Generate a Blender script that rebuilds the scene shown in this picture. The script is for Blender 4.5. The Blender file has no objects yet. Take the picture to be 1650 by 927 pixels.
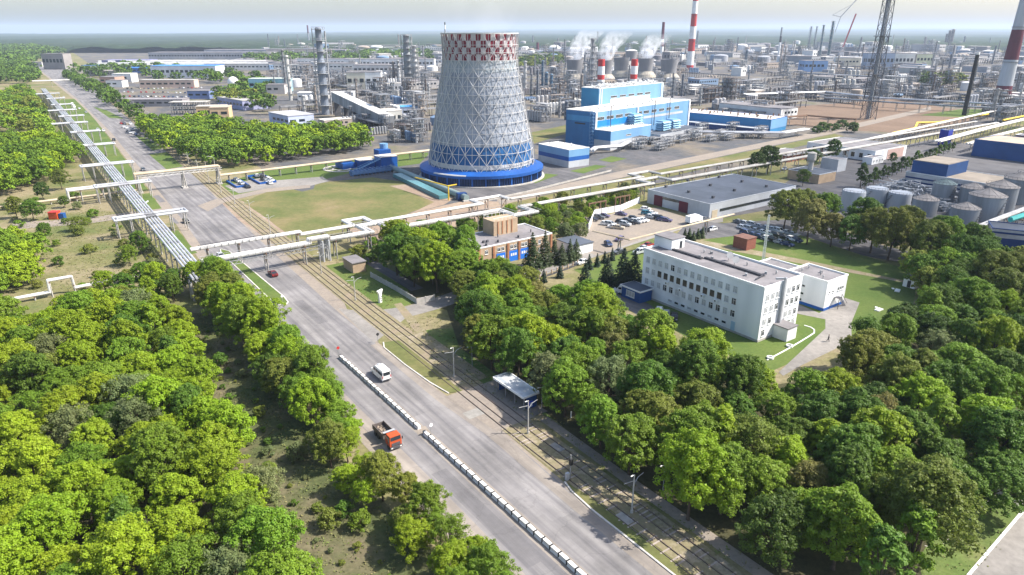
import bpy, math, random
import numpy as np
from mathutils import Vector, Matrix

# ---------------------------------------------------------------- camera, sky, sun, exposure
CAM_H = 66.0
FPX = 1100.0                      # focal length in pixels of the 1650 px wide photograph
PITCH = math.atan((463.5 - 50.0) / FPX)
SC = bpy.context.scene
COL = SC.collection
cd = bpy.data.cameras.new('camera')
cd.sensor_width = 36.0
cd.lens = 36.0 * FPX / 1650.0
cd.clip_start = 1.0
cd.clip_end = 90000.0
cam = bpy.data.objects.new('camera', cd)
COL.objects.link(cam)
cam.location = (0, 0, CAM_H)
cam.rotation_euler = (math.pi / 2 - PITCH, 0, 0)
SC.camera = cam

SUN_EL = math.radians(47.0)
SUN_AZ = math.radians(90.0)       # clockwise from +Y: the sun stands to the right
world = bpy.data.worlds.new('World')
SC.world = world
world.use_nodes = True
wn, wl = world.node_tree.nodes, world.node_tree.links
wn.clear()
w_out = wn.new('ShaderNodeOutputWorld')
w_bg = wn.new('ShaderNodeBackground')
w_sky = wn.new('ShaderNodeTexSky')
w_sky.sky_type = 'NISHITA'
w_sky.sun_disc = False
w_sky.sun_elevation = SUN_EL
w_sky.sun_rotation = SUN_AZ
w_sky.altitude = 60.0
w_sky.air_density = 1.1
w_sky.dust_density = 2.4
w_sky.ozone_density = 1.5
w_bg.inputs['Strength'].default_value = 0.12
wl.new(w_sky.outputs[0], w_bg.inputs['Color'])
wl.new(w_bg.outputs[0], w_out.inputs['Surface'])

sd = bpy.data.lights.new('sun', 'SUN')
sd.energy = 4.4
sd.angle = math.radians(0.53)
sd.color = (1.0, 0.94, 0.85)
sun = bpy.data.objects.new('sun', sd)
COL.objects.link(sun)
sun.location = (300, 0, 400)
sun.rotation_euler = Vector((math.sin(SUN_AZ) * math.cos(SUN_EL), math.cos(SUN_AZ) * math.cos(SUN_EL),
                             math.sin(SUN_EL))).to_track_quat('Z', 'Y').to_euler()
SC.view_settings.view_transform = 'Standard'
SC.view_settings.look = 'None'
SC.view_settings.exposure = 1.08
SC.view_settings.gamma = 1.0
SC.view_settings.use_curve_mapping = False
SC.cycles.volume_bounces = 3
SC.cycles.max_bounces = 6
SC.cycles.transparent_max_bounces = 8
SC.cycles.use_denoising = True

# ---------------------------------------------------------------- the site's grid
SP, CP = math.sin(PITCH), math.cos(PITCH)
GA = math.atan(0.7234)            # the avenue runs 35.9 degrees left of the view
DX, DY = -math.sin(GA), math.cos(GA)     # along the avenue, away from here   (u)
NX, NY = math.cos(GA), math.sin(GA)      # across the avenue, to the right    (w)
RZ = GA


def G(x, y, z=0.0):
    """survey: the point at height z seen at photograph pixel x, y"""
    v = 463.5 - y
    num, den = FPX * CP + v * SP, FPX * SP - v * CP
    Y = (CAM_H - z) * num / den
    return ((x - 825.0) * Y / num, Y, z)


def W(u, w, z=0.0):
    return (DX * u + NX * w, DY * u + NY * w, z)


def UW(x, y, z=0.0):
    X, Y, _ = G(x, y, z)
    return X * DX + Y * DY, X * NX + Y * NY


def UWX(X, Y):
    return X * DX + Y * DY, X * NX + Y * NY


# ---------------------------------------------------------------- materials
def nd(nt, kind, **kw):
    n = nt.nodes.new(kind)
    for k, v in kw.items():
        setattr(n, k, v)
    return n


def mat(name, col, var=0.12, scale=0.6, rough=0.8, metal=0.0, col2=None, scale2=0.06, coords='Object', bump=0.0, tint=False,
        spec=0.3, streak=False):
    """a painted, rolled or poured surface: base colour with two sizes of weathering noise"""
    m = bpy.data.materials.new(name)
    m.use_nodes = True
    nt = m.node_tree
    b = nt.nodes['Principled BSDF']
    b.inputs['Roughness'].default_value = rough
    b.inputs['Metallic'].default_value = metal
    b.inputs['Specular IOR Level'].default_value = spec
    if coords == 'World':
        vec = nd(nt, 'ShaderNodeNewGeometry').outputs['Position']
    else:
        vec = nd(nt, 'ShaderNodeTexCoord').outputs['Object']
    if streak:
        mp = nd(nt, 'ShaderNodeMapping')
        mp.inputs['Scale'].default_value = (1, 1, 0.12)
        nt.links.new(vec, mp.inputs['Vector'])
        vec = mp.outputs[0]
    n1 = nd(nt, 'ShaderNodeTexNoise')
    n1.inputs['Scale'].default_value = scale
    n1.inputs['Detail'].default_value = 6
    n1.inputs['Roughness'].default_value = 0.65
    nt.links.new(vec, n1.inputs['Vector'])
    n2 = nd(nt, 'ShaderNodeTexNoise')
    n2.inputs['Scale'].default_value = scale2
    n2.inputs['Detail'].default_value = 4
    nt.links.new(vec, n2.inputs['Vector'])
    r1 = nd(nt, 'ShaderNodeMapRange')
    r1.inputs[1].default_value, r1.inputs[2].default_value = 0.3, 0.7
    r1.inputs[3].default_value, r1.inputs[4].default_value = 1 - var, 1 + var
    nt.links.new(n1.outputs[0], r1.inputs[0])
    base = nd(nt, 'ShaderNodeMix', data_type='RGBA')
    base.inputs[6].default_value = (*col, 1)
    base.inputs[7].default_value = (*(col2 or [c * 0.82 for c in col]), 1)
    ramp = nd(nt, 'ShaderNodeMapRange')
    ramp.inputs[1].default_value, ramp.inputs[2].default_value = 0.4, 0.62
    nt.links.new(n2.outputs[0], ramp.inputs[0])
    nt.links.new(ramp.outputs[0], base.inputs[0])
    mul = nd(nt, 'ShaderNodeVectorMath', operation='SCALE')
    if tint:
        oi = nd(nt, 'ShaderNodeObjectInfo')
        tm = nd(nt, 'ShaderNodeMix', data_type='RGBA', blend_type='MULTIPLY')
        tm.inputs[0].default_value = 1.0
        nt.links.new(base.outputs[2], tm.inputs[6])
        nt.links.new(oi.outputs['Color'], tm.inputs[7])
        nt.links.new(tm.outputs[2], mul.inputs[0])
    else:
        nt.links.new(base.outputs[2], mul.inputs[0])
    nt.links.new(r1.outputs[0], mul.inputs['Scale'])
    nt.links.new(mul.outputs[0], b.inputs['Base Color'])
    if bump:
        bp = nd(nt, 'ShaderNodeBump')
        bp.inputs['Strength'].default_value = bump
        bp.inputs['Distance'].default_value = 0.3
        nt.links.new(n1.outputs[0], bp.inputs['Height'])
        nt.links.new(bp.outputs[0], b.inputs['Normal'])
    return m


def mat_patchy(name, stops, scale, scale_fine, fine=0.25, rough=0.95, det=6, bump=0.0):
    """open ground: several ground colours mixed by world-space noise, with a fine grain"""
    m = bpy.data.materials.new(name)
    m.use_nodes = True
    nt = m.node_tree
    b = nt.nodes['Principled BSDF']
    b.inputs['Roughness'].default_value = rough
    b.inputs['Specular IOR Level'].default_value = 0.15
    pos = nd(nt, 'ShaderNodeNewGeometry').outputs['Position']
    n1 = nd(nt, 'ShaderNodeTexNoise')
    n1.inputs['Scale'].default_value = scale
    n1.inputs['Detail'].default_value = det
    n1.inputs['Roughness'].default_value = 0.62
    nt.links.new(pos, n1.inputs['Vector'])
    cr = nd(nt, 'ShaderNodeValToRGB')
    e = cr.color_ramp.elements
    for i, (p, c) in enumerate(stops):
        el = e[i] if i < 2 else e.new(p)
        el.position = p
        el.color = (*c, 1)
    nt.links.new(n1.outputs[0], cr.inputs[0])
    n2 = nd(nt, 'ShaderNodeTexNoise')
    n2.inputs['Scale'].default_value = scale_fine
    n2.inputs['Detail'].default_value = 8
    n2.inputs['Roughness'].default_value = 0.75
    nt.links.new(pos, n2.inputs['Vector'])
    r = nd(nt, 'ShaderNodeMapRange')
    r.inputs[1].default_value, r.inputs[2].default_value = 0.3, 0.7
    r.inputs[3].default_value, r.inputs[4].default_value = 1 - fine, 1 + fine
    nt.links.new(n2.outputs[0], r.inputs[0])
    mul = nd(nt, 'ShaderNodeVectorMath', operation='SCALE')
    nt.links.new(cr.outputs[0], mul.inputs[0])
    nt.links.new(r.outputs[0], mul.inputs['Scale'])
    nt.links.new(mul.outputs[0], b.inputs['Base Color'])
    if bump:
        bp = nd(nt, 'ShaderNodeBump')
        bp.inputs['Strength'].default_value = bump
        bp.inputs['Distance'].default_value = 0.4
        nt.links.new(n2.outputs[0], bp.inputs['Height'])
        nt.links.new(bp.outputs[0], b.inputs['Normal'])
    return m


def mat_asphalt(name, col, worn):
    """old asphalt: streaks worn along the driving direction, repair patches, dusty stains"""
    m = bpy.data.materials.new(name)
    m.use_nodes = True
    nt = m.node_tree
    b = nt.nodes['Principled BSDF']
    b.inputs['Roughness'].default_value = 0.9
    b.inputs['Specular IOR Level'].default_value = 0.2
    pos = nd(nt, 'ShaderNodeNewGeometry').outputs['Position']
    mp = nd(nt, 'ShaderNodeMapping', vector_type='POINT')
    mp.inputs['Rotation'].default_value = (0, 0, -GA)
    nt.links.new(pos, mp.inputs['Vector'])
    st = nd(nt, 'ShaderNodeMapping')
    st.inputs['Scale'].default_value = (1.0, 0.03, 1)
    nt.links.new(mp.outputs[0], st.inputs['Vector'])
    n1 = nd(nt, 'ShaderNodeTexNoise')
    n1.inputs['Scale'].default_value = 0.75
    n1.inputs['Detail'].default_value = 5
    nt.links.new(st.outputs[0], n1.inputs['Vector'])
    n2 = nd(nt, 'ShaderNodeTexNoise')
    n2.inputs['Scale'].default_value = 0.09
    n2.inputs['Detail'].default_value = 8
    n2.inputs['Roughness'].default_value = 0.7
    nt.links.new(pos, n2.inputs['Vector'])
    vb = nd(nt, 'ShaderNodeTexVoronoi', distance='CHEBYCHEV')
    vb.inputs['Scale'].default_value = 1.0
    sv = nd(nt, 'ShaderNodeMapping')
    sv.inputs['Scale'].default_value = (0.26, 0.055, 1)
    nt.links.new(mp.outputs[0], sv.inputs['Vector'])
    nt.links.new(sv.outputs[0], vb.inputs['Vector'])
    sep = nd(nt, 'ShaderNodeSeparateColor')
    nt.links.new(vb.outputs['Color'], sep.inputs[0])
    pm = nd(nt, 'ShaderNodeMapRange')
    pm.inputs[1].default_value, pm.inputs[2].default_value = 0.0, 1.0
    pm.inputs[3].default_value, pm.inputs[4].default_value = 0.9, 1.07
    nt.links.new(sep.outputs[0], pm.inputs[0])
    crk = nd(nt, 'ShaderNodeTexVoronoi', feature='DISTANCE_TO_EDGE')
    crk.inputs['Scale'].default_value = 0.14
    wob = nd(nt, 'ShaderNodeTexNoise')
    wob.inputs['Scale'].default_value = 0.5
    wob.inputs['Detail'].default_value = 3
    nt.links.new(pos, wob.inputs['Vector'])
    addv = nd(nt, 'ShaderNodeVectorMath', operation='MULTIPLY_ADD')
    addv.inputs[1].default_value = (3, 3, 3)
    nt.links.new(wob.outputs[1], addv.inputs[0])
    nt.links.new(mp.outputs[0], addv.inputs[2])
    nt.links.new(addv.outputs[0], crk.inputs['Vector'])
    cm = nd(nt, 'ShaderNodeMapRange')
    cm.inputs[1].default_value, cm.inputs[2].default_value = 0.0, 0.018
    cm.inputs[3].default_value, cm.inputs[4].default_value = 0.86, 1.0
    nt.links.new(crk.outputs['Distance'], cm.inputs[0])
    mix = nd(nt, 'ShaderNodeMix', data_type='RGBA')
    mix.inputs[6].default_value = (*col, 1)
    mix.inputs[7].default_value = (*worn, 1)
    sm = nd(nt, 'ShaderNodeMapRange')
    sm.inputs[1].default_value, sm.inputs[2].default_value = 0.33, 0.68
    nt.links.new(n1.outputs[0], sm.inputs[0])
    nt.links.new(sm.outputs[0], mix.inputs[0])
    r2 = nd(nt, 'ShaderNodeMapRange')
    r2.inputs[1].default_value, r2.inputs[2].default_value = 0.3, 0.7
    r2.inputs[3].default_value, r2.inputs[4].default_value = 0.72, 1.25
    nt.links.new(n2.outputs[0], r2.inputs[0])
    m1 = nd(nt, 'ShaderNodeMath', operation='MULTIPLY')
    nt.links.new(r2.outputs[0], m1.inputs[0])
    nt.links.new(pm.outputs[0], m1.inputs[1])
    m2 = nd(nt, 'ShaderNodeMath', operation='MULTIPLY')
    nt.links.new(m1.outputs[0], m2.inputs[0])
    nt.links.new(cm.outputs[0], m2.inputs[1])
    mul = nd(nt, 'ShaderNodeVectorMath', operation='SCALE')
    nt.links.new(mix.outputs[2], mul.inputs[0])
    nt.links.new(m2.outputs[0], mul.inputs['Scale'])
    nt.links.new(mul.outputs[0], b.inputs['Base Color'])
    return m


def mat_leaf(name, var=0.3):
    """leaves: the tree's own colour (object colour) with a leaf-to-leaf variation, part of the light passing through"""
    m = bpy.data.materials.new(name)
    m.use_nodes = True
    nt = m.node_tree
    b = nt.nodes['Principled BSDF']
    b.inputs['Roughness'].default_value = 0.55
    b.inputs['Specular IOR Level'].default_value = 0.25
    oi = nd(nt, 'ShaderNodeObjectInfo')
    tc = nd(nt, 'ShaderNodeTexCoord')
    n = nd(nt, 'ShaderNodeTexNoise')
    n.inputs['Scale'].default_value = 0.9
    n.inputs['Detail'].default_value = 4
    n.inputs['Roughness'].default_value = 0.7
    nt.links.new(tc.outputs['Object'], n.inputs['Vector'])
    r = nd(nt, 'ShaderNodeMapRange')
    r.inputs[1].default_value, r.inputs[2].default_value = 0.3, 0.7
    r.inputs[3].default_value, r.inputs[4].default_value = 1 - var, 1 + var
    nt.links.new(n.outputs[0], r.inputs[0])
    hs = nd(nt, 'ShaderNodeHueSaturation')
    hr = nd(nt, 'ShaderNodeMapRange')
    hr.inputs[3].default_value, hr.inputs[4].default_value = 0.485, 0.515
    nt.links.new(n.outputs[0], hr.inputs[0])
    nt.links.new(hr.outputs[0], hs.inputs['Hue'])
    nt.links.new(r.outputs[0], hs.inputs['Value'])
    nt.links.new(oi.outputs['Color'], hs.inputs['Color'])
    nt.links.new(hs.outputs[0], b.inputs['Base Color'])
    tr = nd(nt, 'ShaderNodeBsdfTranslucent')
    nt.links.new(hs.outputs[0], tr.inputs['Color'])
    mx = nd(nt, 'ShaderNodeMixShader')
    mx.inputs[0].default_value = 0.36
    nt.links.new(b.outputs[0], mx.inputs[1])
    nt.links.new(tr.outputs[0], mx.inputs[2])
    nt.links.new(mx.outputs[0], nt.nodes['Material Output'].inputs['Surface'])
    return m


M = {}
M['asphalt'] = mat_asphalt('old_asphalt', (0.135, 0.129, 0.134), (0.245, 0.232, 0.226))
M['asphalt_dark'] = mat_asphalt('yard_asphalt', (0.085, 0.083, 0.09), (0.14, 0.135, 0.135))
M['asphalt_patch'] = mat_asphalt('patch_asphalt', (0.125, 0.12, 0.125), (0.185, 0.176, 0.176))
M['dusty'] = mat_asphalt('dusty_asphalt', (0.20, 0.178, 0.16), (0.28, 0.245, 0.21))
M['shoulder'] = mat_patchy('sandy_shoulder', [(0.35, (0.27, 0.228, 0.185)), (0.6, (0.225, 0.195, 0.168)), (0.72, (0.30, 0.258, 0.21))], 0.12, 1.2, 0.18)
M['dirt'] = mat_patchy('trodden_dirt', [(0.35, (0.25, 0.20, 0.145)), (0.52, (0.20, 0.175, 0.10)), (0.68, (0.30, 0.25, 0.19))], 0.2, 1.6, 0.25)
M['ground'] = mat_patchy('dry_meadow', [(0.32, (0.09, 0.12, 0.036)), (0.46, (0.15, 0.145, 0.06)), (0.58, (0.235, 0.195, 0.12)), (0.7, (0.13, 0.135, 0.055))], 0.035, 0.9, 0.35)
M['grass'] = mat_patchy('verge_grass', [(0.35, (0.075, 0.125, 0.03)), (0.55, (0.11, 0.145, 0.042)), (0.7, (0.18, 0.175, 0.075))], 0.09, 1.5, 0.3)
M['lawn'] = mat_patchy('mown_lawn', [(0.35, (0.07, 0.115, 0.026)), (0.6, (0.105, 0.14, 0.036)), (0.75, (0.15, 0.155, 0.06))], 0.06, 1.5, 0.25)
M['field'] = mat_patchy('mown_field', [(0.32, (0.088, 0.112, 0.034)), (0.48, (0.13, 0.132, 0.05)), (0.6, (0.175, 0.150, 0.068)), (0.7, (0.205, 0.165, 0.09))], 0.05, 0.6, 0.22)
M['soil'] = mat_patchy('bare_soil', [(0.35, (0.24, 0.175, 0.13)), (0.6, (0.29, 0.225, 0.17)), (0.72, (0.19, 0.165, 0.085))], 0.08, 0.8, 0.22)
M['brown_earth'] = mat_patchy('ploughed_earth', [(0.35, (0.15, 0.105, 0.075)), (0.65, (0.20, 0.14, 0.10))], 0.03, 0.4, 0.2)
M['yard'] = mat_patchy('works_yard', [(0.3, (0.13, 0.12, 0.12)), (0.45, (0.085, 0.088, 0.095)), (0.58, (0.17, 0.145, 0.115)), (0.68, (0.10, 0.11, 0.06))], 0.02, 0.25, 0.3)
M['clearing'] = mat_patchy('shade_toned_weeds', [(0.3, (0.055, 0.08, 0.028)), (0.48, (0.085, 0.092, 0.04)), (0.62, (0.14, 0.118, 0.072)), (0.72, (0.07, 0.09, 0.032))], 0.09, 1.1, 0.4)  # weedy ground, darkened to hold the tree strip's shadow in its colour
M['forest_floor'] = mat_patchy('forest_floor', [(0.35, (0.05, 0.05, 0.025)), (0.6, (0.075, 0.07, 0.035))], 0.2, 1.5, 0.3)
M['hill'] = mat_patchy('distant_woods_and_fields', [(0.3, (0.028, 0.045, 0.026)), (0.52, (0.032, 0.05, 0.028)), (0.64, (0.08, 0.085, 0.05)), (0.7, (0.03, 0.05, 0.028))], 0.0011, 0.02, 0.3, det=4)
M['concrete'] = mat('concrete', (0.42, 0.40, 0.37), 0.15, 1.2, 0.9, col2=(0.34, 0.32, 0.29), scale2=0.25)
M['kerb'] = mat('kerb_stone', (0.52, 0.49, 0.45), 0.2, 0.9, 0.9)
M['kerb_worn'] = mat('worn_slab', (0.30, 0.285, 0.26), 0.2, 0.9, 0.9)
M['paving'] = mat('paving_slabs', (0.25, 0.232, 0.212), 0.2, 0.7, 0.9, coords='World', col2=(0.195, 0.182, 0.168))
M['white'] = mat('white_paint', (0.78, 0.78, 0.77), 0.06, 0.6, 0.6, col2=(0.68, 0.68, 0.66), scale2=0.3)
M['white_wall'] = mat('white_rendered_wall', (0.80, 0.80, 0.81), 0.07, 0.8, 0.85, col2=(0.62, 0.63, 0.64), scale2=0.2, streak=True)
M['grey_panel'] = mat('grey_panel', (0.45, 0.47, 0.50), 0.07, 0.5, 0.6, scale2=0.1)
M['roof_felt'] = mat('roof_felt', (0.215, 0.20, 0.205), 0.16, 0.5, 0.9, col2=(0.165, 0.155, 0.16), scale2=0.13)
M['roof_blue_felt'] = mat('blue_grey_roof_felt', (0.085, 0.10, 0.13), 0.12, 0.35, 0.85, col2=(0.065, 0.078, 0.10), scale2=0.08)
M['roof_light'] = mat('light_roof', (0.62, 0.58, 0.53), 0.1, 0.4, 0.8, scale2=0.1)
M['roof_tan'] = mat('tan_roof', (0.42, 0.35, 0.27), 0.12, 0.4, 0.9, scale2=0.12)
M['glass'] = mat('window_glass', (0.02, 0.028, 0.035), 0.3, 0.5, 0.12, spec=0.6)
M['blind'] = mat('window_blind', (0.42, 0.43, 0.44), 0.3, 0.7, 0.4)
M['frame'] = mat('window_frame', (0.70, 0.70, 0.69), 0.05, 1.0, 0.6)
M['blue'] = mat('strong_blue_paint', (0.010, 0.09, 0.35), 0.12, 0.4, 0.5, col2=(0.010, 0.07, 0.27))
M['blue_dark'] = mat('dark_blue_paint', (0.012, 0.045, 0.16), 0.12, 0.5, 0.5)
M['blue_light'] = mat('light_blue_panel', (0.155, 0.31, 0.505), 0.07, 0.25, 0.55, col2=(0.135, 0.275, 0.455), streak=True)
M['teal'] = mat('teal_paint', (0.03, 0.20, 0.24), 0.15, 0.3, 0.5)
M['navy_panel'] = mat('navy_panel', (0.015, 0.075, 0.24), 0.1, 0.3, 0.5)
M['brick'] = mat('red_brick', (0.23, 0.085, 0.06), 0.2, 2.0, 0.9)
M['brick_buff'] = mat('buff_brick', (0.42, 0.31, 0.21), 0.12, 1.2, 0.9, scale2=0.3)
M['brick_orange'] = mat('orange_brick', (0.36, 0.17, 0.09), 0.15, 1.2, 0.9)
M['steel'] = mat('grey_steel', (0.34, 0.35, 0.36), 0.18, 0.6, 0.55, 0.3, col2=(0.24, 0.23, 0.23), scale2=0.2)
M['steel_dark'] = mat('dark_steel', (0.085, 0.085, 0.095), 0.25, 0.6, 0.6, 0.2)
M['rust'] = mat('rusty_steel', (0.16, 0.095, 0.06), 0.3, 0.6, 0.9)
M['galv'] = mat('galvanised_cladding', (0.50, 0.51, 0.53), 0.14, 0.4, 0.42, 0.25, col2=(0.40, 0.40, 0.42), scale2=0.15)
M['pipe_white'] = mat('pale_pipe_cladding', (0.62, 0.605, 0.58), 0.14, 0.4, 0.5, 0.1, col2=(0.47, 0.45, 0.42), scale2=0.12)
M['pipe_tan'] = mat('tan_pipe_cladding', (0.50, 0.42, 0.30), 0.15, 0.4, 0.6, 0.0, col2=(0.38, 0.31, 0.22))
M['yellow'] = mat('yellow_gas_pipe', (0.72, 0.50, 0.04), 0.1, 0.4, 0.5)
M['red'] = mat('red_paint', (0.46, 0.035, 0.03), 0.1, 0.4, 0.6)
M['maroon'] = mat('maroon_paint', (0.11, 0.014, 0.03), 0.12, 0.4, 0.6)
M['orange'] = mat('orange_paint', (0.46, 0.075, 0.02), 0.1, 0.6, 0.45)
M['tower_shell'] = mat('pale_tower_cladding', (0.30, 0.33, 0.385), 0.13, 0.3, 0.55, 0.1, col2=(0.23, 0.26, 0.315), scale2=0.09, streak=True)
M['tower_grey'] = mat('weathered_tower_cladding', (0.30, 0.35, 0.39), 0.15, 0.2, 0.6, 0.0, col2=(0.37, 0.41, 0.46), scale2=0.08)
M['pipe_grey'] = mat('weathered_pipe_cladding', (0.42, 0.41, 0.39), 0.18, 0.4, 0.55, 0.1, col2=(0.31, 0.295, 0.27), scale2=0.12)
M['works_pipe'] = mat('dull_works_pipe', (0.30, 0.30, 0.31), 0.25, 0.3, 0.55, 0.1, col2=(0.20, 0.19, 0.19), scale2=0.08)
M['lattice'] = mat('white_lattice_steel', (0.52, 0.515, 0.52), 0.1, 0.4, 0.55)
M['tank_grey'] = mat('tank_grey', (0.40, 0.43, 0.47), 0.1, 0.3, 0.55, 0.1, col2=(0.33, 0.35, 0.38), scale2=0.12, streak=True)
M['tank_dull'] = mat('stained_tank', (0.27, 0.29, 0.315), 0.2, 0.4, 0.7, 0.1, col2=(0.19, 0.20, 0.215), scale2=0.15, streak=True)
M['bark'] = mat('bark', (0.085, 0.062, 0.045), 0.3, 2.0, 0.95)
M['rail'] = mat('worn_rail', (0.17, 0.13, 0.11), 0.2, 0.8, 0.5, 0.4)
M['rubber'] = mat('tyre_rubber', (0.02, 0.02, 0.02), 0.2, 2.0, 0.9)
M['paint'] = mat('car_paint', (1, 1, 1), 0.03, 0.6, 0.28, 0.1, col2=(0.96, 0.96, 0.96), tint=True, spec=0.5)
M['lamp'] = mat('lamp_glass', (0.75, 0.75, 0.70), 0.05, 1, 0.2)
M['black'] = mat('black_paint', (0.03, 0.03, 0.03), 0.2, 1, 0.7)
M['skin'] = mat('skin', (0.45, 0.27, 0.19), 0.05, 3, 0.6)
M['cloth_dark'] = mat('dark_clothing', (0.03, 0.03, 0.04), 0.15, 3, 0.9)
M['tint_wall'] = mat('tinted_wall', (1, 1, 1), 0.1, 0.15, 0.8, col2=(0.85, 0.85, 0.86), scale2=0.05, tint=True)
M['tint_steel'] = mat('tinted_steel', (1, 1, 1), 0.2, 0.15, 0.55, 0.15, col2=(0.72, 0.7, 0.7), scale2=0.06, tint=True)
M['leaf'] = mat_leaf('leaves')
M['needle'] = mat_leaf('needles', 0.25)


# ---------------------------------------------------------------- mesh collecting
class MB:
    def __init__(s):
        s.v, s.f, s.m = [], [], []

    def add(s, vs, fs, m=0):
        o = len(s.v)
        s.v += [tuple(p) for p in vs]
        s.f += [tuple(i + o for i in f) for f in fs]
        s.m += [m] * len(fs)

    def box(s, x, y, z, sx, sy, sz, rz=0.0, m=0):
        """centred on x, y; standing on z"""
        c, n = math.cos(rz), math.sin(rz)
        vs = []
        for dz in (0, sz):
            for a, b in ((-1, -1), (1, -1), (1, 1), (-1, 1)):
                dx, dy = a * sx / 2, b * sy / 2
                vs.append((x + dx * c - dy * n, y + dx * n + dy * c, z + dz))
        s.add(vs, [(0, 3, 2, 1), (4, 5, 6, 7), (0, 1, 5, 4), (1, 2, 6, 5), (2, 3, 7, 6), (3, 0, 4, 7)], m)

    def bar(s, a, b, t, m=0, t2=None):
        """square bar between two points"""
        a, b = Vector(a), Vector(b)
        d = b - a
        if d.length < 1e-6:
            return
        d.normalize()
        up = Vector((0, 0, 1)) if abs(d.z) < 0.95 else Vector((1, 0, 0))
        e = d.cross(up).normalized() * t / 2
        g = e.cross(d).normalized() * (t2 or t) / 2
        vs = []
        for p in (a, b):
            vs += [p - e - g, p + e - g, p + e + g, p - e + g]
        s.add(vs, [(0, 3, 2, 1), (4, 5, 6, 7), (0, 1, 5, 4), (1, 2, 6, 5), (2, 3, 7, 6), (3, 0, 4, 7)], m)

    def cyl(s, a, b, r0, r1=None, n=10, m=0, caps=True, m2=None):
        a, b = Vector(a), Vector(b)
        r1 = r0 if r1 is None else r1
        d = (b - a).normalized()
        up = Vector((0, 0, 1)) if abs(d.z) < 0.95 else Vector((1, 0, 0))
        e = d.cross(up).normalized()
        g = d.cross(e).normalized()
        vs = []
        for p, r in ((a, r0), (b, r1)):
            for i in range(n):
                t = 2 * math.pi * i / n
                vs.append(p + e * (r * math.cos(t)) + g * (r * math.sin(t)))
        s.add(vs, [(i, n + i, n + (i + 1) % n, (i + 1) % n) for i in range(n)], m)
        if caps:
            o = len(s.v) - 2 * n
            s.f.append(tuple(o + i for i in range(n)))
            s.f.append(tuple(o + n + i for i in range(n - 1, -1, -1)))
            s.m += [m if m2 is None else m2] * 2

    def tube(s, pts, r, n=8, m=0):
        for i in range(len(pts) - 1):
            s.cyl(pts[i], pts[i + 1], r, r, n, m)
        for p in pts[1:-1]:
            s.ball(p, r * 1.02, n, m)

    def ball(s, c, r, n=8, m=0, k=4, zs=1.0):
        vs, fs = [], []
        for j in range(k + 1):
            ph = -math.pi / 2 + math.pi * j / k
            for i in range(n):
                t = 2 * math.pi * i / n
                vs.append((c[0] + r * math.cos(ph) * math.cos(t), c[1] + r * math.cos(ph) * math.sin(t), c[2] + r * zs * math.sin(ph)))
        for j in range(k):
            for i in range(n):
                fs.append((j * n + i, j * n + (i + 1) % n, (j + 1) * n + (i + 1) % n, (j + 1) * n + i))
        s.add(vs, fs, m)

    def lathe(s, prof, n=24, m=0, c=(0, 0), mats=None, a0=0.0):
        """prof: list of (radius, z); mats(row, column) may pick a slot"""
        o = len(s.v)
        for r, z in prof:
            for i in range(n):
                t = a0 + 2 * math.pi * i / n
                s.v.append((c[0] + r * math.cos(t), c[1] + r * math.sin(t), z))
        for j in range(len(prof) - 1):
            for i in range(n):
                s.f.append((o + j * n + i, o + j * n + (i + 1) % n, o + (j + 1) * n + (i + 1) % n, o + (j + 1) * n + i))
                s.m.append(mats(j, i) if mats else m)

    def prism(s, poly, z0, z1, m=0, mt=None):
        n = len(poly)
        vs = [(p[0], p[1], z0) for p in poly] + [(p[0], p[1], z1) for p in poly]
        fs = [(i, (i + 1) % n, n + (i + 1) % n, n + i) for i in range(n)]
        s.add(vs, fs, m)
        o = len(s.v) - 2 * n
        s.f.append(tuple(o + n + i for i in range(n)))
        s.m.append(m if mt is None else mt)

    def extr(s, prof, y0, y1, m=0, y0t=None, y1t=None, zt=None):
        """side profile in x, z pushed across y (optionally narrower above height zt)"""
        n = len(prof)
        vs = []
        for yy, yt in ((y0, y0t), (y1, y1t)):
            for x, z in prof:
                vs.append((x, yt if (yt is not None and z >= zt) else yy, z))
        s.add(vs, [(i, n + i, n + (i + 1) % n, (i + 1) % n) for i in range(n)] + [tuple(range(n)), tuple(range(2 * n - 1, n - 1, -1))], m)

    def mesh(s, name, mats):
        me = bpy.data.meshes.new(name)
        me.from_pydata(s.v, [], s.f)
        for mm in mats:
            me.materials.append(mm)
        if len(mats) > 1:
            me.polygons.foreach_set('material_index', s.m)
        me.update()
        return me

    def obj(s, name, mats, parent=None, loc=(0, 0, 0), rz=0.0, smooth=False):
        if not isinstance(mats, (list, tuple)):
            mats = [mats]
        me = s.mesh(name, mats)
        if smooth:
            me.polygons.foreach_set('use_smooth', [True] * len(me.polygons))
            try:
                me.set_sharp_from_angle(angle=math.radians(40))
            except Exception:
                pass
        return link(name, me, parent, loc, rz)


def link(name, me, parent=None, loc=(0, 0, 0), rz=0.0):
    o = bpy.data.objects.new(name, me)
    COL.objects.link(o)
    o.location = loc
    o.rotation_euler = (0, 0, rz)
    if parent:
        o.parent = parent
    return o


def tag(o, label, cat, group=None, kind=None):
    o['label'] = label
    o['category'] = cat
    if group:
        o['group'] = group
    if kind:
        o['kind'] = kind
    return o


def thing(name, label, cat, loc=(0, 0, 0), rz=0.0, group=None):
    return tag(link(name, None, None, loc, rz), label, cat, group)


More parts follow.
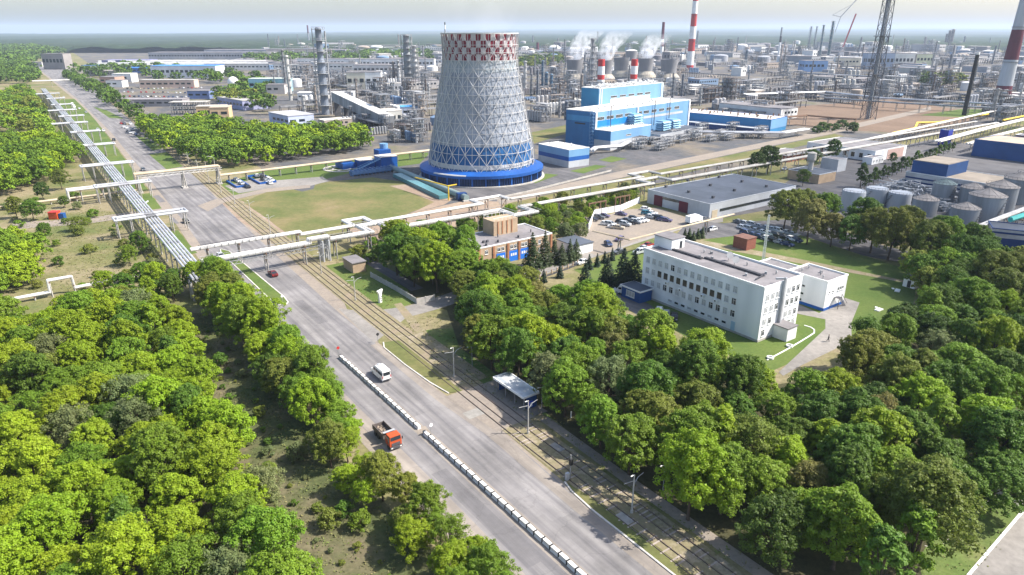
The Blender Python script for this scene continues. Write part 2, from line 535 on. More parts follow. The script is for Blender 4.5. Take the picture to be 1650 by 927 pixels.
def dup(root, loc, rz, label=None, group=None, scale=None, color=None):
    """a copy of a thing with copies of its parts and sub-parts"""
    r = root.copy()
    COL.objects.link(r)
    r.location = loc
    r.rotation_euler = (0, 0, rz)
    if scale is not None:
        r.scale = scale if isinstance(scale, (tuple, list)) else (scale,) * 3
    if label:
        r['label'] = label
    if group:
        r['group'] = group
    if color:
        r.color = (*color, 1)
    for ch in root.children:
        c = ch.copy()
        COL.objects.link(c)
        c.parent = r
        if color:
            c.color = (*color, 1)
        for g in ch.children:
            d = g.copy()
            COL.objects.link(d)
            d.parent = c
    return r


def struct(o):
    o['kind'] = 'structure'
    return o


_lv = set()


def level(z):
    """no two sheets of ground share a height"""
    while round(z, 4) in _lv:
        z += 0.0008
    _lv.add(round(z, 4))
    return z


def sheet(name, pts, m, z, label=None):
    """a flat piece of ground; pts are world points"""
    z = level(z)
    me = bpy.data.meshes.new(name)
    me.from_pydata([(p[0], p[1], z) for p in pts], [], [tuple(range(len(pts)))])
    me.materials.append(m)
    me.update()
    if me.polygons[0].normal.z < 0:
        me.flip_normals()
    return struct(link(name, me))


def gp(*px):
    return [G(x, y) for x, y in px]


def uwp(*uw):
    return [W(u, w) for u, w in uw]


def ribbon(name, left, right, m, z):
    """strip between two polylines of world points with the same count"""
    z = level(z)
    n = len(left)
    me = bpy.data.meshes.new(name)
    me.from_pydata([(p[0], p[1], z) for p in left] + [(p[0], p[1], z) for p in right], [],
                   [(i, n + i, n + i + 1, i + 1) for i in range(n - 1)])
    me.materials.append(m)
    me.update()
    if me.polygons[0].normal.z < 0:
        me.flip_normals()
    return struct(link(name, me))


def kerb_line(name, pts, width=0.3, h=0.14, m=None, z=0.0):
    b = MB()
    for i in range(len(pts) - 1):
        p, q = pts[i], pts[i + 1]
        dx, dy = q[0] - p[0], q[1] - p[1]
        L = math.hypot(dx, dy)
        b.box((p[0] + q[0]) / 2, (p[1] + q[1]) / 2, z, L + 0.02, width, h, math.atan2(dy, dx))
    return struct(b.obj(name, m or M['kerb']))


def arc(c, r, a0, a1, n=8):
    return [(c[0] + r * math.cos(a0 + (a1 - a0) * i / n), c[1] + r * math.sin(a0 + (a1 - a0) * i / n)) for i in range(n + 1)]


R = random.Random(11)

# ---------------------------------------------------------------- ground, roads, paths, fields
gb = MB()
gb.add([(-22000, -300, 0), (22000, -300, 0), (22000, 24000, 0), (-22000, 24000, 0)], [(0, 1, 2, 3)])
struct(gb.obj('ground', M['ground']))
# wooded, rolling country beyond the works
hb = MB()
nx_, ny_ = 90, 46
for j in range(ny_ + 1):
    y = 2600 + 19000 * (j / ny_) ** 1.5
    for i in range(nx_ + 1):
        x = (i / nx_ - 0.5) * (2.2 * y + 3000)
        a = math.sin(x * 0.0011 + 1.3) * math.cos(y * 0.0009) + 0.6 * math.sin(x * 0.0027 + y * 0.0013)
        ridge = max(0.0, (y - 6000) / 13000) * (4 + 100 * (1 / (1 + math.exp(-(x + 3500) / 2200))))
        z = -3 + 6.5 * min(1, j / 5) + 5.0 * a * min(1, j / 6) + ridge
        hb.v.append((x, y, z))
for j in range(ny_):
    for i in range(nx_):
        k = j * (nx_ + 1) + i
        hb.f.append((k, k + 1, k + nx_ + 2, k + nx_ + 1))
        hb.m.append(0)
struct(hb.obj('hills', M['hill'], smooth=True))

sheet('works_ground', uwp((214, 92), (214, 900), (700, 2600), (3300, 2900), (3300, 250), (900, 120), (420, 104)), M['yard'], 0.012)
sheet('yard_ground', gp((1140, 356), (1245, 310), (1300, 270), (1500, 225), (1900, 270), (1900, 470), (1560, 395), (1350, 352), (1240, 338)), M['asphalt_dark'], 0.016)
sheet('roadside_yard_ground', gp((150, 190), (235, 198), (330, 180), (420, 205), (470, 190), (330, 140), (170, 128), (120, 122)), M['yard'], 0.02)

# carriageway with sandy shoulders
right_uw = [(-10, 57.4), (60, 57.4), (68, 58.2), (86, 59.0), (101, 57.2), (131, 57), (156, 57.4), (182, 58.6), (211, 59.8), (265, 62.5), (370, 69), (555, 81), (860, 94), (1700, 122)]
left_uw = [(-10, 39.8), (60, 39.8), (68, 39.9), (86, 40), (101, 40), (131, 40.2), (163, 41.2), (182, 41.4), (211, 41.6), (265, 45.0), (370, 49.2), (555, 56.8), (860, 63.5), (1700, 68)]
ribbon('shoulder', uwp(*[(u, w - (2.2 if u < 150 else 3.0)) for u, w in left_uw]), uwp(*[(u, w + (0.6 if u < 150 else 3.4 + u * 0.006)) for u, w in right_uw]), M['shoulder'], 0.024)
ribbon('road', uwp(*left_uw), uwp(*right_uw), M['asphalt'], 0.032)
sheet('lay_by', uwp((470, 74), (560, 78), (600, 92), (520, 96), (440, 88)), M['shoulder'], 0.028)
sheet('driveway', gp((20, 370), (20, 358), (130, 353), (228, 339), (252, 322), (254, 304), (292, 353), (258, 345), (232, 347), (140, 361)), M['shoulder'], 0.028)
# verges between the pipe rack and the avenue
def vouter(u):
    return 40.2 + max(0, u - 240) * 0.041 if u < 660 else 57.4 + (u - 660) * 0.018


for a, b in ((226, 258), (296, 329), (336, 430), (430, 560), (560, 700), (700, 860)):
    la = [(a, 33.2), ((a + b) / 2, 33.2 + (a - 240) * 0.006), (b, 33.2 + (b - 240) * 0.008)]
    lb = [(a, vouter(a)), ((a + b) / 2, vouter((a + b) / 2)), (b, vouter(b))]
    ribbon('verge_grass', uwp(*la), uwp(*lb), M['lawn'], 0.036)

for poly in (((240, 249), (272, 245), (306, 267), (268, 273)), ((216, 217), (238, 224), (262, 240), (246, 243)), ((150, 172), (172, 178), (200, 192), (176, 190))):
    sheet('verge_grass', gp(*poly), M['lawn'], 0.044)
# sandy dust along the edges and either side of the barrier
ribbon('road_edge', uwp((-10, 55.6), (60, 55.7), (86, 56.4), (101, 55.4), (131, 55.6)), uwp((-10, 57.4), (60, 57.4), (86, 59.0), (101, 57.2), (131, 57)), M['dusty'], 0.036)
ribbon('road_edge', uwp((-10, 39.8), (86, 40), (131, 40.2)), uwp((-10, 42.0), (86, 42.4), (131, 42.0)), M['dusty'], 0.036)
ribbon('road_edge', uwp((20, 46.9), (80, 46.7), (128, 47.0)), uwp((20, 49.0), (80, 49.1), (128, 48.6)), M['dusty'], 0.036)
# tarred repairs
for k in range(16):
    u0, w0 = R.uniform(30, 330), R.uniform(41.5, 46.5) if k % 2 else R.uniform(50, 56)
    if 160 < u0 < 228:
        continue
    L, wd = R.uniform(4, 26), R.uniform(1.2, 3.0)
    sheet('asphalt_patch', uwp((u0, w0), (u0 + L, w0 + R.uniform(-0.2, 0.2)), (u0 + L, w0 + wd), (u0, w0 + wd)), M['asphalt_patch'], 0.0335)
# median island with a kerb
med = [(226, 47.2), (222, 46.4), (172, 46.2), (167.5, 46.6), (165.6, 47.9), (167.5, 49.4), (172, 49.8), (222, 48.9)]
sheet('median_grass', uwp(*med), M['lawn'], 0.12)
kerb_line('median_kerb', uwp(*(med + [med[0]])), 0.32, 0.16)

# verge islands between avenue and tramway
v1 = [(67.4, 58.9), (65, 58.3), (60, 57.9), (40, 57.8), (-8, 57.8), (-8, 59.0), (30, 59.7), (60, 60.1)]
sheet('tram_verge', uwp(*v1), M['field'], 0.10)
kerb_line('tram_verge_kerb', uwp(*v1[:5]), 0.28, 0.16)
v2 = [(130.6, 58.6), (128, 57.5), (118, 57.4), (108, 57.8), (102, 58.6), (101.3, 61.2), (115, 61.6), (129.5, 61.8)]
sheet('tram_verge', uwp(*v2), M['field'], 0.10)
kerb_line('tram_verge_kerb', uwp(*v2[:5]), 0.28, 0.16)
v3 = [(152, 59.3), (160, 61.5), (190, 63), (191, 64.5), (154, 62.6)]
sheet('tram_verge', uwp(*v3), M['field'], 0.04)
v4 = [(146, 66.5), (156, 66.8), (190, 68.5), (190, 79), (158, 79), (148, 76)]
sheet('roadside_grass', uwp(*v4), M['lawn'], 0.04)
v5 = [(102, 65.8), (129, 66), (131, 70), (128, 76), (100, 80), (60, 78), (20, 84), (-10, 84), (-10, 68.5), (40, 69), (80, 69.5)]
sheet('roadside_grass', uwp(*v5), M['grass'], 0.02)

# side road, streets and parking
sheet('side_road', gp((545, 497), (603, 553), (655, 512), (700, 500), (840, 455), (930, 424), (1040, 388), (1110, 366), (1165, 358), (1165, 345), (1110, 352), (1035, 375), (915, 405), (830, 432), (730, 470), (697, 482), (655, 494), (590, 503)), M['paving'], 0.040)
sheet('works_street', gp((1110, 356), (1165, 360), (1300, 352), (1420, 395), (1500, 415), (1500, 432), (1390, 412), (1270, 372), (1140, 385), (1090, 378)), M['asphalt_dark'], 0.036)
sheet('car_park', gp((912, 388), (925, 362), (1010, 338), (1060, 335), (1120, 356), (1040, 384), (1000, 398), (960, 412)), M['shoulder'], 0.044)
sheet('garage_forecourt', gp((790, 445), (910, 400), (930, 405), (930, 425), (840, 455)), M['paving'], 0.048)
sheet('path', gp((985, 462), (1045, 490), (1060, 500), (1030, 510), (975, 474)), M['asphalt_dark'], 0.044)
sheet('office_lawn', gp((925, 435), (1040, 396), (1110, 390), (1260, 370), (1480, 440), (1470, 500), (1330, 560), (1240, 600), (1100, 540), (980, 470)), M['lawn'], 0.024)
sheet('office_drive', gp((1255, 600), (1330, 530), (1330, 515), (1280, 505), (1285, 490), (1320, 505), (1360, 480), (1385, 488), (1372, 520), (1372, 550), (1290, 590), (1262, 606)), M['paving'], 0.044)
sheet('footpath', gp((1120, 385), (1300, 420), (1470, 455), (1480, 460), (1300, 427), (1110, 392)), M['dirt'], 0.036)
kerb_line('drive_kerb', gp((1236, 581), (1275, 560), (1303, 543), (1312, 537), (1312, 532), (1306, 528), (1296, 525)), 0.26, 0.16, M['white'])
sheet('sidewalk', uwp((-8, 66.0), (60, 66.2), (84, 67.0), (84, 68.8), (60, 68.3), (-8, 68.3)), M['shoulder'], 0.052)
sheet('sidewalk', uwp((103, 66.4), (129, 66.6), (150, 71), (150, 73), (128, 69), (103, 68.6)), M['dirt'], 0.040)
sheet('sidewalk', uwp((156, 79.2), (196, 79.2), (196, 82.2), (156, 83)), M['asphalt_dark'], 0.052)
sheet('tram_stop_platform', uwp((85.5, 58.4), (101.3, 57.6), (101.3, 69.5), (85.5, 70)), M['shoulder'], 0.056)
sheet('crossing_slab', uwp((91.6, 56.8), (94.2, 56.8), (94.2, 60.2), (91.6, 60.2)), M['kerb_worn'], 0.062)
sheet('gap_apron', uwp((91.6, 46.8), (94.9, 47.2), (94.4, 49.2), (92.2, 49.0)), M['shoulder'], 0.040)
# bottom right corner: forecourt, kerb and lawn
sheet('forecourt', gp((1560, 930), (1652, 822), (1900, 700), (2100, 1200), (1500, 1200), (1530, 960)), M['paving'], 0.05)
kerb_line('forecourt_kerb', gp((1500, 1000), (1560, 928), (1651, 821), (1720, 740)), 0.35, 0.15, M['white'])
sheet('forecourt_path', gp((1600, 794), (1608, 788), (1665, 816), (1655, 824)), M['concrete'], 0.058)
sheet('forecourt_lawn', gp((1500, 1010), (1560, 930), (1655, 818), (1760, 690), (1560, 780), (1480, 900)), M['grass'], 0.036)
kerb_line('lawn_edging', gp((1603, 798), (1512, 884), (1490, 880)), 0.12, 0.06, M['kerb'])

# fields and works roads by the cooling tower
sheet('field', gp((392, 327), (412, 317), (440, 306), (462, 303), (487, 309), (505, 305), (508, 297), (530, 293), (600, 286), (668, 296), (690, 304), (735, 318), (716, 330), (690, 336), (668, 340), (640, 352), (600, 356), (566, 362), (520, 370), (478, 379), (462, 376), (446, 365), (430, 352)), M['field'], 0.030)
sheet('bare_soil', gp((628, 300), (668, 296), (735, 318), (716, 330), (660, 345), (700, 326), (660, 310)), M['soil'], 0.036)
sheet('bare_soil', gp((340, 330), (372, 318), (395, 326), (432, 354), (466, 378), (440, 392), (380, 352)), M['soil'], 0.026)
sheet('bare_soil', gp((560, 370), (716, 331), (830, 306), (905, 330), (720, 368), (600, 392)), M['soil'], 0.022)
sheet('works_lawn', gp((350, 300), (420, 276), (545, 262), (640, 248), (690, 246), (690, 262), (560, 280), (520, 290), (440, 297), (382, 318)), M['lawn'], 0.026)
sheet('car_park', gp((362, 300), (432, 284), (444, 291), (520, 285), (530, 292), (500, 300), (420, 306), (385, 312)), M['paving'], 0.040)
sheet('works_drive', gp((318, 332), (345, 322), (430, 304), (500, 298), (500, 303), (430, 310), (365, 325), (335, 341)), M['shoulder'], 0.044)
sheet('tower_apron', gp((640, 300), (690, 250), (860, 248), (985, 262), (900, 300), (800, 325), (740, 322)), M['asphalt_dark'], 0.028)
sheet('works_road', gp((800, 322), (870, 306), (1000, 276), (1090, 258), (1200, 236), (1340, 208), (1500, 172), (1500, 178), (1345, 215), (1200, 244), (1000, 287), (870, 316), (806, 330)), M['shoulder'], 0.048)
sheet('works_verge', gp((806, 331), (870, 317), (1000, 288), (1200, 245), (1345, 216), (1360, 220), (1210, 254), (1000, 304), (850, 334)), M['field'], 0.040)
sheet('works_lawn', gp((918, 276), (960, 266), (978, 268), (940, 280)), M['lawn'], 0.044)
sheet('works_lawn', gp((855, 288), (880, 280), (900, 282), (862, 296)), M['lawn'], 0.044)
sheet('works_lawn', gp((965, 258), (985, 252), (1010, 256), (985, 262)), M['lawn'], 0.044)
sheet('brown_field', gp((1180, 196), (1280, 172), (1440, 160), (1575, 182), (1560, 200), (1440, 214), (1330, 208), (1260, 200)), M['brown_earth'], 0.030)
sheet('works_grass', gp((1480, 186), (1550, 176), (1640, 178), (1560, 190)), M['lawn'], 0.034)
sheet('works_grass', gp((1600, 228), (1650, 214), (1800, 220), (1700, 246)), M['lawn'], 0.034)
sheet('works_grass', gp((850, 215), (930, 198), (930, 210), (860, 232)), M['field'], 0.034)
# forest floors
sheet('forest_floor', gp((-260, 590), (120, 530), (300, 545), (330, 640), (430, 800), (500, 930), (560, 1130), (-500, 1130)), M['forest_floor'], 0.020)
sheet('forest_floor', gp((640, 480), (720, 500), (740, 560), (850, 640), (940, 716), (1090, 830), (1220, 920), (1340, 960), (1470, 1010), (1500, 900), (1560, 830), (1660, 780), (2000, 740), (2000, 470), (1500, 470), (1380, 600), (1250, 620), (1100, 570), (900, 470), (740, 410), (640, 430)), M['forest_floor'], 0.028)
sheet('clearing', gp((285, 500), (380, 515), (480, 640), (570, 760), (710, 900), (900, 1130), (520, 1130), (462, 930), (400, 800), (318, 660), (280, 560)), M['clearing'], 0.032)

# ---------------------------------------------------------------- tramway
TR = [(-12, 61.3), (40, 61.95), (85, 62.5), (150, 63.8), (265, 67.0), (370, 71.5), (560, 79), (1000, 97)]


def trw(u):
    for (a, wa), (b, wb) in zip(TR, TR[1:]):
        if u <= b:
            return wa + (wb - wa) * (u - a) / (b - a)
    return TR[-1][1]


def off_line(d, us):
    return uwp(*[(u, trw(u) + d) for u in us])


us_ = [-12, 20, 40, 60, 85, 101, 131, 150, 200, 265, 320, 370, 460, 560, 700, 1000]
ribbon('tram_bed', off_line(-3.0, us_), off_line(3.4, us_), M['dirt'], 0.05)
tb = thing('tram_track', 'double tram track of four worn rails beside the avenue', 'tram track')
for d in (-2.45, -0.95, 0.85, 2.35):
    b = MB()
    pts = off_line(d, us_)
    for p, q in zip(pts, pts[1:]):
        b.box((p[0] + q[0]) / 2, (p[1] + q[1]) / 2, 0.055, math.dist(p[:2], q[:2]) + 0.05, 0.11, 0.12, math.atan2(q[1] - p[1], q[0] - p[0]))
    b.obj('rail', M['rail'], tb)
b = MB()
u = -8.0
while u < 84:
    if R.random() < 0.75:
        for d in (-1.7, 1.6):
            if R.random() < 0.7:
                p = W(u, trw(u) + d + R.uniform(-0.1, 0.1))
                b.box(p[0], p[1], 0.052, 2.1, 0.26, 0.06, RZ + R.uniform(-0.03, 0.03))
    u += 0.9
b.obj('sleepers', mat('bleached_sleeper', (0.34, 0.29, 0.25), 0.3, 0.8, 0.95), tb)
b = MB()
for u0 in range(38, 78, 7):
    if R.random() < 0.55:
        p = W(u0 + R.uniform(0, 4), trw(u0) + R.choice([-1.7, 1.6]))
        b.box(p[0], p[1], 0.056, 1.3, 2.6, 0.09, RZ + R.uniform(-0.05, 0.05))
b.obj('concrete_slabs', M['kerb_worn'], tb)

# ---------------------------------------------------------------- concrete barrier blocks on the centre line
mb_white = mat('whitewashed_concrete', (0.70, 0.69, 0.66), 0.12, 1.5, 0.9, col2=(0.55, 0.53, 0.5), scale2=0.8)
first = None
k = 0
u = 30.0
while u < 128.6:
    if not (92.4 < u < 94.6):
        pos = W(u, 48.05 - (u - 30) * 0.004 + R.uniform(-0.05, 0.05), 0.032)
        rz = RZ + math.pi / 2 + R.uniform(-0.03, 0.03)
        if first is None:
            first = thing('barrier_block', 'whitewashed concrete barrier block in the long row down the middle of the avenue', 'barrier', pos, rz, 'concrete barrier blocks')
            b = MB()
            b.extr([(-0.66, 0), (-0.66, 0.12), (-0.5, 0.25), (-0.5, 0.75), (0.5, 0.75), (0.5, 0.25), (0.66, 0.12), (0.66, 0)], -0.40, 0.40)
            b.v = [(y * 1.9, x * 0.54, z * 0.95) for x, y, z in b.v]
            b.obj('block', mb_white, first)
            b = MB()
            b.box(0.875, 0, 0.02, 0.25, 0.58, 0.735)
            b.obj('dark_joint', M['black'], first)
        else:
            dup(first, pos, rz)
        k += 1
    u += 1.75

# ---------------------------------------------------------------- the big cooling tower
TC = G(772, 303.5)
TX, TY = TC[0], TC[1] + 29.8
TPROF = [(25.9, 5.0), (25.3, 9), (24.7, 14), (23.6, 20), (22.4, 24.5), (21.2, 31), (20.1, 38.5), (18.7, 45), (17.6, 51), (17.3, 55), (17.4, 60), (17.7, 64.8)]


def trad(z):
    for (r0, z0), (r1, z1) in zip(TPROF, TPROF[1:]):
        if z <= z1:
            return r0 + (r1 - r0) * (z - z0) / (z1 - z0)
    return TPROF[-1][0]


tw = thing('cooling_tower', 'huge pale lattice clad cooling tower with a blue skirt and red and white chequered rim', 'cooling tower', (TX, TY, 0))
NSEG = 48
rows = [5.0, 7.0, 9.0, 13, 17.0]
rows += [17.0 + (48.6 - 17.0) * i / 9 for i in range(1, 10)]
rows += [50.6, 53.6]
cz0 = 53.6
rows += [cz0 + 2.8 * i for i in range(1, 5)]
rows[-1] = 64.8
b = MB()


def shell_mat(j, i):
    z = rows[j] + 0.01
    if z < 7:
        return 3
    if z < 9:
        return 2
    if z < 17:
        return 3
    if z < 48.5:
        return 0
    if z < cz0 - 0.01:
        return 1
    return 4 if (i // 1 + j) % 2 else 5


b.lathe([(trad(z) - 0.95, z) for z in rows], NSEG, mats=shell_mat, a0=0.07)
m_ch_r = mat('chequer_red', (0.19, 0.012, 0.03), 0.15, 0.5, 0.6)
m_ch_w = mat('chequer_white', (0.50, 0.48, 0.50), 0.12, 0.5, 0.6)
m_blue_band = mat('blue_band_cladding', (0.012, 0.11, 0.30), 0.15, 0.4, 0.55, col2=(0.012, 0.08, 0.22), scale2=0.1)
b.obj('shell', [M['tower_shell'], M['tower_grey'], M['galv'], m_blue_band, m_ch_r, m_ch_w], tw)
b = MB()
b.lathe([(trad(z) - 1.5, z) for z in (64.7, 60, 55, 51, 45, 38, 31, 24, 17, 9)], NSEG)
b.obj('inner_shell', M['tower_grey'], tw)
# diagonal lattice standing off the shell
NM = 24
lz = [5.6, 9.0]
while lz[-1] < 62.5:
    lz.append(lz[-1] + 4.75 - 1.75 * (lz[-1] - 9) / 55)
lz[-1] = 64.8
LAT = MB()
RNG = MB()


def tp(a, z):
    r = trad(z)
    return (r * math.cos(a), r * math.sin(a), z)


for j, z in enumerate(lz):
    sh = 0.5 if j % 2 else 0.0
    for i in range(NM):
        a = 2 * math.pi * (i + sh) / NM
        if j + 1 < len(lz):
            for s in (-0.5, 0.5):
                LAT.bar(tp(a, z), tp(a + 2 * math.pi * s / NM, lz[j + 1]), 0.24 - 0.08 * z / 65)
        nb = 2 * math.pi * (i + sh + 1) / NM
        md = (a + nb) / 2
        RNG.bar(tp(a, z), tp(md, z), 0.2)
        RNG.bar(tp(md, z), tp(nb, z), 0.2)
        p, r = tp(a, z), trad(z)
        LAT.bar(p, ((r - 0.9) * math.cos(a), (r - 0.9) * math.sin(a), z), 0.16)
        LAT.box(p[0], p[1], z - 0.22, 0.3, 0.45, 0.44, a)
LAT.obj('diagonal_lattice', M['lattice'], tw)
RNG.obj('ring_beams', M['lattice'], tw)
b = MB()
for i in range(NM * 2):
    a = 2 * math.pi * i / (NM * 2)
    zz = [5.2, 14, 24, 34, 44, 52, 58, 64.8]
    for z0, z1 in zip(zz, zz[1:]):
        p, q = tp(a, z0), tp(a, z1)
        b.bar((p[0] * .987, p[1] * .987, z0), (q[0] * .985, q[1] * .985, z1), 0.2)
b.obj('uprights', M['lattice'], tw)
# rim rail
b = MB()
for i in range(NSEG):
    a0, a1 = 2 * math.pi * i / NSEG, 2 * math.pi * (i + 1) / NSEG
    p, q = (17.6 * math.cos(a0), 17.6 * math.sin(a0)), (17.6 * math.cos(a1), 17.6 * math.sin(a1))
    b.bar((*p, 65.0), (*q, 65.0), 0.45)
b.obj('rim', M['lattice'], tw)
# skirt roof, fascia and louvred base
b = MB()
b.lathe([(25.2, 6.6), (29.9, 5.2), (29.9, 3.9), (29.2, 3.9)], 64)
b.obj('skirt_roof', M['blue'], tw)
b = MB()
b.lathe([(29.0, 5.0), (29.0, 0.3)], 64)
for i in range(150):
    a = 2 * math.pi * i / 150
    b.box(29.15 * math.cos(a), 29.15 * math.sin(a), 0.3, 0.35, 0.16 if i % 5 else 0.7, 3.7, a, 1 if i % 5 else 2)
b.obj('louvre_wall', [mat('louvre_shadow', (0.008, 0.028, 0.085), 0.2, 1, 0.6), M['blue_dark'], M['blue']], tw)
b = MB()
b.lathe([(30.6, 0.0), (30.6, 0.45), (28.8, 0.45)], 64)
b.obj('basin_kerb', M['concrete'], tw)
b = MB()
b.lathe([(30.0, 5.0), (29.95, 5.24), (29.0, 5.52)], 64)
b.f = b.f[40:46] + b.f[104:110]
b.m = [0] * len(b.f)
b.obj('bare_skirt_panel', M['galv'], tw)
# climbing ladder
b = MB()
for z0, z1 in zip(range(6, 64, 4), range(10, 68, 4)):
    z1 = min(z1, 65)
    a = -0.12
    for da in (-0.02, 0.02):
        p, q = tp(a + da, z0), tp(a + da, z1)
        b.bar((p[0] * 1.03, p[1] * 1.03, z0), (q[0] * 1.03, q[1] * 1.03, z1), 0.12)
b.obj('ladder', M['lattice'], tw)


# ---------------------------------------------------------------- buildings
def wallbox(b, dw, du, h, m=0, z=0.0, x0=0.0, y0=0.0):
    b.box(x0 + dw / 2, y0 + du / 2, z, dw, du, h, 0, m)


def flat_roof(parent, dw, du, h, roof, trim, par=0.5, x0=0.0, y0=0.0, t=0.3, trim_name='parapet'):
    b = MB()
    b.box(x0 + dw / 2, y0 + du / 2, h + 0.003, dw - 2 * t, du - 2 * t, 0.06)
    r = b.obj('roof', roof, parent)
    b = MB()
    for cx, cy, sx, sy in ((dw / 2, t / 2 - 0.06, dw + 0.24, t), (dw / 2, du - t / 2 + 0.06, dw + 0.24, t), (t / 2 - 0.06, du / 2, t, du - 2 * t + 0.12), (dw - t / 2 + 0.06, du / 2, t, du - 2 * t + 0.12)):
        b.box(x0 + cx, y0 + cy, h + 0.002, sx, sy, par)
    b.obj(trim_name, trim, parent)
    return r


_win = {}


def window(parent, x, y, z, w, h, face, pane, style=0, name='window'):
    """window with its sill at z; face: 'f' front (-y), 'l' left (-x), 'r' right (+x), 'b' back"""
    key = (round(w, 2), round(h, 2), style)
    if key not in _win:
        b = MB()
        f = 0.09
        for cx, cz, sx, sz in ((0, 0, w, f), (0, h - f, w, f)):
            b.box(cx, 0, cz, sx, 0.14, sz)
        for cx in (-w / 2 + f / 2, w / 2 - f / 2):
            b.box(cx, 0, f, f, 0.14, h - 2 * f)
        if style == 0:
            b.box(-w * 0.1, 0, f, 0.07, 0.12, h - 2 * f)
            b.box(-w * 0.1 + (w / 2 + w * 0.1) / 2, 0, h * 0.64, w / 2 + w * 0.1 - f, 0.12, 0.07)
        elif style == 2:
            n = max(2, int(w / 0.9))
            for i in range(1, n):
                b.box(-w / 2 + w * i / n, 0, f, 0.07, 0.12, h - 2 * f)
        b.box(0, -0.09, -0.06, w + 0.12, 0.24, 0.055)
        p = MB()
        p.box(0, 0.02, f, w - 2 * f, 0.05, h - 2 * f)
        _win[key] = (b.mesh('window', [M['frame']]), p.mesh('pane', [M['glass']]))
    fm, pm = _win[key]
    rz = {'f': 0.0, 'l': -math.pi / 2, 'r': math.pi / 2, 'b': math.pi}[face]
    o = link(name, fm, parent, (x, y, z), rz)
    q = link('pane', pm, o)
    if pane is not M['glass']:
        q.material_slots[0].link = 'OBJECT'
        q.material_slots[0].material = pane
    return o


def bld(name, label, cat, u, w, rz=RZ):
    return thing(name, label, cat, W(u, w), rz)


def vents(b, n, dw, du, h, s=1.0, m=0):
    for _ in range(n):
        x, y = R.uniform(0.08, 0.92) * dw, R.uniform(0.08, 0.92) * du
        k = R.random()
        if k < 0.5:
            b.cyl((x, y, h), (x, y, h + 0.9 * s), 0.18 * s, n=8, m=m)
            b.cyl((x, y, h + 0.9 * s), (x, y, h + 1.15 * s), 0.32 * s, 0.1, n=8, m=m)
        else:
            b.box(x, y, h, 0.9 * s, 0.6 * s, 0.8 * s, R.random(), m)


# the white four-storey office
OH, ODW, ODU = 12.8, 14.6, 36.2
off = bld('office_building', 'white four storey office block with rows of windows and a flat grey roof', 'building', 81.1, 127.2)
b = MB()
wallbox(b, ODW, ODU, OH)
b.obj('wall', M['white_wall'], off)
flat_roof(off, ODW, ODU, OH, M['roof_felt'], M['white'], 0.55)
b = MB()
wallbox(b, ODW + 0.16, ODU + 0.16, 0.55, 0, 0.0, -0.08, -0.08)
b.obj('plinth', M['concrete'], off)
for fl, z in enumerate((1.15, 3.75, 6.75, 9.65)):
    for i in range(14):
        y = 7.4 + i * 2.08
        if fl == 0:
            if 1 <= i <= 9:
                window(off, 0, y, z + 0.2, 1.35, 0.75, 'l', M['glass'] if i % 3 else M['blind'], 1)
            continue
        dark = fl == 2 and 2 <= i <= 11
        window(off, 0, y, z, 1.5 if dark else 1.3, 1.85 if dark else 1.7, 'l', M['glass'] if dark or R.random() < 0.3 else M['blind'], 1 if dark else 0)
for fl, z in enumerate((1.15, 3.75, 6.75, 9.65)):
    for x in (1.5, 3.5, 5.4, 9.6, 11.4, 13.2):
        if fl == 0 and 3 < x < 10:
            continue
        if x == 5.4 and fl < 2:
            continue
        window(off, x, 0, z, 1.15, 1.6, 'f', M['glass'] if R.random() < 0.55 else M['blind'], 0)
b = MB()
b.box(-0.05, 6.9, 0.55, 0.12, 1.1, 2.2)
b.obj('door', mat('pale_blue_door', (0.35, 0.5, 0.62), 0.1, 1, 0.6), off)
acm = None
for y, z in ((23.0, 5.4), (16.2, 6.0), (12.2, 6.0), (27.5, 5.9)):
    b = MB()
    b.box(-0.3, 0, 0, 0.5, 0.9, 0.6)
    b.cyl((-0.56, 0, 0.3), (-0.54, 0, 0.3), 0.22, n=10, m=1)
    b.obj('air_conditioner', [M['white'], M['black']], off, (-0.02, y, z))
b = MB()
b.bar((7.0, -0.4, 3.0), (7.0, -0.4, OH + 1.4), 0.55)
b.bar((7.0, -0.4, OH + 1.2), (5.2, 0.9, OH + 1.2), 0.4)
b.obj('ventilation_duct', M['galv'], off)
po = MB()
po.box(7.2, -1.9, 0, 3.6, 3.7, 3.1)
pw = po.obj('entrance_porch', M['white_wall'], off)
b = MB()
b.box(7.2, -1.95, 3.102, 4.0, 3.9, 0.22)
b.obj('porch_roof', M['roof_felt'], pw)
# roof house, pipe run, dishes
ph = MB()
ph.box(7.0, 34.6, OH + 0.07, 4.9, 6.0, 2.75)
ph.v = [(x + 0.5, y - 0.2, z) for x, y, z in ph.v]
pho = ph.obj('roof_house', M['white_wall'], off)
b = MB()
b.box(7.5, 34.4, OH + 2.83, 5.3, 6.4, 0.2)
b.obj('roof_house_roof', M['roof_felt'], pho)
b = MB()
b.box(8.6, 31.37, OH + 0.1, 0.9, 0.08, 1.9)
b.box(9.98, 33.4, OH + 0.9, 0.08, 1.2, 1.2)
b.obj('roof_house_door', M['glass'], pho)
b = MB()
for x, y0, y1 in ((5.4, 22, 31.6), (6.6, 5.2, 22.0)):
    b.bar((x, y0, OH + 0.35), (x, y1, OH + 0.35), 0.35)
    b.bar((x + 0.6, y0, OH + 0.35), (x + 0.6, y1, OH + 0.35), 0.25)
    for y in np.arange(y0, y1, 1.6):
        b.box(x + 0.3, y, OH + 0.05, 1.3, 0.2, 0.2)
b.bar((6.6, 5.2, OH + 0.4), (3.2, 4.6, OH + 0.4), 0.25)
b.obj('roof_pipes', M['steel_dark'], off)
b = MB()
vents(b, 9, ODW, 30, OH + 0.05, 0.8)
b.obj('roof_vents', M['steel'], off)
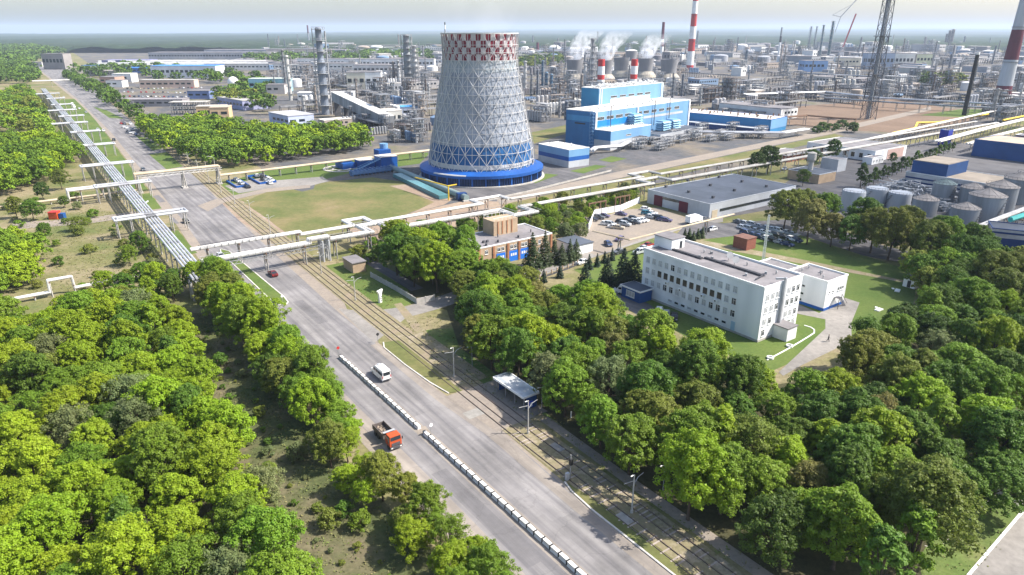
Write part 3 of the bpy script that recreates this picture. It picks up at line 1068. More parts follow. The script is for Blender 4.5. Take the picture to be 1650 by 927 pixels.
for x, y in ((8.6, 14.5), (10.4, 17.6)):
    b = MB()
    b.cyl((0, 0, 0), (0, 0, 1.3), 0.08, n=6)
    b.cyl((0, 0, 1.2), (-0.3, -0.5, 1.5), 0.1, 0.9, n=14)
    b.obj('satellite_dish', M['steel'], off, (x, y, OH + 0.06))

# lower annex and link
AH = 7.6
an = bld('office_annex', 'white two storey annex with a small blue door beside the office block', 'building', 82.6, 156.2)
b = MB()
wallbox(b, 9.2, 11.0, AH)
b.obj('wall', M['white_wall'], an)
flat_roof(an, 9.2, 11.0, AH, M['roof_felt'], M['white'], 0.45)
b = MB()
b.box(4.6, 5.5, 0, 9.34, 11.14, 0.8)
b.obj('plinth', M['blue'], an)
for y, z in ((8.4, 4.7), (6.2, 4.7), (6.3, 2.6), (6.6, 0.9)):
    window(an, 0, y, z, 1.0, 0.7, 'l', M['glass'], 1)
for x in (1.6, 3.2, 5.6, 6.6, 7.6):
    window(an, x, 0, 4.4, 0.7, 1.0 if x > 5 else 0.6, 'f', M['glass'], 1)
b = MB()
b.box(-0.05, 9.0, 0.0, 0.14, 1.2, 2.1)
b.obj('door', M['blue'], an)
b = MB()
for i in range(9):
    b.box(5.4 + i * 0.32, -0.9, 2.9 - i * 0.34, 0.32, 1.0, 0.06)
b.bar((5.2, -1.4, 3.9), (8.4, -1.4, 0.8), 0.07)
b.bar((5.2, -1.4, 2.9), (5.2, -1.4, 3.9), 0.07)
b.box(4.7, -0.8, 2.88, 1.3, 1.4, 0.08)
b.bar((4.2, -1.4, 0), (4.2, -1.4, 2.9), 0.1)
b.obj('outside_stair', M['steel_dark'], an)
b = MB()
wallbox(b, 14.2, 9.2, 6.6, 0, 0, -14.35, 12.4)
lk = b.obj('link_wall', M['white_wall'], an)
flat_roof(an, 22.4, 9.2, 6.6, M['roof_felt'], M['white'], 0.4, -14.35, 12.4)
b = MB()
b.box(5, 15.2, 0, 6.2, 5.4, 6.58)
b.obj('link_end_wall', M['white_wall'], an)
b = MB()
vents(b, 5, 9, 10, AH + 0.05, 0.8)
b.obj('roof_vents', M['steel'], an)

# blue entrance kiosk at the foot of the office
ki = thing('entrance_kiosk', 'small blue walled entrance kiosk with a flat white edged roof against the office block', 'kiosk', W(113.3, 122.6), RZ)
b = MB()
wallbox(b, 4.4, 6.6, 3.0)
b.obj('wall', M['navy_panel'], ki)
b = MB()
b.box(2.2, 3.3, 3.003, 5.0, 7.2, 0.35)
b.obj('roof_edge', M['white'], ki)
b = MB()
b.box(2.2, 3.3, 3.36, 4.6, 6.8, 0.04)
b.obj('roof', M['roof_blue_felt'], ki)
window(ki, 0, 3.4, 0.9, 3.0, 1.6, 'l', M['blind'], 2)

# brick shed, white hut
sh = bld('brick_shed', 'windowless red brick shed on the lawn behind the office block', 'shed', 125.3, 183.2)
b = MB()
wallbox(b, 4.8, 5.2, 3.7)
b.obj('wall', M['brick'], sh)
b = MB()
b.box(2.4, 2.6, 3.703, 5.1, 5.5, 0.18)
b.obj('roof', mat('rusty_roof', (0.17, 0.09, 0.07), 0.2, 0.8, 0.9), sh)
hu = bld('white_hut', 'little white hut standing alone on the grass near the wood', 'hut', 76.8, 191.0)
b = MB()
wallbox(b, 3.2, 3.2, 2.8)
b.obj('wall', M['white_wall'], hu)
b = MB()
b.box(1.6, 1.6, 2.803, 3.5, 3.5, 0.16)
b.obj('roof', M['roof_felt'], hu)
b = MB()
b.box(-0.04, 1.6, 0.1, 0.1, 0.9, 1.9)
b.obj('door', M['black'], hu)

# wide warehouse
WH, WDW, WDU = 5.5, 54.8, 31.5
wa = bld('warehouse', 'broad single storey pale warehouse with a blue grey flat roof and dark red gates', 'building', 158.2, 205.5)
b = MB()
wallbox(b, WDW, WDU, WH)
b.obj('wall', M['grey_panel'], wa)
flat_roof(wa, WDW, WDU, WH, M['roof_blue_felt'], M['grey_panel'], 0.25)
for y in (12.5, 25.5):
    b = MB()
    b.box(-0.08, 0, 0, 0.2, 4.4, 4.2)
    b.obj('gate', M['maroon'], wa, (0, y, 0))
b = MB()
b.box(-0.05, 19.0, 3.2, 0.12, 8.4, 1.0)
b.obj('window_strip', M['glass'], wa)
b = MB()
b.box(28, -0.05, 2.0, 44, 0.12, 1.0)
b.obj('window_strip', M['glass'], wa)
b = MB()
b.box(3.0, -0.06, 0, 3.2, 0.14, 3.0)
b.obj('door', M['pipe_tan'], wa)
b = MB()
for i in range(3):
    for j in range(3):
        x, y = 9 + i * 17, 6 + j * 12 + (i % 2) * 3
        b.box(x, y, WH + 0.06, 0.9, 0.9, 0.9)
b.obj('roof_vents', M['steel_dark'], wa)
b = MB()
b.box(47, -2.2, 0, 9, 4.0, 3.2)
b.obj('lean_to', M['white_wall'], wa)

# garage with blue gates and a hose tower
gh = 6.0
ga = bld('fire_garage', 'orange brick garage with three bright blue gates and a buff tower on its roof', 'building', 161.0, 96.5)
b = MB()
wallbox(b, 35.5, 14.5, gh)
b.obj('wall', M['brick_buff'], ga)
flat_roof(ga, 35.5, 14.5, gh, M['roof_felt'], M['white_wall'], 0.3)
b = MB()
for x in (3.0, 8.0, 13.2, 18.4, 22.6, 26.6, 35.2):
    b.box(x, -0.15, 0, 0.7, 0.3, gh - 0.05)
b.obj('pier', M['brick_orange'], ga)
for x in (15.8, 20.5, 24.6):
    b = MB()
    b.box(0, -0.07, 0.02, 3.2, 0.14, 3.3)
    g = b.obj('gate', mat('bright_blue_gate', (0.02, 0.16, 0.62), 0.06, 0.5, 0.5) if x == 15.8 else bpy.data.materials['bright_blue_gate'], ga, (x, 0, 0))
    b = MB()
    for dx in (-0.8, 0, 0.8):
        b.box(dx, -0.16, 1.7, 0.55, 0.05, 0.8)
    b.obj('gate_window', M['frame'], g)
for x in (15.1, 16.5, 19.8, 21.2, 24.0, 25.2, 10.6, 5.5):
    window(ga, x, 0, 3.9, 1.1, 1.3, 'f', M['glass'], 0)
for x in (28.4, 30.6, 32.8):
    for z in (0.9, 3.6):
        window(ga, x, 0, z, 1.0, 1.4, 'f', M['glass'], 0)
b = MB()
b.box(23.5, 11.2, gh + 0.07, 9.2, 6.0, 4.6)
ht = b.obj('hose_tower', M['brick_buff'], ga)
b = MB()
for x in np.arange(19.2, 28.2, 1.5):
    for y in (8.4, 14.0):
        b.bar((x, y, gh + 4.7), (x, y, gh + 5.7), 0.08)
for y in (8.4, 14.0):
    b.bar((18.9, y, gh + 5.7), (28.1, y, gh + 5.7), 0.1)
for x in (18.9, 28.1):
    b.bar((x, 8.4, gh + 5.7), (x, 14.0, gh + 5.7), 0.1)
b.obj('tower_railing', M['white'], ht)
b = MB()
for x in (20.5, 22.2, 24, 25.8):
    b.box(x, 8.1, gh + 0.5, 0.35, 0.12, 4.0)
b.obj('tower_ribs', M['brick_orange'], ht)
b = MB()
vents(b, 12, 34, 8, gh + 0.05, 0.9)
b.obj('roof_vents', M['steel_dark'], ga)
b = MB()
b.bar((35.6, 10, 3.0), (41, 10, 3.4), 2.4, 0, 0.5)
b.box(40.6, 10, 0, 1.2, 2.2, 3.2)
b.obj('side_canopy', M['white_wall'], ga)
# small sheds near the car park
for nm, lab, (px, py), dw, du, h, wm, rm in (
        ('garden_shed', 'low shed with a dark roof and white end wall beside the spruces', (955, 405), 7.5, 9, 3.0, 'white_wall', 'roof_blue_felt'),
        ('gatehouse', 'pinkish gatehouse by the fence corner below the pipe bridge', (590, 437), 4.0, 7.0, 3.0, 'brick_buff', 'roof_felt')):
    u_, w_ = UW(px, py)
    s = bld(nm, lab, 'shed', u_, w_ - dw)
    b = MB()
    wallbox(b, dw, du, h)
    b.obj('wall', M[wm], s)
    b = MB()
    b.box(dw / 2, du / 2, h + 0.003, dw + 0.5, du + 0.5, 0.22)
    b.obj('roof', M[rm], s)

# ---------------------------------------------------------------- blue power plant
PR = math.radians(46)
PC, PS = math.cos(PR), math.sin(PR)
PA = (57.7, 404.5)


def pl(a, bb):
    return (PA[0] + PC * a - PS * bb, PA[1] + PS * a + PC * bb, 0)


tu = thing('turbine_hall', 'long light blue turbine hall with a row of windows and a dark blue gable', 'building', pl(0, 12.05), PR)
b = MB()
b.box(54, 11, 0, 108, 22, 21)
b.obj('wall', M['blue_light'], tu)
b = MB()
b.box(-0.06, 11, 0, 0.1, 21.96, 20.98)
b.box(-0.09, 11, 15.2, 0.2, 20, 3.2, 0, 1)
b.box(-0.12, 11, 13.4, 0.2, 8, 0.8, 0, 2)
b.obj('gable_wall', [mat('deep_blue_gable', (0.02, 0.15, 0.36), 0.08, 0.2, 0.5), mat('mid_blue_gable', (0.06, 0.27, 0.52), 0.08, 0.2, 0.5), M['glass']], tu)
flat_roof(tu, 108, 22, 21.0, M['roof_light'], M['white'], 0.5)
b = MB()
b.box(22, -0.08, 12.4, 41, 0.16, 3.6)
b.box(75, -0.06, 13.0, 48, 0.12, 1.5, 0, 1)
b.obj('blue_band', [mat('cobalt_band', (0.01, 0.2, 0.58), 0.05, 0.3, 0.5), M['grey_panel']], tu)
for x in (5.5, 15, 24.5, 34):
    window(tu, x, -0.02, 16.0, 7.2, 2.0, 'f', M['glass'], 2)
for x in (46, 54, 63, 72, 81, 91):
    window(tu, x, -0.02, 16.2, 6.0, 1.9, 'f', M['glass'], 2)
b = MB()
for x in (1.0, 44.0, 107.2):
    b.box(x, -0.25, 0, 1.3, 0.5, 21)
b.obj('pilaster', M['white_wall'], tu)
b = MB()
for z in range(2, 21, 2):
    b.box(-0.8, 1.2, z, 1.4, 2.6, 0.12)
    b.bar((-1.5, 0, z), (-1.5, 2.4, z + 2), 0.12)
for x, y in ((-1.5, 0), (-1.5, 2.5)):
    b.bar((x, y, 0), (x, y, 21), 0.16)
b.obj('fire_escape', M['blue_light'], tu)
b = MB()
for x in np.arange(3, 98, 6.5):
    b.box(x, R.uniform(4, 18), 21.06, 1.6, 1.2, 1.1, 0.2)
b.obj('roof_vents', M['white'], tu)
b = MB()
for x in (14, 62, 80):
    b.cyl((x, -1.2, 8), (x, -1.2, 24), 0.25, n=8)
b.obj('exhaust_pipe', M['steel_dark'], tu)

bo = thing('boiler_house', 'tall light blue boiler house with a white band and small windows', 'building', pl(32, 34.2), PR)
b = MB()
b.box(37.5, 7, 0, 75, 14, 31.5)
b.obj('wall', M['blue_light'], bo)
b = MB()
b.box(-0.06, 7, 0, 0.1, 13.96, 31.48)
b.obj('gable_wall', mat('steel_blue_gable', (0.04, 0.24, 0.44), 0.06, 0.2, 0.5), bo)
flat_roof(bo, 75, 14, 31.5, M['roof_light'], M['white'], 0.4)
b = MB()
b.box(36, -0.08, 21.3, 46, 0.16, 3.0)
b.obj('white_band', M['white_wall'], bo)
for x in (16.5, 26.5, 36.5, 46.5, 56):
    window(bo, x, -0.02, 24.9, 7.0, 1.4, 'f', M['glass'], 2)
b = MB()
for x in (0.9, 3.0, 73, 74.6):
    b.box(x, -0.2, 0, 0.9, 0.4, 31.5)
b.obj('pilaster', mat('pale_corner_trim', (0.55, 0.66, 0.78), 0.05, 0.4, 0.5), bo)
b = MB()
for i in range(34):
    x = R.uniform(2, 73)
    b.cyl((x, R.uniform(2, 12), 31.5), (x, R.uniform(2, 12), 31.5 + R.uniform(1.0, 2.6)), 0.4, n=6)
    b.box(R.uniform(2, 73), R.uniform(2, 12), 31.55, R.uniform(1, 3.5), R.uniform(1, 3), R.uniform(0.6, 1.8), R.random())
b.obj('roof_vents', M['white'], bo)

lo = thing('pump_hall', 'low light blue hall with a grey foot standing in front of the turbine hall', 'building', pl(0, 0), PR)
b = MB()
b.box(21, 6, 0, 42, 12, 11)
b.obj('wall', M['blue_light'], lo)
b = MB()
b.box(14, -0.06, 0, 28, 0.14, 5.4)
b.obj('grey_foot', M['grey_panel'], lo)
b = MB()
b.box(-0.07, 6, 5.6, 0.16, 11.9, 5.3, 0, 0)
b.box(-0.08, 6, 0, 0.16, 12, 5.5, 0, 1)
b.obj('gable_cladding', [bpy.data.materials['deep_blue_gable'], M['grey_panel']], lo)
flat_roof(lo, 42, 12, 11.0, M['roof_light'], M['white'], 0.35)
window(lo, 18, -0.02, 7.0, 5.5, 0.9, 'f', M['glass'], 2)
b = MB()
for x in np.arange(10, 40, 2.2):
    b.cyl((x, 4, 11), (x, 4, 12.4), 0.5, 0.35, n=8)
b.obj('roof_vents', M['white'], lo)
# turbine air intakes: banks of light blue louvred hoods
fi = None
for i, (a, bb, lab) in enumerate(((38, 8, 'light blue louvred air intake house standing on the pump hall roof'), (64, 3, 'pair of light blue louvred air intakes in front of the turbine hall, left unit'), (76, 3, 'pair of light blue louvred air intakes in front of the turbine hall, right unit'))):
    t = thing('air_intake', lab, 'air intake', pl(a, bb), PR)
    t.location.z = 11.1 if i == 0 else 0
    zb = 0 if i == 0 else 5
    b = MB()
    b.box(0, 2.5, 0, 7.4, 5.0, zb + 6.4)
    b.obj('housing', M['blue_light'], t)
    b = MB()
    for k in range(4):
        z = zb + 0.7 + k * 1.45
        b.add([(-4.4, 0, z + 0.9), (4.4, 0, z + 0.9), (4.6, -1.5, z), (-4.6, -1.5, z), (-4.4, 0, z + 1.0), (4.4, 0, z + 1.0), (4.6, -1.6, z + 0.05), (-4.6, -1.6, z + 0.05)],
              [(0, 1, 2, 3), (7, 6, 5, 4), (3, 2, 6, 7), (0, 3, 7, 4), (2, 1, 5, 6)])
        b.add([(-3.71, 0, z + 0.9), (-3.71, 5, z + 0.9), (-5.0, 5, z), (-5.0, 0, z)], [(0, 1, 2, 3)])
    b.obj('louvre_hoods', mat('pale_blue_hood', (0.28, 0.48, 0.62), 0.08, 0.4, 0.5), t)
wl_ = thing('plant_low_wing', 'low grey wing with a long pale roof in front of the turbine hall', 'building', pl(44, -6), PR)
b = MB()
b.box(26, 7, 0, 52, 14, 5.0)
b.obj('wall', M['grey_panel'], wl_)
flat_roof(wl_, 52, 14, 5.0, M['roof_blue_felt'], M['grey_panel'], 0.4)
# long blue hall to the right
lb = thing('long_blue_hall', 'long low blue hall with a cream roof to the right of the power plant', 'building', (177.3, 477.4, 0), PR)
b = MB()
b.box(13, 41, 0, 26, 82, 9.0)
b.obj('wall', mat('mid_blue_wall', (0.03, 0.20, 0.42), 0.06, 0.3, 0.5), lb)
b = MB()
b.box(13, -0.08, 2.6, 26, 0.16, 6.3)
b.obj('end_cladding', M['blue_light'], lb)
flat_roof(lb, 26, 82, 9.0, M['roof_light'], M['blue'], 0.3)
b = MB()
b.box(-4.5, 30, 0, 9, 58, 3.4)
b.obj('lean_to', M['blue_dark'], lb)
b = MB()
b.box(-4.6, 30, 3.402, 9.2, 58.4, 0.2)
b.obj('lean_to_roof', M['grey_panel'], lb)
b = MB()
for i in range(26):
    x, y = R.uniform(3, 24), R.uniform(2, 80)
    b.cyl((x, y, 9), (x, y, 9 + R.uniform(1.2, 2.6)), 0.35, n=6)
    b.cyl((x, y, 10.2), (x + 0.8, y, 10.4), 0.5, n=6)
b.obj('roof_vents', M['rust'], lb)
# blue and white box next to the tower
bw = bld('compressor_house', 'box shaped hall in light blue, blue and grey bands beside the cooling tower', 'building', *UW(916, 271))
b = MB()
b.box(7.0, 12.6, 0, 14, 25.2, 3.4, 0, 0)
b.box(7.0, 12.6, 3.4, 14, 25.2, 2.1, 0, 1)
b.box(7.0, 12.6, 5.5, 14, 25.2, 3.6, 0, 2)
b.obj('wall', [M['grey_panel'], M['blue'], M['blue_light']], bw)
flat_roof(bw, 14, 25.2, 9.1, M['roof_light'], M['white'], 0.25)
b = MB()
vents(b, 8, 13, 23, 9.15, 1.2)
b.obj('roof_vents', M['white'], bw)

# ---------------------------------------------------------------- pipe racks and pipe bridges
def W3(u, w, z):
    return Vector(W(u, w, z))


def trestle(b, u, w, z, half=1.0, along='w', t=0.3, m=0, mh=1, head=True):
    """a pair of posts with a cross head under pipes that run along w (or u)"""
    a = (half, 0) if along == 'w' else (0, half)
    for s in (-1, 1):
        b.bar(W3(u + a[0] * s, w + a[1] * s, 0), W3(u + a[0] * s, w + a[1] * s, z), t, m)
    if head:
        b.bar(W3(u - a[0] * 1.35, w - a[1] * 1.35, z), W3(u + a[0] * 1.35, w + a[1] * 1.35, z), t * 1.2, mh)
        b.bar(W3(u - a[0], w - a[1], z * 0.35), W3(u + a[0], w + a[1], z * 0.9), t * 0.5, mh)


def pipeline(name, label, path, offs, r, m, post_step=10.0, posts=(), postm=('concrete', 'rust'), zoff=0.0, half=1.0, walk=False, group=None, n=8, cat='pipeline'):
    """pipes side by side along a polyline of (u, w, z); offs are sideways offsets of each pipe"""
    t = thing(name, label, cat, W(path[0][0], path[0][1]), 0, group)
    base = Vector(t.location)
    P = [Vector((p[0], p[1], p[2])) for p in path]
    nrm = []
    for i in range(len(P)):
        d = Vector((0, 0, 0))
        if i > 0:
            d += (P[i] - P[i - 1]).normalized()
        if i + 1 < len(P):
            d += (P[i + 1] - P[i]).normalized()
        d.z = 0
        d.normalize()
        q = Vector((-d.y, d.x, 0))
        if 0 < i < len(P) - 1:
            e = (P[i + 1] - P[i]).copy()
            e.z = 0
            if e.length > 0.01:
                e.normalize()
                q = q / max(0.5, abs(q.dot(Vector((-e.y, e.x, 0)))))
        nrm.append(q)
    for o_ in offs:
        b = MB()
        b.tube([W3(*(p + q * o_)) - base for p, q in zip(P, nrm)], r, n)
        b.obj('pipe', m, t, smooth=True)
    b = MB()
    acc = post_step * 0.5
    k = 0
    for i in range(len(P) - 1):
        seg = P[i + 1] - P[i]
        L = seg.length
        while acc < L:
            p = P[i] + seg * (acc / L)
            along = 'u' if abs(seg.x) > abs(seg.y) else 'w'
            pb = MB()
            trestle(pb, p.x, p.y, p.z - r - 0.12 + zoff, half, along)
            pb.v = [tuple(Vector(v) - base) for v in pb.v]
            if k < 95:
                pb.obj('trestle', [M[postm[0]], M[postm[1]]], t)
            k += 1
            acc += post_step
        acc -= L
    if walk:
        b = MB()
        for i in range(len(P) - 1):
            for s in (-1.0, 1.0):
                o_ = (max(offs) + r + 0.35) * s
                a, c = W3(*(P[i] + nrm[i] * o_)) - base, W3(*(P[i + 1] + nrm[i + 1] * o_)) - base
                b.bar(a + Vector((0, 0, 0.9)), c + Vector((0, 0, 0.9)), 0.09)
                nseg = max(1, int((c - a).length / 2))
                for j in range(nseg + 1):
                    q = a.lerp(c, j / nseg)
                    b.bar(q - Vector((0, 0, 0.3)), q + Vector((0, 0, 0.9)), 0.08)
        b.obj('hand_rail', M['steel'], t)
    return t


# five pipes on tall posts along the avenue
def rackw(u):
    return 32.3 + (u - 184) * 0.0095


RZ6 = 6.2
rk = thing('pipe_rack', 'elevated rack of five silver pipes on posts running along the left side of the avenue', 'pipe rack', W(184, rackw(184)))
rb = Vector(rk.location)
for o_ in (-1.9, -0.95, 0.0, 0.95, 1.9):
    b = MB()
    b.tube([W3(u, rackw(u) + o_, RZ6 + (0.1 if o_ == 0 else 0)) - rb for u in (182, 300, 480, 700, 940)], 0.34, 8)
    b.obj('pipe', M['galv'], rk, smooth=True)
for k, u in enumerate(np.arange(186, 930, 9.0)):
    b = MB()
    trestle(b, u, rackw(u), RZ6 - 0.5, 1.9, 'u', 0.32)
    b.v = [tuple(Vector(v) - rb) for v in b.v]
    b.obj('trestle', [M['concrete'], M['steel']], rk)
for x, y, rr, ll in ((236, 350, 11.5, 11.0), (185, 300, 10, 10.5), (158, 268, 11, 11), (130, 237, 11.5, 12), (119, 215, 11, 5), (111, 200, 9, 12), (104, 189, 11, 5), (98, 179, 10, 9), (92, 170, 11, 4), (86, 160, 10, 4), (80, 152, 10, 10)):
    u0, _ = UW(x, y, RZ6)
    w0 = rackw(u0)
    for sgn, ln in ((1, rr), (-1, ll)):
        b = MB()
        for k, dz in ((0, 0.72), (1, 0.72)):
            e = ln - k * 1.1
            g = 2.6 - k * 1.0
            b.tube([W3(u0 - g, w0 - sgn * 1.6, RZ6 + dz) - rb, W3(u0 - g, w0 + sgn * e, RZ6 + dz) - rb, W3(u0 + g, w0 + sgn * e, RZ6 + dz) - rb, W3(u0 + g, w0 - sgn * 1.6, RZ6 + dz) - rb], 0.36, 8)
        b.obj('expansion_loop', M['galv'], rk, smooth=True)
        b = MB()
        for q in (0.55, 0.95):
            trestle(b, u0, w0 + sgn * ln * q, RZ6 + 0.3, 2.3, 'w', 0.26)
        b.v = [tuple(Vector(v) - rb) for v in b.v]
        b.obj('loop_trestle', [M['concrete'], M['steel']], rk)
b = MB()
b.box(0, 0, 5.2, 3.2, 6.2, 0.25, RZ)
for dx, dy in ((-1.2, -2.5), (1.2, -2.5), (-1.2, 2.5), (1.2, 2.5)):
    c, s = math.cos(RZ), math.sin(RZ)
    b.box(dx * s + dy * c, -dx * c + dy * s, 0, 0.45, 0.45, 5.2, RZ)
b.obj('end_platform', M['concrete'], rk)

BP = 195.5
near_path = [(BP, 35.5, 6.3), (BP, 66, 6.3), (BP, 66.1, 7.3), (BP, 72, 7.3), (BP, 72.1, 6.3), (BP, 86, 6.3), (BP + 8.5, 86, 6.3), (BP + 8.5, 93, 6.3), (BP, 93, 6.3), (BP, 136, 6.0), (BP - 9, 136, 6.0), (BP - 9, 145, 6.0), (BP, 145, 6.0)]
near_path2 = [(BP, 145.3, 6.0), (BP, 214, 6.0), (BP + 8, 214, 6.0), (BP + 8, 226, 6.0), (BP, 226, 6.0), (BP, 330, 6.0), (BP, 560, 6.0)]
pipeline('pipe_bridge', 'nearer of the two pale pipe lines bridging the avenue, with a railing', near_path, (-0.66, 0.66), 0.58, M['pipe_white'], 11.5, half=1.2, walk=True)
far_path = [(BP + 13.5, 35.5, 6.3), (BP + 13.5, 68, 6.3), (BP + 13.5, 68.1, 5.4), (BP + 13.5, 86, 5.4), (BP + 21, 86, 5.4), (BP + 21, 93, 5.4), (BP + 13.5, 93, 5.4), (BP + 13.5, 137, 5.6), (BP + 20, 137, 5.6), (BP + 20, 150, 5.6), (BP + 13.5, 150, 5.6)]
far_path2 = [(BP + 13.5, 150.3, 5.6), (BP + 13.5, 222, 5.6), (BP + 21, 222, 5.6), (BP + 21, 234, 5.6), (BP + 13.5, 234, 5.6), (BP + 13.5, 560, 5.6)]
pipeline('pipe_bridge', 'farther of the two pale pipe lines bridging the avenue', far_path, (-0.5, 0.5), 0.46, M['pipe_white'], 9.0, half=1.0)
pipeline('pipe_line', 'weathered grey pipe line along the verge of the works road, nearer of two', near_path2, (-0.6, 0.6), 0.5, M['pipe_grey'], 11.5, half=1.1)
pipeline('pipe_line', 'weathered grey pipe line along the verge of the works road, farther of two', far_path2, (-0.5, 0.5), 0.42, M['pipe_grey'], 9.0, half=1.0)
b = MB()
bt = thing('bridge_truss', 'grey steel lattice girders and pylons carrying the pipe lines over the avenue', 'truss', W(BP, 35.5), 0)
bb_ = Vector(bt.location)
for du in (-1.5, 1.5):
    for w in np.arange(36, 70, 2.2):
        b.bar(W3(BP + du, w, 5.35) - bb_, W3(BP + du, w + 2.2, 5.35) - bb_, 0.16)
        b.bar(W3(BP + du, w, 5.35) - bb_, W3(BP + du, w + 1.1, 4.3) - bb_, 0.12)
        b.bar(W3(BP + du, w + 1.1, 4.3) - bb_, W3(BP + du, w + 2.2, 5.35) - bb_, 0.12)
        b.bar(W3(BP + du, w, 4.3) - bb_, W3(BP + du, w + 2.2, 4.3) - bb_, 0.16)
b.obj('girder', M['steel'], bt)
b = MB()
for w in np.arange(38, 62, 2.0):
    for du in (13.5 - 1.1, 13.5 + 1.1):
        b.bar(W3(BP + du, w, 6.9) - bb_, W3(BP + du, w + 2, 6.9) - bb_, 0.1)
        b.bar(W3(BP + du, w, 5.9) - bb_, W3(BP + du, w, 6.9) - bb_, 0.1)
b.obj('walkway_rail', M['steel_dark'], bt)
for w in (69.5, 71.5):
    for du in (-1.7, 0, 1.7):
        b = MB()
        b.cyl(W3(BP + du, w, 0) - bb_, W3(BP + du, w, 6.6) - bb_, 0.3, n=8)
        b.bar(W3(BP + du, w, 1) - bb_, W3(BP + du - 1.2, w, 6) - bb_, 0.14)
        b.obj('pylon', M['galv'], bt)

# the tall portal bridge farther up the avenue and its pipe line beside the field
U1 = 332.0
pb_ = thing('pipe_bridge', 'tan pipe bridge on tall portals crossing the avenue beyond the field', 'pipe bridge', W(U1, 39.5), 0)
q0 = Vector(pb_.location)
for du, z in ((-1.0, 8.3), (1.0, 8.3), (0, 7.4)):
    b = MB()
    b.tube([W3(U1 + du, 39.5, 1.6) - q0, W3(U1 + du, 39.5, z) - q0, W3(U1 + du, 74, z) - q0, W3(U1 + du, 74, 3.8) - q0], 0.42, 8)
    b.obj('pipe', M['pipe_tan'] if du else M['pipe_white'], pb_, smooth=True)
b = MB()
for du in (-1.6, 1.6):
    for w in np.arange(40, 73.5, 2.2):
        b.bar(W3(U1 + du, w, 7.6) - q0, W3(U1 + du, w + 2.2, 7.6) - q0, 0.18)
        b.bar(W3(U1 + du, w, 6.6) - q0, W3(U1 + du, w + 2.2, 6.6) - q0, 0.18)
        b.bar(W3(U1 + du, w, 6.6) - q0, W3(U1 + du, w + 2.2, 7.6) - q0, 0.12)
b.obj('girder', M['pipe_white'], pb_)
for w in (40.4, 58.5, 73.3):
    b = MB()
    for du in (-1.6, 1.6):
        b.bar(W3(U1 + du, w - 0.6, 0) - q0, W3(U1 + du, w, 7.6) - q0, 0.4)
        b.bar(W3(U1 + du, w + 0.6, 0) - q0, W3(U1 + du, w, 7.6) - q0, 0.4)
    b.box(*W3(U1, w, 0).xy - q0.xy, 0, 2.2, 4.6, 0.5, RZ)
    b.obj('portal', M['concrete'], pb_)
pipeline('low_pipeline', 'tan pipe line on low concrete trestles in front of the grove', [(U1, 74, 3.8), (U1 + 2, 120, 3.8), (U1 + 4, 215, 4.2)], (-0.9, 0, 0.9), 0.4, M['pipe_tan'], 8.0)
pipeline('low_pipeline', 'yellowish pipe line low over the dry grass left of the pipe rack', [(U1 - 1, 39, 1.6), (U1 - 2, 8, 1.6), (U1 - 4, -90, 1.4)], (-0.4, 0.45), 0.38, M['pipe_tan'], 9.0, half=0.7)
pipeline('low_pipeline', 'short pair of white pipes with a tangled end left of the pipe rack', [(U1 - 1, 38.5, 4.8), (U1 - 1, 14, 4.8), (U1 - 1, 13.9, 1.0), (U1 - 1, 10, 1.0)], (-2.0, 2.0), 0.42, M['pipe_white'], 8.0, half=2.2)
u_, w_ = UW(108, 462, 2)
pipeline('low_pipeline', 'white pipe low along the edge of the left wood with a square arch', [(u_ - 2, w_ - 60, 1.4), (u_, w_ - 4, 1.4), (u_, w_ - 3.9, 4.6), (u_, w_ + 1.5, 4.6), (u_, w_ + 1.6, 1.4), (u_ + 1, w_ + 18, 1.4)], (-0.25, 0.5), 0.33, M['pipe_white'], 7.0, half=0.6)
# small pipe bridge by the car park
cu, cw = UW(1014, 386, 5.2)
au, aw = UW(956, 372, 5.2)
eu, ew = UW(1182, 344, 5.2)
pipeline('pipe_bridge', 'slender tan pipe on posts bending round the corner of the car park', [(au, aw, 5.2), (cu, cw, 5.2), (cu + 1, ew - 30, 5.0), (eu, ew, 5.0)], (0.0, 0.5), 0.2, M['pipe_tan'], 21.0, half=0.5)

# pipe lines to the right, beyond the warehouse
def line_px(name, label, px, z, offs, r, m, step=12, cat='pipeline', half=1.0):
    pts = [(*UW(x, y, z), z) for x, y in px]
    return pipeline(name, label, pts, offs, r, m, step, half=half, cat=cat, n=6)


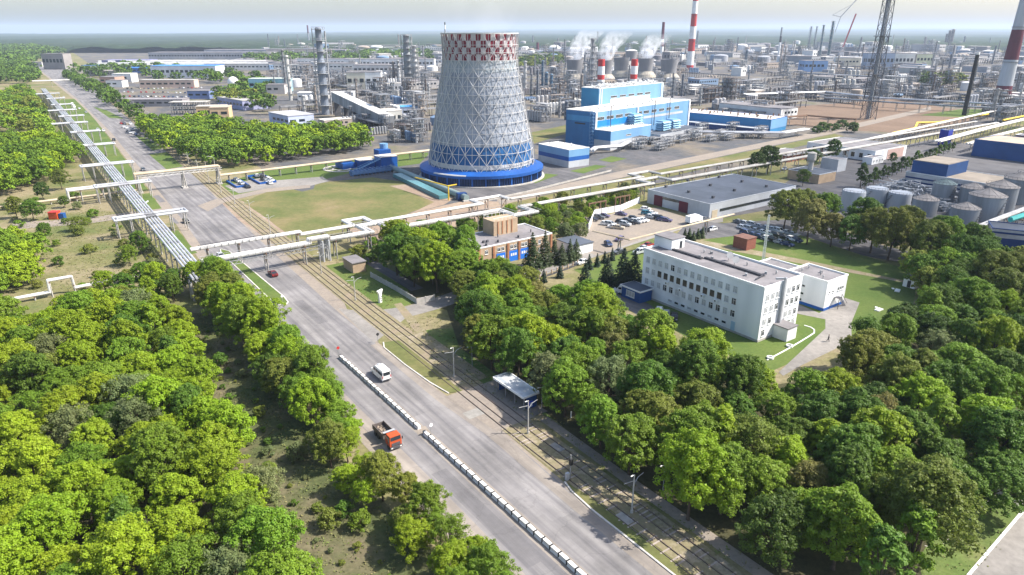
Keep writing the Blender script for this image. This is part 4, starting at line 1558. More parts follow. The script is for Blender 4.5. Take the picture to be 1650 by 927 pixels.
line_px('gas_pipe', 'bright yellow gas pipe with a step in it beside the brown field', [(1438, 215), (1474, 207), (1478, 198), (1515, 197), (1592, 184)], 4.0, (0,), 0.8, M['yellow'], 14)
line_px('gas_pipe', 'short yellow gas pipe at the right edge below the chimney', [(1616, 194), (1670, 183)], 4.0, (0,), 0.7, M['yellow'], 14)
for lab, px, z, offs, r, mm in (
        ('pale pipe line on a long rack running away to the right of the works road', [(1350, 236), (1420, 220), (1490, 204), (1650, 168)], 5, (-1, 0, 1), 0.45, M['pipe_white']),
        ('white pipe line ending beside the dark blue tower block', [(1510, 228), (1585, 208), (1660, 190)], 6, (-1.5, 0, 1.5), 0.6, M['pipe_white']),
        ('double white pipe line at the right edge behind the blue roofed sheds', [(1560, 232), (1600, 220), (1680, 200)], 5, (-0.8, 0.8), 0.6, M['pipe_white']),
        ('grey pipe line in front of the long blue hall', [(1100, 212), (1160, 213), (1262, 214), (1300, 208)], 4, (-1.6, 0, 1.6), 0.7, M['galv']),
        ('fat silver pipe bending round the foot of the power plant', [(953, 243), (960, 238), (1000, 235), (1015, 228)], 3.5, (-0.9, 0.9), 0.8, M['galv']),
        ('rusty pipe rack across the brown field', [(1230, 192), (1300, 186), (1345, 190), (1380, 192)], 7, (-2, -1, 0, 1, 2), 0.4, M['rust']),
        ('long dark pipe rack crossing the works behind the mast', [(1290, 118), (1420, 124), (1560, 126), (1700, 130)], 9, (-3, -1, 1, 3), 0.9, M['tank_dull']),
        ('long pale pipe rack across the works behind the brown field', [(1200, 152), (1330, 148), (1420, 158), (1650, 170)], 8, (-2, 0, 2), 0.7, M['galv']),
        ('dark pipe rack in front of the black flare chimney', [(1330, 158), (1450, 166), (1560, 172), (1700, 178)], 7, (-2, 0, 2), 0.6, M['tank_dull'])):
    line_px('pipe_line', lab, px, z, offs, r, mm, 18)

# things round the foot of the cooling tower
du_ = thing('culvert_pipe', 'fat grey green pipe lying beside the field in front of the cooling tower', 'pipe', G(630, 274))
e = Vector(G(752, 325)) - Vector(du_.location)
b = MB()
b.cyl((0, 0, 1.5), (e.x, e.y, 1.5), 1.3, n=12)
b.obj('pipe', mat('grey_green_pipe', (0.22, 0.29, 0.29), 0.1, 0.3, 0.5), du_, smooth=True)
b = MB()
for k in range(12):
    p = e * (k / 11)
    b.box(p.x, p.y, 0, 1.2, 3.4, 0.7, math.atan2(e.y, e.x))
b.obj('saddles', M['concrete'], du_)
ch = thing('glazed_channel', 'low teal glazed channel along the edge of the bare soil', 'channel', G(640, 285))
e2 = Vector(G(715, 321)) - Vector(ch.location)
b = MB()
b.bar((0, 0, 0.9), (e2.x, e2.y, 0.9), 4.2, 0, 1.6)
b.obj('channel_wall', mat('teal_glazing', (0.10, 0.24, 0.26), 0.15, 0.5, 0.3), ch)
yp = thing('yellow_portal', 'yellow gas pipe portal at the end of the fat grey green pipe', 'portal', G(723, 323), math.radians(20))
b = MB()
b.tube([(-9, 22, 6), (0, 0, 6), (0, 0, 0)], 0.28, 8)
b.tube([(0, 0, 6), (3.6, 0, 6.4)], 0.28, 8)
b.obj('pipe', M['yellow'], yp)
b = MB()
b.box(5.5, -0.5, 0, 4, 3.0, 2.8)
b.obj('cabinet', M['blue_dark'], yp)
# blue pump station
ps = thing('pump_station', 'cluster of blue pump buildings and stairs beside the cooling tower', 'pump station', G(628, 272), RZ)
b = MB()
for x, y, sx, sy, sz in ((0, 4, 9, 8, 6.0), (-9, 10, 8, 7, 4.2), (4, 16, 7, 6, 7.5), (-17, 16, 7, 10, 3.0)):
    b.box(x, y, 0, sx, sy, sz)
b.obj('wall', M['blue'], ps)
b = MB()
for x, y, sx, sy, sz in ((0, 4, 9.4, 8.4, 6.0), (-9, 10, 8.4, 7.4, 4.2)):
    b.box(x, y, sz + 0.003, sx, sy, 0.25)
b.obj('roof', M['roof_light'], ps)
b = MB()
for k in range(12):
    b.box(-4 - k * 1.1, 1 + k * 0.2, 5.4 - k * 0.42, 1.2, 2.0, 0.2)
b.bar((-3, -0.2, 6.6), (-17, 2, 1.4), 0.2)
b.bar((-3, 2.2, 6.6), (-17, 4.4, 1.4), 0.2)
b.obj('stair', M['blue_light'], ps)
b = MB()
b.cyl((6, 18, 7.5), (6, 18, 10), 2.2, n=12)
b.obj('header_tank', M['blue_light'], ps)
b = MB()
b.box(-13, -5.0, 0.8, 22, 0.3, 1.6)
b.box(-13, -8.2, 0.8, 22, 0.3, 1.6)
for k in range(12):
    b.box(-23.5 + k * 2, -6.6, 0, 0.25, 3.4, 3.0)
for dy in (-5.6, -6.6, -7.6):
    b.bar((-24, dy, 2.0), (-2, dy, 2.0), 0.6)
b.obj('pipe_gallery', mat('faded_blue_steel', (0.10, 0.19, 0.36), 0.2, 0.5, 0.5), ps)
fb = thing('flower_bed', 'ring shaped paved flower bed on the lawn beside the pump station', 'flower bed', G(551, 272))
b = MB()
for r0, r1 in ((9.5, 8.2), (5.0, 4.2)):
    b.lathe([(r0, 0.05), (r0, 0.3), (r1, 0.3), (r1, 0.05)], 40)
for i in range(8):
    a = i * math.pi / 4
    b.bar((5 * math.cos(a), 5 * math.sin(a), 0.12), (8.3 * math.cos(a), 8.3 * math.sin(a), 0.12), 1.0, 0, 0.2)
b.obj('stone_rings', M['kerb'], fb)


# ---------------------------------------------------------------- fences and walls
def fence(name, label, pts, h, m, step=3.0, solid=True, pm=None, z0=0.0):
    t = thing(name, label, 'fence', pts[0])
    q = Vector((pts[0][0], pts[0][1], 0))
    b, p_ = MB(), MB()
    for a, c in zip(pts, pts[1:]):
        a, c = Vector((a[0], a[1], 0)) - q, Vector((c[0], c[1], 0)) - q
        d = c - a
        n = max(1, round(d.length / step))
        if solid:
            b.bar(a + Vector((0, 0, h / 2 + z0)), c + Vector((0, 0, h / 2 + z0)), 0.14, 0, h)
        else:
            for z in (h * 0.35, h * 0.9):
                b.bar(a + Vector((0, 0, z)), c + Vector((0, 0, z)), 0.06)
            b.bar(a + Vector((0, 0, 0.2)), c + Vector((0, 0, 0.2)), 0.3, 0, 0.4)
        for k in range(n + 1):
            x = a + d * (k / n)
            p_.box(x.x, x.y, 0, 0.28, 0.28, h + 0.12, math.atan2(d.y, d.x))
    b.obj('panel', m, t)
    p_.obj('posts', pm or M['concrete'], t)
    return t


fence('concrete_fence', 'low concrete fence with a pale coping along the dark footpath by the tree clump', gp((598, 447), (640, 470), (672, 490), (700, 484)), 1.5, M['concrete'])
fence('post_fence', 'row of stone fence posts with rails in front of the fire garage', gp((848, 456), (880, 446), (915, 434), (938, 424)), 1.5, M['steel_dark'], 2.6, False, M['brick_buff'])
fence('panel_fence', 'pale concrete panel fence behind the car park', gp((948, 372), (958, 348), (1000, 340), (1030, 327)), 2.4, M['white_wall'])
fence('panel_fence', 'concrete panel fence between the tree clump and the garden shed', gp((905, 372), (930, 392), (950, 398)), 2.4, M['concrete'])
fence('works_wall', 'long pale wall in front of the storage tanks', gp((1318, 345), (1375, 322), (1440, 300), (1500, 280), (1530, 268)), 2.2, M['white_wall'])
fence('low_wall', 'low kerb wall along the bottom of the works road', gp((760, 330), (860, 308), (985, 276)), 0.8, M['concrete'], 6)
for lab, (x, y), ln in (('rusty brown open gate frame at the left end of the panel fence', (962, 345), 8.5), ('rusty brown open gate frame in the middle of the panel fence', (1002, 335), 7.5)):
    t = thing('gate_frame', lab, 'frame', G(x, y), RZ)
    b = MB()
    for k in range(4):
        b.box(-ln / 2 + ln * k / 3, 0, 0, 0.45, 0.45, 4.4)
    b.obj('posts', M['rust'], t)
    b = MB()
    b.box(0, 0, 4.402, ln + 0.8, 0.5, 0.4)
    b.obj('beam', M['rust'], t)

# ---------------------------------------------------------------- poles, lamps, signs, shelter
tpole = None
for i, u in enumerate([56.1 + 25.6 * k for k in range(16)]):
    if 128 < u < 136 or 190 < u < 200:
        continue
    pos = W(u, trw(u) + (0.1 if u > 60 else 0.05))
    if tpole is None:
        tpole = thing('tram_pole', 'concrete tram pole with a bracket arm standing between the tram rails', 'pole', pos, RZ, 'tram poles between the rails')
        b = MB()
        b.cyl((0, 0, 0), (0, 0, 6.6), 0.14, 0.09, 8)
        b.cyl((0, 0, 0), (0, 0, 0.5), 0.24, 0.22, 8)
        b.obj('post', M['concrete'], tpole)
        b = MB()
        b.tube([(0, 0, 5.0), (1.0, 0.2, 5.7), (2.2, 0.3, 5.9)], 0.06, 6)
        b.tube([(0, 0, 5.6), (-2.0, 0, 5.9)], 0.05, 6)
        b.obj('bracket_arm', M['steel'], tpole)
        b = MB()
        b.box(-0.35, 0.1, 6.45, 0.5, 0.16, 0.1)
        b.obj('lamp_head', M['lamp'], tpole)
    else:
        dup(tpole, pos, RZ)
lp = None
for x, y in ((761, 591), (873, 660), (1068, 791)):
    if lp is None:
        lp = thing('street_lamp', 'slim white street lamp by the shaded footpath at the edge of the right wood', 'street lamp', G(x, y), RZ, 'lamps along the shaded footpath')
        b = MB()
        b.cyl((0, 0, 0), (0, 0, 4.6), 0.08, 0.06, 8)
        b.obj('post', M['steel'], lp)
        b = MB()
        b.tube([(0, 0, 4.55), (-0.7, 0, 4.85)], 0.05, 6)
        b.box(-0.9, 0, 4.8, 0.42, 0.18, 0.1)
        b.obj('lamp_head', M['lamp'], lp)
    else:
        dup(lp, G(x, y), RZ)
al = None
for i, u in enumerate(np.arange(352, 900, 26)):
    pos = W(u, 77 + (u - 352) * 0.045)
    if al is None:
        al = thing('avenue_lamp', 'tall grey avenue lamp with a curved arm beside the grove', 'street lamp', pos, RZ, 'tall lamps along the right of the avenue')
        b = MB()
        b.cyl((0, 0, 0), (0, 0, 8.6), 0.16, 0.1, 8)
        b.obj('post', M['concrete'], al)
        b = MB()
        b.tube([(0, 0, 8.4), (-0.8, 0, 9.3), (-2.2, 0, 9.6)], 0.09, 6)
        b.box(-2.6, 0, 9.5, 1.0, 0.4, 0.2)
        b.obj('lamp_arm', M['steel'], al)
    else:
        dup(al, pos, RZ)
# bus and tram stop shelter
st = thing('tram_shelter', 'flat roofed tram stop shelter with a pale roof and a blue sign on its end', 'shelter', W(88.2, 66.4), RZ)
b = MB()
b.box(1.6, 4.6, 2.85, 3.5, 9.6, 0.2)
b.obj('roof', mat('pale_shelter_roof', (0.56, 0.57, 0.57), 0.25, 0.9, 0.7, col2=(0.30, 0.33, 0.36), scale2=0.45), st)
b = MB()
for cx, cy, sx, sy in ((1.6, -0.28, 3.7, 0.2), (1.6, 9.48, 3.7, 0.2), (-0.24, 4.6, 0.2, 9.56), (3.44, 4.6, 0.2, 9.56)):
    b.box(cx, cy, 2.75, sx, sy, 0.42)
b.obj('roof_edge', M['white'], st)
b = MB()
for y in (0.2, 3.1, 6.1, 9.0):
    b.box(0.3, y, 0, 0.16, 0.16, 2.85)
b.obj('posts', M['steel'], st)
b = MB()
b.box(3.0, 4.6, 0.05, 0.14, 9.2, 2.7)
b.box(1.9, 0.1, 0.05, 2.1, 0.14, 2.7)
b.box(1.9, 9.1, 0.05, 2.1, 0.14, 2.7)
b.obj('back_wall', M['navy_panel'], st)  # dark panel colour stands in for the shade under the roof
b = MB()
b.box(2.5, 4.6, 0.45, 0.5, 7.6, 0.08)
for y in (1.5, 4.6, 7.7):
    b.box(2.5, y, 0.05, 0.4, 0.12, 0.4)
b.obj('bench', M['bark'], st)
sg = thing('stop_sign', 'small blue stop sign with a white symbol at the end of the tram shelter', 'sign', W(87.0, 67.2), RZ)
b = MB()
b.cyl((0, 0, 0), (0, 0, 2.4), 0.05, n=6)
b.obj('post', M['steel'], sg)
b = MB()
b.box(0, -0.06, 1.2, 0.95, 0.07, 1.3)
b.obj('panel', mat('sign_blue', (0.015, 0.05, 0.45), 0.03, 1, 0.4), sg)
b = MB()
b.box(0, -0.12, 1.35, 0.5, 0.02, 0.6)
b.box(0, -0.12, 2.05, 0.5, 0.02, 0.12)
b.obj('symbol', M['white'], sg)
# welcome sign, signal post, traffic signs
st2 = thing('roadside_stele', 'white letter shaped roadside stele on the grass by the shaded footpath', 'stele', G(613, 488), RZ + 0.5)
b = MB()
b.box(0, 0, 0, 0.9, 0.5, 2.3)
b.extr([(-0.45, 2.3), (-1.05, 3.5), (1.05, 3.5), (0.45, 2.3)], -0.25, 0.25)
b.obj('body', M['white'], st2)
b = MB()
b.box(0.05, -0.27, 0.5, 0.5, 0.05, 0.25, 0)
b.box(0.0, -0.27, 1.1, 0.5, 0.05, 0.25, 0)
b.box(0.2, -0.27, 1.55, 0.35, 0.05, 0.25, 0)
b.obj('emblem', M['steel_dark'], st2)
sp = thing('signal_post', 'grey tram signal post with a cabinet at the tip of the grass verge', 'signal', W(67.6, 60.2), RZ)
b = MB()
b.cyl((0, 0, 0), (0, 0, 4.4), 0.09, n=8)
b.obj('post', M['steel'], sp)
b = MB()
b.box(0, -0.1, 2.6, 0.5, 0.4, 1.1)
b.obj('signal_head', M['black'], sp)
b = MB()
b.box(-0.6, 0, 0.0, 0.6, 0.45, 1.3)
b.obj('cabinet', M['galv'], sp)
for nm, lab, pos, col in (('traffic_sign', 'small round traffic sign at the far tip of the concrete barrier', W(129.8, 47.6), 'red'),
                          ('traffic_sign', 'dark traffic sign on the corner of the verge at the junction', W(131.3, 57.6), 'black'),
                          ('traffic_sign', 'small traffic sign in the gap of the concrete barrier', W(91.2, 48.6), 'white'),
                          ('traffic_sign', 'small white traffic sign at the tip of the median lawn', W(167.4, 48.0), 'white')):
    t = thing(nm, lab, 'sign', pos, RZ)
    b = MB()
    b.cyl((0, 0, 0), (0, 0, 2.4), 0.05, n=6)
    b.obj('post', M['steel'], t)
    b = MB()
    b.cyl((0, -0.05, 2.1), (0, -0.1, 2.1), 0.35, n=14)
    b.obj('disc', M[col], t)
yt = thing('yellow_board', 'pale board lying on the verge beside the pipe rack', 'board', G(236, 329), RZ)
b = MB()
b.extr([(-0.9, 0.1), (-0.9, 0.35), (0.9, 1.3), (0.9, 1.1)], -0.9, 0.9)
b.obj('board', M['white'], yt)
bl = thing('red_booth', 'bright orange red booth with a small blue one beside it among the bushes', 'booth', G(86, 354), 0.1)
b = MB()
b.box(0, 1.5, 0, 3.0, 3.0, 2.6)
b.obj('wall', M['orange'], bl)
b = MB()
b.box(0, 1.5, 2.602, 3.3, 3.3, 0.15)
b.obj('roof', M['red'], bl)
b = MB()
b.box(2.6, 1.6, 0, 1.7, 2.0, 2.0)
b.obj('side_cabin', M['navy_panel'], bl)


# ---------------------------------------------------------------- vehicles
CARC = {'white': (0.75, 0.75, 0.75), 'silver': (0.42, 0.44, 0.46), 'black': (0.02, 0.02, 0.024), 'grey': (0.13, 0.135, 0.15), 'dark blue': (0.03, 0.05, 0.13),
        'red': (0.40, 0.03, 0.025), 'dark red': (0.12, 0.015, 0.015), 'beige': (0.45, 0.38, 0.28), 'teal': (0.03, 0.17, 0.24), 'violet': (0.10, 0.08, 0.16)}


def car_parts(kind):
    body, glass, whl = MB(), MB(), MB()
    if kind == 'hatch':
        L, H = 4.0, 1.5
        prof = [(0.0, 0.3), (0.0, 0.72), (0.12, 0.86), (1.0, 0.98), (3.85, 1.0), (4.0, 0.8), (4.0, 0.3)]
        cab = [(0.95, 0.97), (1.75, 1.46), (3.35, 1.46), (3.9, 0.99)]
    elif kind == 'suv':
        L, H = 4.5, 1.75
        prof = [(0.0, 0.38), (0.0, 0.9), (0.12, 1.02), (1.15, 1.1), (4.4, 1.12), (4.5, 0.9), (4.5, 0.38)]
        cab = [(1.1, 1.09), (1.85, 1.7), (4.0, 1.7), (4.42, 1.11)]
    else:
        L, H = 4.5, 1.45
        prof = [(0.0, 0.3), (0.0, 0.7), (0.12, 0.82), (1.25, 0.95), (3.7, 0.98), (4.45, 0.92), (4.5, 0.8), (4.5, 0.3)]
        cab = [(1.2, 0.94), (2.0, 1.42), (3.2, 1.42), (3.85, 0.97)]
    body.extr(prof, -0.86, 0.86)
    glass.extr(cab, -0.80, 0.80, 0, -0.62, 0.62, cab[1][1] - 0.01)
    zt = cab[1][1]
    body.add([(cab[1][0] - 0.06, -0.63, zt - 0.02), (cab[2][0] + 0.06, -0.63, zt - 0.02), (cab[2][0] + 0.06, 0.63, zt - 0.02), (cab[1][0] - 0.06, 0.63, zt - 0.02),
              (cab[1][0] + 0.05, -0.57, zt + 0.05), (cab[2][0] - 0.05, -0.57, zt + 0.05), (cab[2][0] - 0.05, 0.57, zt + 0.05), (cab[1][0] + 0.05, 0.57, zt + 0.05)],
             [(4, 5, 6, 7), (0, 1, 5, 4), (1, 2, 6, 5), (2, 3, 7, 6), (3, 0, 4, 7)])
    for s in (-1, 1):
        for x0, x1 in ((cab[0][0], cab[1][0]), (cab[3][0], cab[2][0]), ((cab[0][0] + cab[3][0]) / 2, (cab[1][0] + cab[2][0]) / 2)):
            body.bar((x0, 0.805 * s, cab[0][1]), (x1, 0.63 * s, zt), 0.1)
    wheels = []
    for x in (0.82, L - 0.85):
        for s in (-1, 1):
            wheels.append((x, s * 0.78))
    for x, y in wheels:
        whl.cyl((x, y - 0.11, 0.32), (x, y + 0.11, 0.32), 0.32, n=12, m=0, m2=1)
    lights = MB()
    for s in (-0.62, 0.62):
        lights.box(-0.01, s, 0.6, 0.06, 0.4, 0.16)
        lights.box(L + 0.01, s, 0.66, 0.06, 0.35, 0.18, 0, 1)
    for mb in (body, glass, whl, lights):
        mb.v = [(x - L / 2, y, z) for x, y, z in mb.v]
    return body, glass, whl, lights


CAR = {}
for kd in ('saloon', 'hatch', 'suv'):
    p = car_parts(kd)
    CAR[kd] = (p[0].mesh('body', [M['paint']]), p[1].mesh('windows', [M['glass']]), p[2].mesh('wheels', [M['rubber'], M['steel']]), p[3].mesh('lights', [M['lamp'], M['red']]))
# the front of a car points to local -x


def car(kd, col, pos, ang, label, group=None, name='car', cat='car', detailed=True):
    c = Vector(pos)
    t = thing(name, label, cat, (c.x, c.y, 0.05), ang, group)
    bm_, gm, wm, lm = CAR[kd]
    o = link('body', bm_, t)
    k = R.uniform(0.9, 1.1)
    o.color = (*[v * k for v in CARC[col]], 1)
    link('windows', gm, t)
    link('wheels', wm, t)
    if detailed:
        link('lights', lm, t)
    return t


AWAY = RZ + math.pi / 2 + math.pi      # front (-x) towards +u
TOWARD = RZ + math.pi / 2
for kd, col, px, ang, lab in (
        ('saloon', 'dark red', (440, 444), AWAY, 'dark maroon car driving away beside the median lawn'),
        ('saloon', 'silver', (356, 415), TOWARD, 'silver car passing under the nearer pipe bridges'),
        ('hatch', 'black', (300, 359), TOWARD, 'small black car on the left of the avenue between the pipe bridges'),
        ('saloon', 'grey', (231, 275), TOWARD, 'dark grey car just beyond the tan portal bridge'),
        ('hatch', 'black', (184, 227), TOWARD, 'lone black car on the avenue beyond the verge lamps'),
        ('saloon', 'white', (158, 210), TOWARD, 'left car of the white pair on the avenue'),
        ('hatch', 'white', (167, 212), TOWARD, 'right car of the white pair on the avenue'),
        ('saloon', 'silver', (139, 182), TOWARD, 'silver car in the middle of the far avenue'),
        ('saloon', 'white', (128, 176), TOWARD, 'white car behind the two vans on the far avenue'),
        ('saloon', 'white', (103, 158), AWAY, 'white car far up the avenue'),
        ('saloon', 'red', (1043, 398), RZ, 'bright red car parked behind the far end of the office'),
        ('saloon', 'silver', (1036, 403), RZ + 0.1, 'silver car parked beside the red one behind the office'),
        ('suv', 'silver', (1030, 409), RZ, 'silver jeep parked nearest the office corner'),
        ('saloon', 'grey', (998, 408), RZ, 'grey car parked under the slender pipe bridge'),
        ('hatch', 'dark blue', (980, 396), RZ + 1.2, 'dark blue hatchback beside the garden shed'),
        ('saloon', 'white', (938, 425), RZ + 0.1, 'white car on the street beside the little spruces'),
        ('hatch', 'violet', (998, 388), RZ + 0.3, 'violet car standing at the car park corner'),
        ('saloon', 'black', (1136, 374), RZ, 'black car alone on the street beside the small spruces'),
        ('hatch', 'white', (1147, 372), RZ, 'white car just right of the black one on the street'),
        ('saloon', 'grey', (1134, 356), RZ, 'grey car in front of the delivery truck'),
        ('hatch', 'white', (1062, 506), RZ + 0.7, 'white car in the shade under the long office wall'),
        ('saloon', 'silver', (1073, 510), RZ + 0.7, 'silver car in the middle of the three under the office wall'),
        ('saloon', 'black', (1086, 514), RZ + 0.7, 'black car last of the three under the office wall'),
        ('saloon', 'white', (1264, 274), RZ + 0.4, 'white car standing behind the warehouse')):
    car(kd, col, G(*px), ang, lab)
# car park behind the garage
lot = [(945, 357, 'beige'), (955, 356, 'black'), (965, 353, 'grey'), (973, 350, 'violet'), (1001, 347, 'violet'), (976, 363, 'white'), (983, 364, 'silver'), (989, 368, 'white'), (996, 369, 'beige'),
       (1000, 360, 'black'), (1007, 364, 'silver'), (1010, 357, 'grey'), (1016, 361, 'black'), (1020, 354, 'black'), (1024, 360, 'silver'), (1030, 358, 'white'), (1036, 357, 'white'),
       (1040, 339, 'white'), (1042, 346, 'teal'), (1050, 346, 'white'), (1053, 350, 'white'), (1058, 352, 'grey'), (1063, 354, 'black'), (1068, 356, 'dark blue'), (1073, 357, 'violet'), (1048, 352, 'silver')]
KD = ['saloon', 'hatch', 'suv', 'saloon']
for i, (x, y, c) in enumerate(lot):
    car(KD[i % 4], c, G(x, y), RZ + math.pi / 2 + R.uniform(-0.25, 0.25) + 0.5, c + ' car parked in the sandy car park behind the fire garage', 'cars in the sandy car park', 'parked_car', 'car', False)
# lot under the row of trees on the right
i = 0
for x0, y0, n, dx, dy in ((1190, 360, 9, 11, 2.5), (1196, 369, 9, 11, 2.6), (1202, 378, 7, 11, 3)):
    for k in range(n):
        if R.random() < 0.9:
            c = R.choice(['white', 'white', 'silver', 'grey', 'black', 'dark blue', 'silver'])
            car(KD[i % 4], c, G(x0 + dx * k + R.uniform(-1, 1), y0 + dy * k), RZ + math.pi / 2 + R.uniform(-0.1, 0.1), c + ' car parked under the row of trees beside the warehouse street', 'cars under the row of trees', 'parked_car', 'car', False)
            i += 1
# far parking: by the avenue and the blue awnings
for (x0, y0, n, dx, dy, lab, grp) in ((196, 200, 6, 4.6, 0.4, 'parked on the roadside yard under the avenue trees', 'cars on the roadside yard'), (200, 206, 6, 4.6, 1.6, 'parked on the roadside yard under the avenue trees', 'cars on the roadside yard'), (206, 213, 5, 4.6, 1.6, 'parked on the roadside yard under the avenue trees', 'cars on the roadside yard'),
                                      (380, 291, 5, 4.5, 3.0, 'parked in a row on the blue edged lot by the field', 'cars on the blue edged lots'), (414, 285, 5, 5.5, 3.0, 'parked in a row on the blue edged lot by the field', 'cars on the blue edged lots'), (421, 284, 4, 5.5, 3.0, 'parked in a row on the blue edged lot by the field', 'cars on the blue edged lots'),
                                      (275, 196, 14, 4.4, 0.9, 'parked in front of the open concrete frame building', 'cars by the concrete frame'), (278, 191, 12, 4.4, 0.6, 'parked in front of the open concrete frame building', 'cars by the concrete frame'),
                                      (195, 156, 20, 7.0, 0.1, 'parked on the wide lot beyond the avenue trees', 'cars on the wide lot'), (200, 149, 20, 7.0, 0.1, 'parked on the wide lot beyond the avenue trees', 'cars on the wide lot'), (205, 144, 18, 7.0, -0.1, 'parked on the wide lot beyond the avenue trees', 'cars on the wide lot')):
    for k in range(n):
        if R.random() < 0.88:
            c = R.choice(['white', 'white', 'white', 'silver', 'beige', 'red', 'grey', 'black', 'dark blue'])
            car(R.choice(KD), c, G(x0 + dx * k + R.uniform(-0.8, 0.8), y0 + dy * k + R.uniform(-0.4, 0.4)), RZ + math.pi / 2 + R.uniform(-0.15, 0.15) + (0 if k % 2 else math.pi), c + ' car ' + lab, grp, 'parked_car', 'car', False)
for x, y, dx, dy in ((383, 297, 16, 5.5), (421, 290, 20, 7.5)):
    t = thing('blue_edging', 'blue painted edging round the parked cars, %s lot by the field' % ('smaller' if x < 400 else 'larger'), 'edging', G(x, y), RZ)
    b = MB()
    for cx, cy, sx, sy in ((0, -dy / 2, dx, 0.5), (0, dy / 2, dx, 0.5), (-dx / 2, 0, 0.5, dy), (dx / 2, 0, 0.5, dy)):
        b.box(cx, cy, 0, sx, sy, 0.9)
    b.v = [(y, -x, z) for x, y, z in b.v]
    b.obj('rail', M['blue'], t)


def van(name, label, pos, ang, L=5.6, windows=True, high=2.5):
    t = thing(name, label, 'van', (pos[0], pos[1], 0.05), ang)
    b = MB()
    prof = [(0, 0.35), (0, 0.95), (0.1, 1.1), (0.85, 1.3), (1.55, 2.1), (1.9, high - 0.12), (2.2, high), (L - 0.25, high), (L, high - 0.2), (L, 0.35)]
    b.extr([(x, z) for x, z in prof], -0.98, 0.98, 0, -0.82, 0.82, 2.0)
    b.v = [(x - L / 2, y, z) for x, y, z in b.v]
    o = b.obj('body', M['paint'], t)
    o.color = (0.8, 0.8, 0.8, 1)
    b = MB()
    b.add([(0.93, -0.85, 1.42), (0.93, 0.85, 1.42), (1.55, 0.78, 2.12), (1.55, -0.78, 2.12)], [(0, 1, 2, 3)])
    b.v = [(x - L / 2 - 0.04, y, z + 0.02) for x, y, z in b.v]
    b.obj('windscreen', M['glass'], t)
    b = MB()
    b.box(L / 2 + 0.01, 0, 1.42, 0.05, 1.45, 0.72)
    b.obj('rear_window', M['glass'], t)
    if windows:
        b = MB()
        for s in (-1, 1):
            for x in (1.9, 3.0, 4.1, 5.0):
                b.box(x - L / 2, 0.985 * s, 1.42, 0.85, 0.04, 0.55)
        b.obj('side_windows', M['glass'], t)
    for x in (1.05, L - 1.15):
        for s in (-1, 1):
            b = MB()
            b.cyl((0, -0.13, 0.36), (0, 0.13, 0.36), 0.36, n=14, m=0, m2=1)
            b.obj('wheel', [M['rubber'], M['steel']], t, (x - L / 2, s * 0.87, 0))
    b = MB()
    b.box(-0.4, 0, high + 0.002, 0.9, 0.7, 0.1)
    b.obj('roof_hatch', M['galv'], t)
    b = MB()
    for s in (-1, 1):
        b.box(L / 2 + 0.01, 0.86 * s, 0.9, 0.06, 0.16, 0.5)
    b.obj('tail_light', M['red'], t)
    b = MB()
    b.box(L / 2 + 0.03, 0, 0.36, 0.1, 1.8, 0.22)
    b.obj('bumper', M['steel_dark'], t)
    return t


VW = UW(614, 607)
van('minibus', 'white high roofed minibus driving away along the avenue next to the barrier', W(VW[0], VW[1]), AWAY)
van('parked_van', 'white van parked beside the blue entrance kiosk', G(1003, 473), RZ + math.pi / 2 + math.pi + 0.6, 5.0)
van('far_van', 'nearer of two white vans on the far avenue', G(120, 174), TOWARD, 5.6, False)
van('far_van', 'farther of two white vans on the far avenue', G(117, 170), TOWARD, 6.4, False)
# delivery truck by the warehouse
dt = thing('delivery_truck', 'white box delivery truck on the street in front of the warehouse', 'truck', G(1118, 360), RZ)
b = MB()
b.box(-1.0, 0, 0.9, 5.2, 2.3, 2.3)
b.obj('cargo_box', M['white'], dt)
b = MB()
b.box(2.7, 0, 0.5, 1.8, 2.1, 1.8)
b.obj('cab', M['white'], dt)
b = MB()
for x in (2.6, -2.2):
    b.cyl((x, -1.1, 0.45), (x, 1.1, 0.45), 0.45, n=10)
b.obj('wheels', M['rubber'], dt)
# orange tipper truck coming towards us
TT = UW(641, 724)
tk = thing('tipper_truck', 'orange cabbed dump truck with an empty open bed beside the roadside trees', 'truck', W(TT[0] + 3.4, TT[1] - 0.3, 0.035), TOWARD)
b = MB()
b.box(-2.9, 0, 0.95, 1.9, 2.4, 1.15)
b.extr([(-3.85, 2.1), (-3.75, 2.95), (-2.1, 3.0), (-1.95, 2.1)], -1.2, 1.2, 0, -1.08, 1.08, 2.9)
b.obj('cab', M['orange'], tk)
b = MB()
b.add([(-3.87, -1.05, 2.12), (-3.87, 1.05, 2.12), (-3.79, 1.0, 2.85), (-3.79, -1.0, 2.85)], [(0, 1, 2, 3)])
b.obj('windscreen', M['glass'], tk)
b = MB()
for s in (-1, 1):
    b.add([(-3.5, 1.215 * s, 2.15), (-2.4, 1.215 * s, 2.15), (-2.4, 1.13 * s, 2.8), (-3.5, 1.13 * s, 2.8)], [(0, 1, 2, 3)])
b.obj('side_window', M['glass'], tk)
b = MB()
b.box(-3.9, 0, 0.45, 0.25, 2.45, 0.45)
b.box(-3.88, 0, 1.05, 0.08, 1.7, 0.55)
b.obj('bumper', M['steel_dark'], tk)
b = MB()
for s in (-0.9, 0.9):
    b.box(-4.03, s, 0.58, 0.06, 0.35, 0.22)
b.obj('headlight', M['lamp'], tk)
b = MB()
for s in (-1, 1):
    b.box(-3.75, 1.42 * s, 1.9, 0.1, 0.2, 0.55)
b.obj('mirror', M['black'], tk)
b = MB()
b.box(0.8, 0, 0.7, 6.2, 0.9, 0.3)
b.obj('chassis', M['steel_dark'], tk)
b = MB()
b.box(1.4, 0, 1.1, 4.6, 2.3, 0.12)
for s in (-1, 1):
    b.box(1.4, 1.15 * s, 1.1, 4.6, 0.1, 1.05)
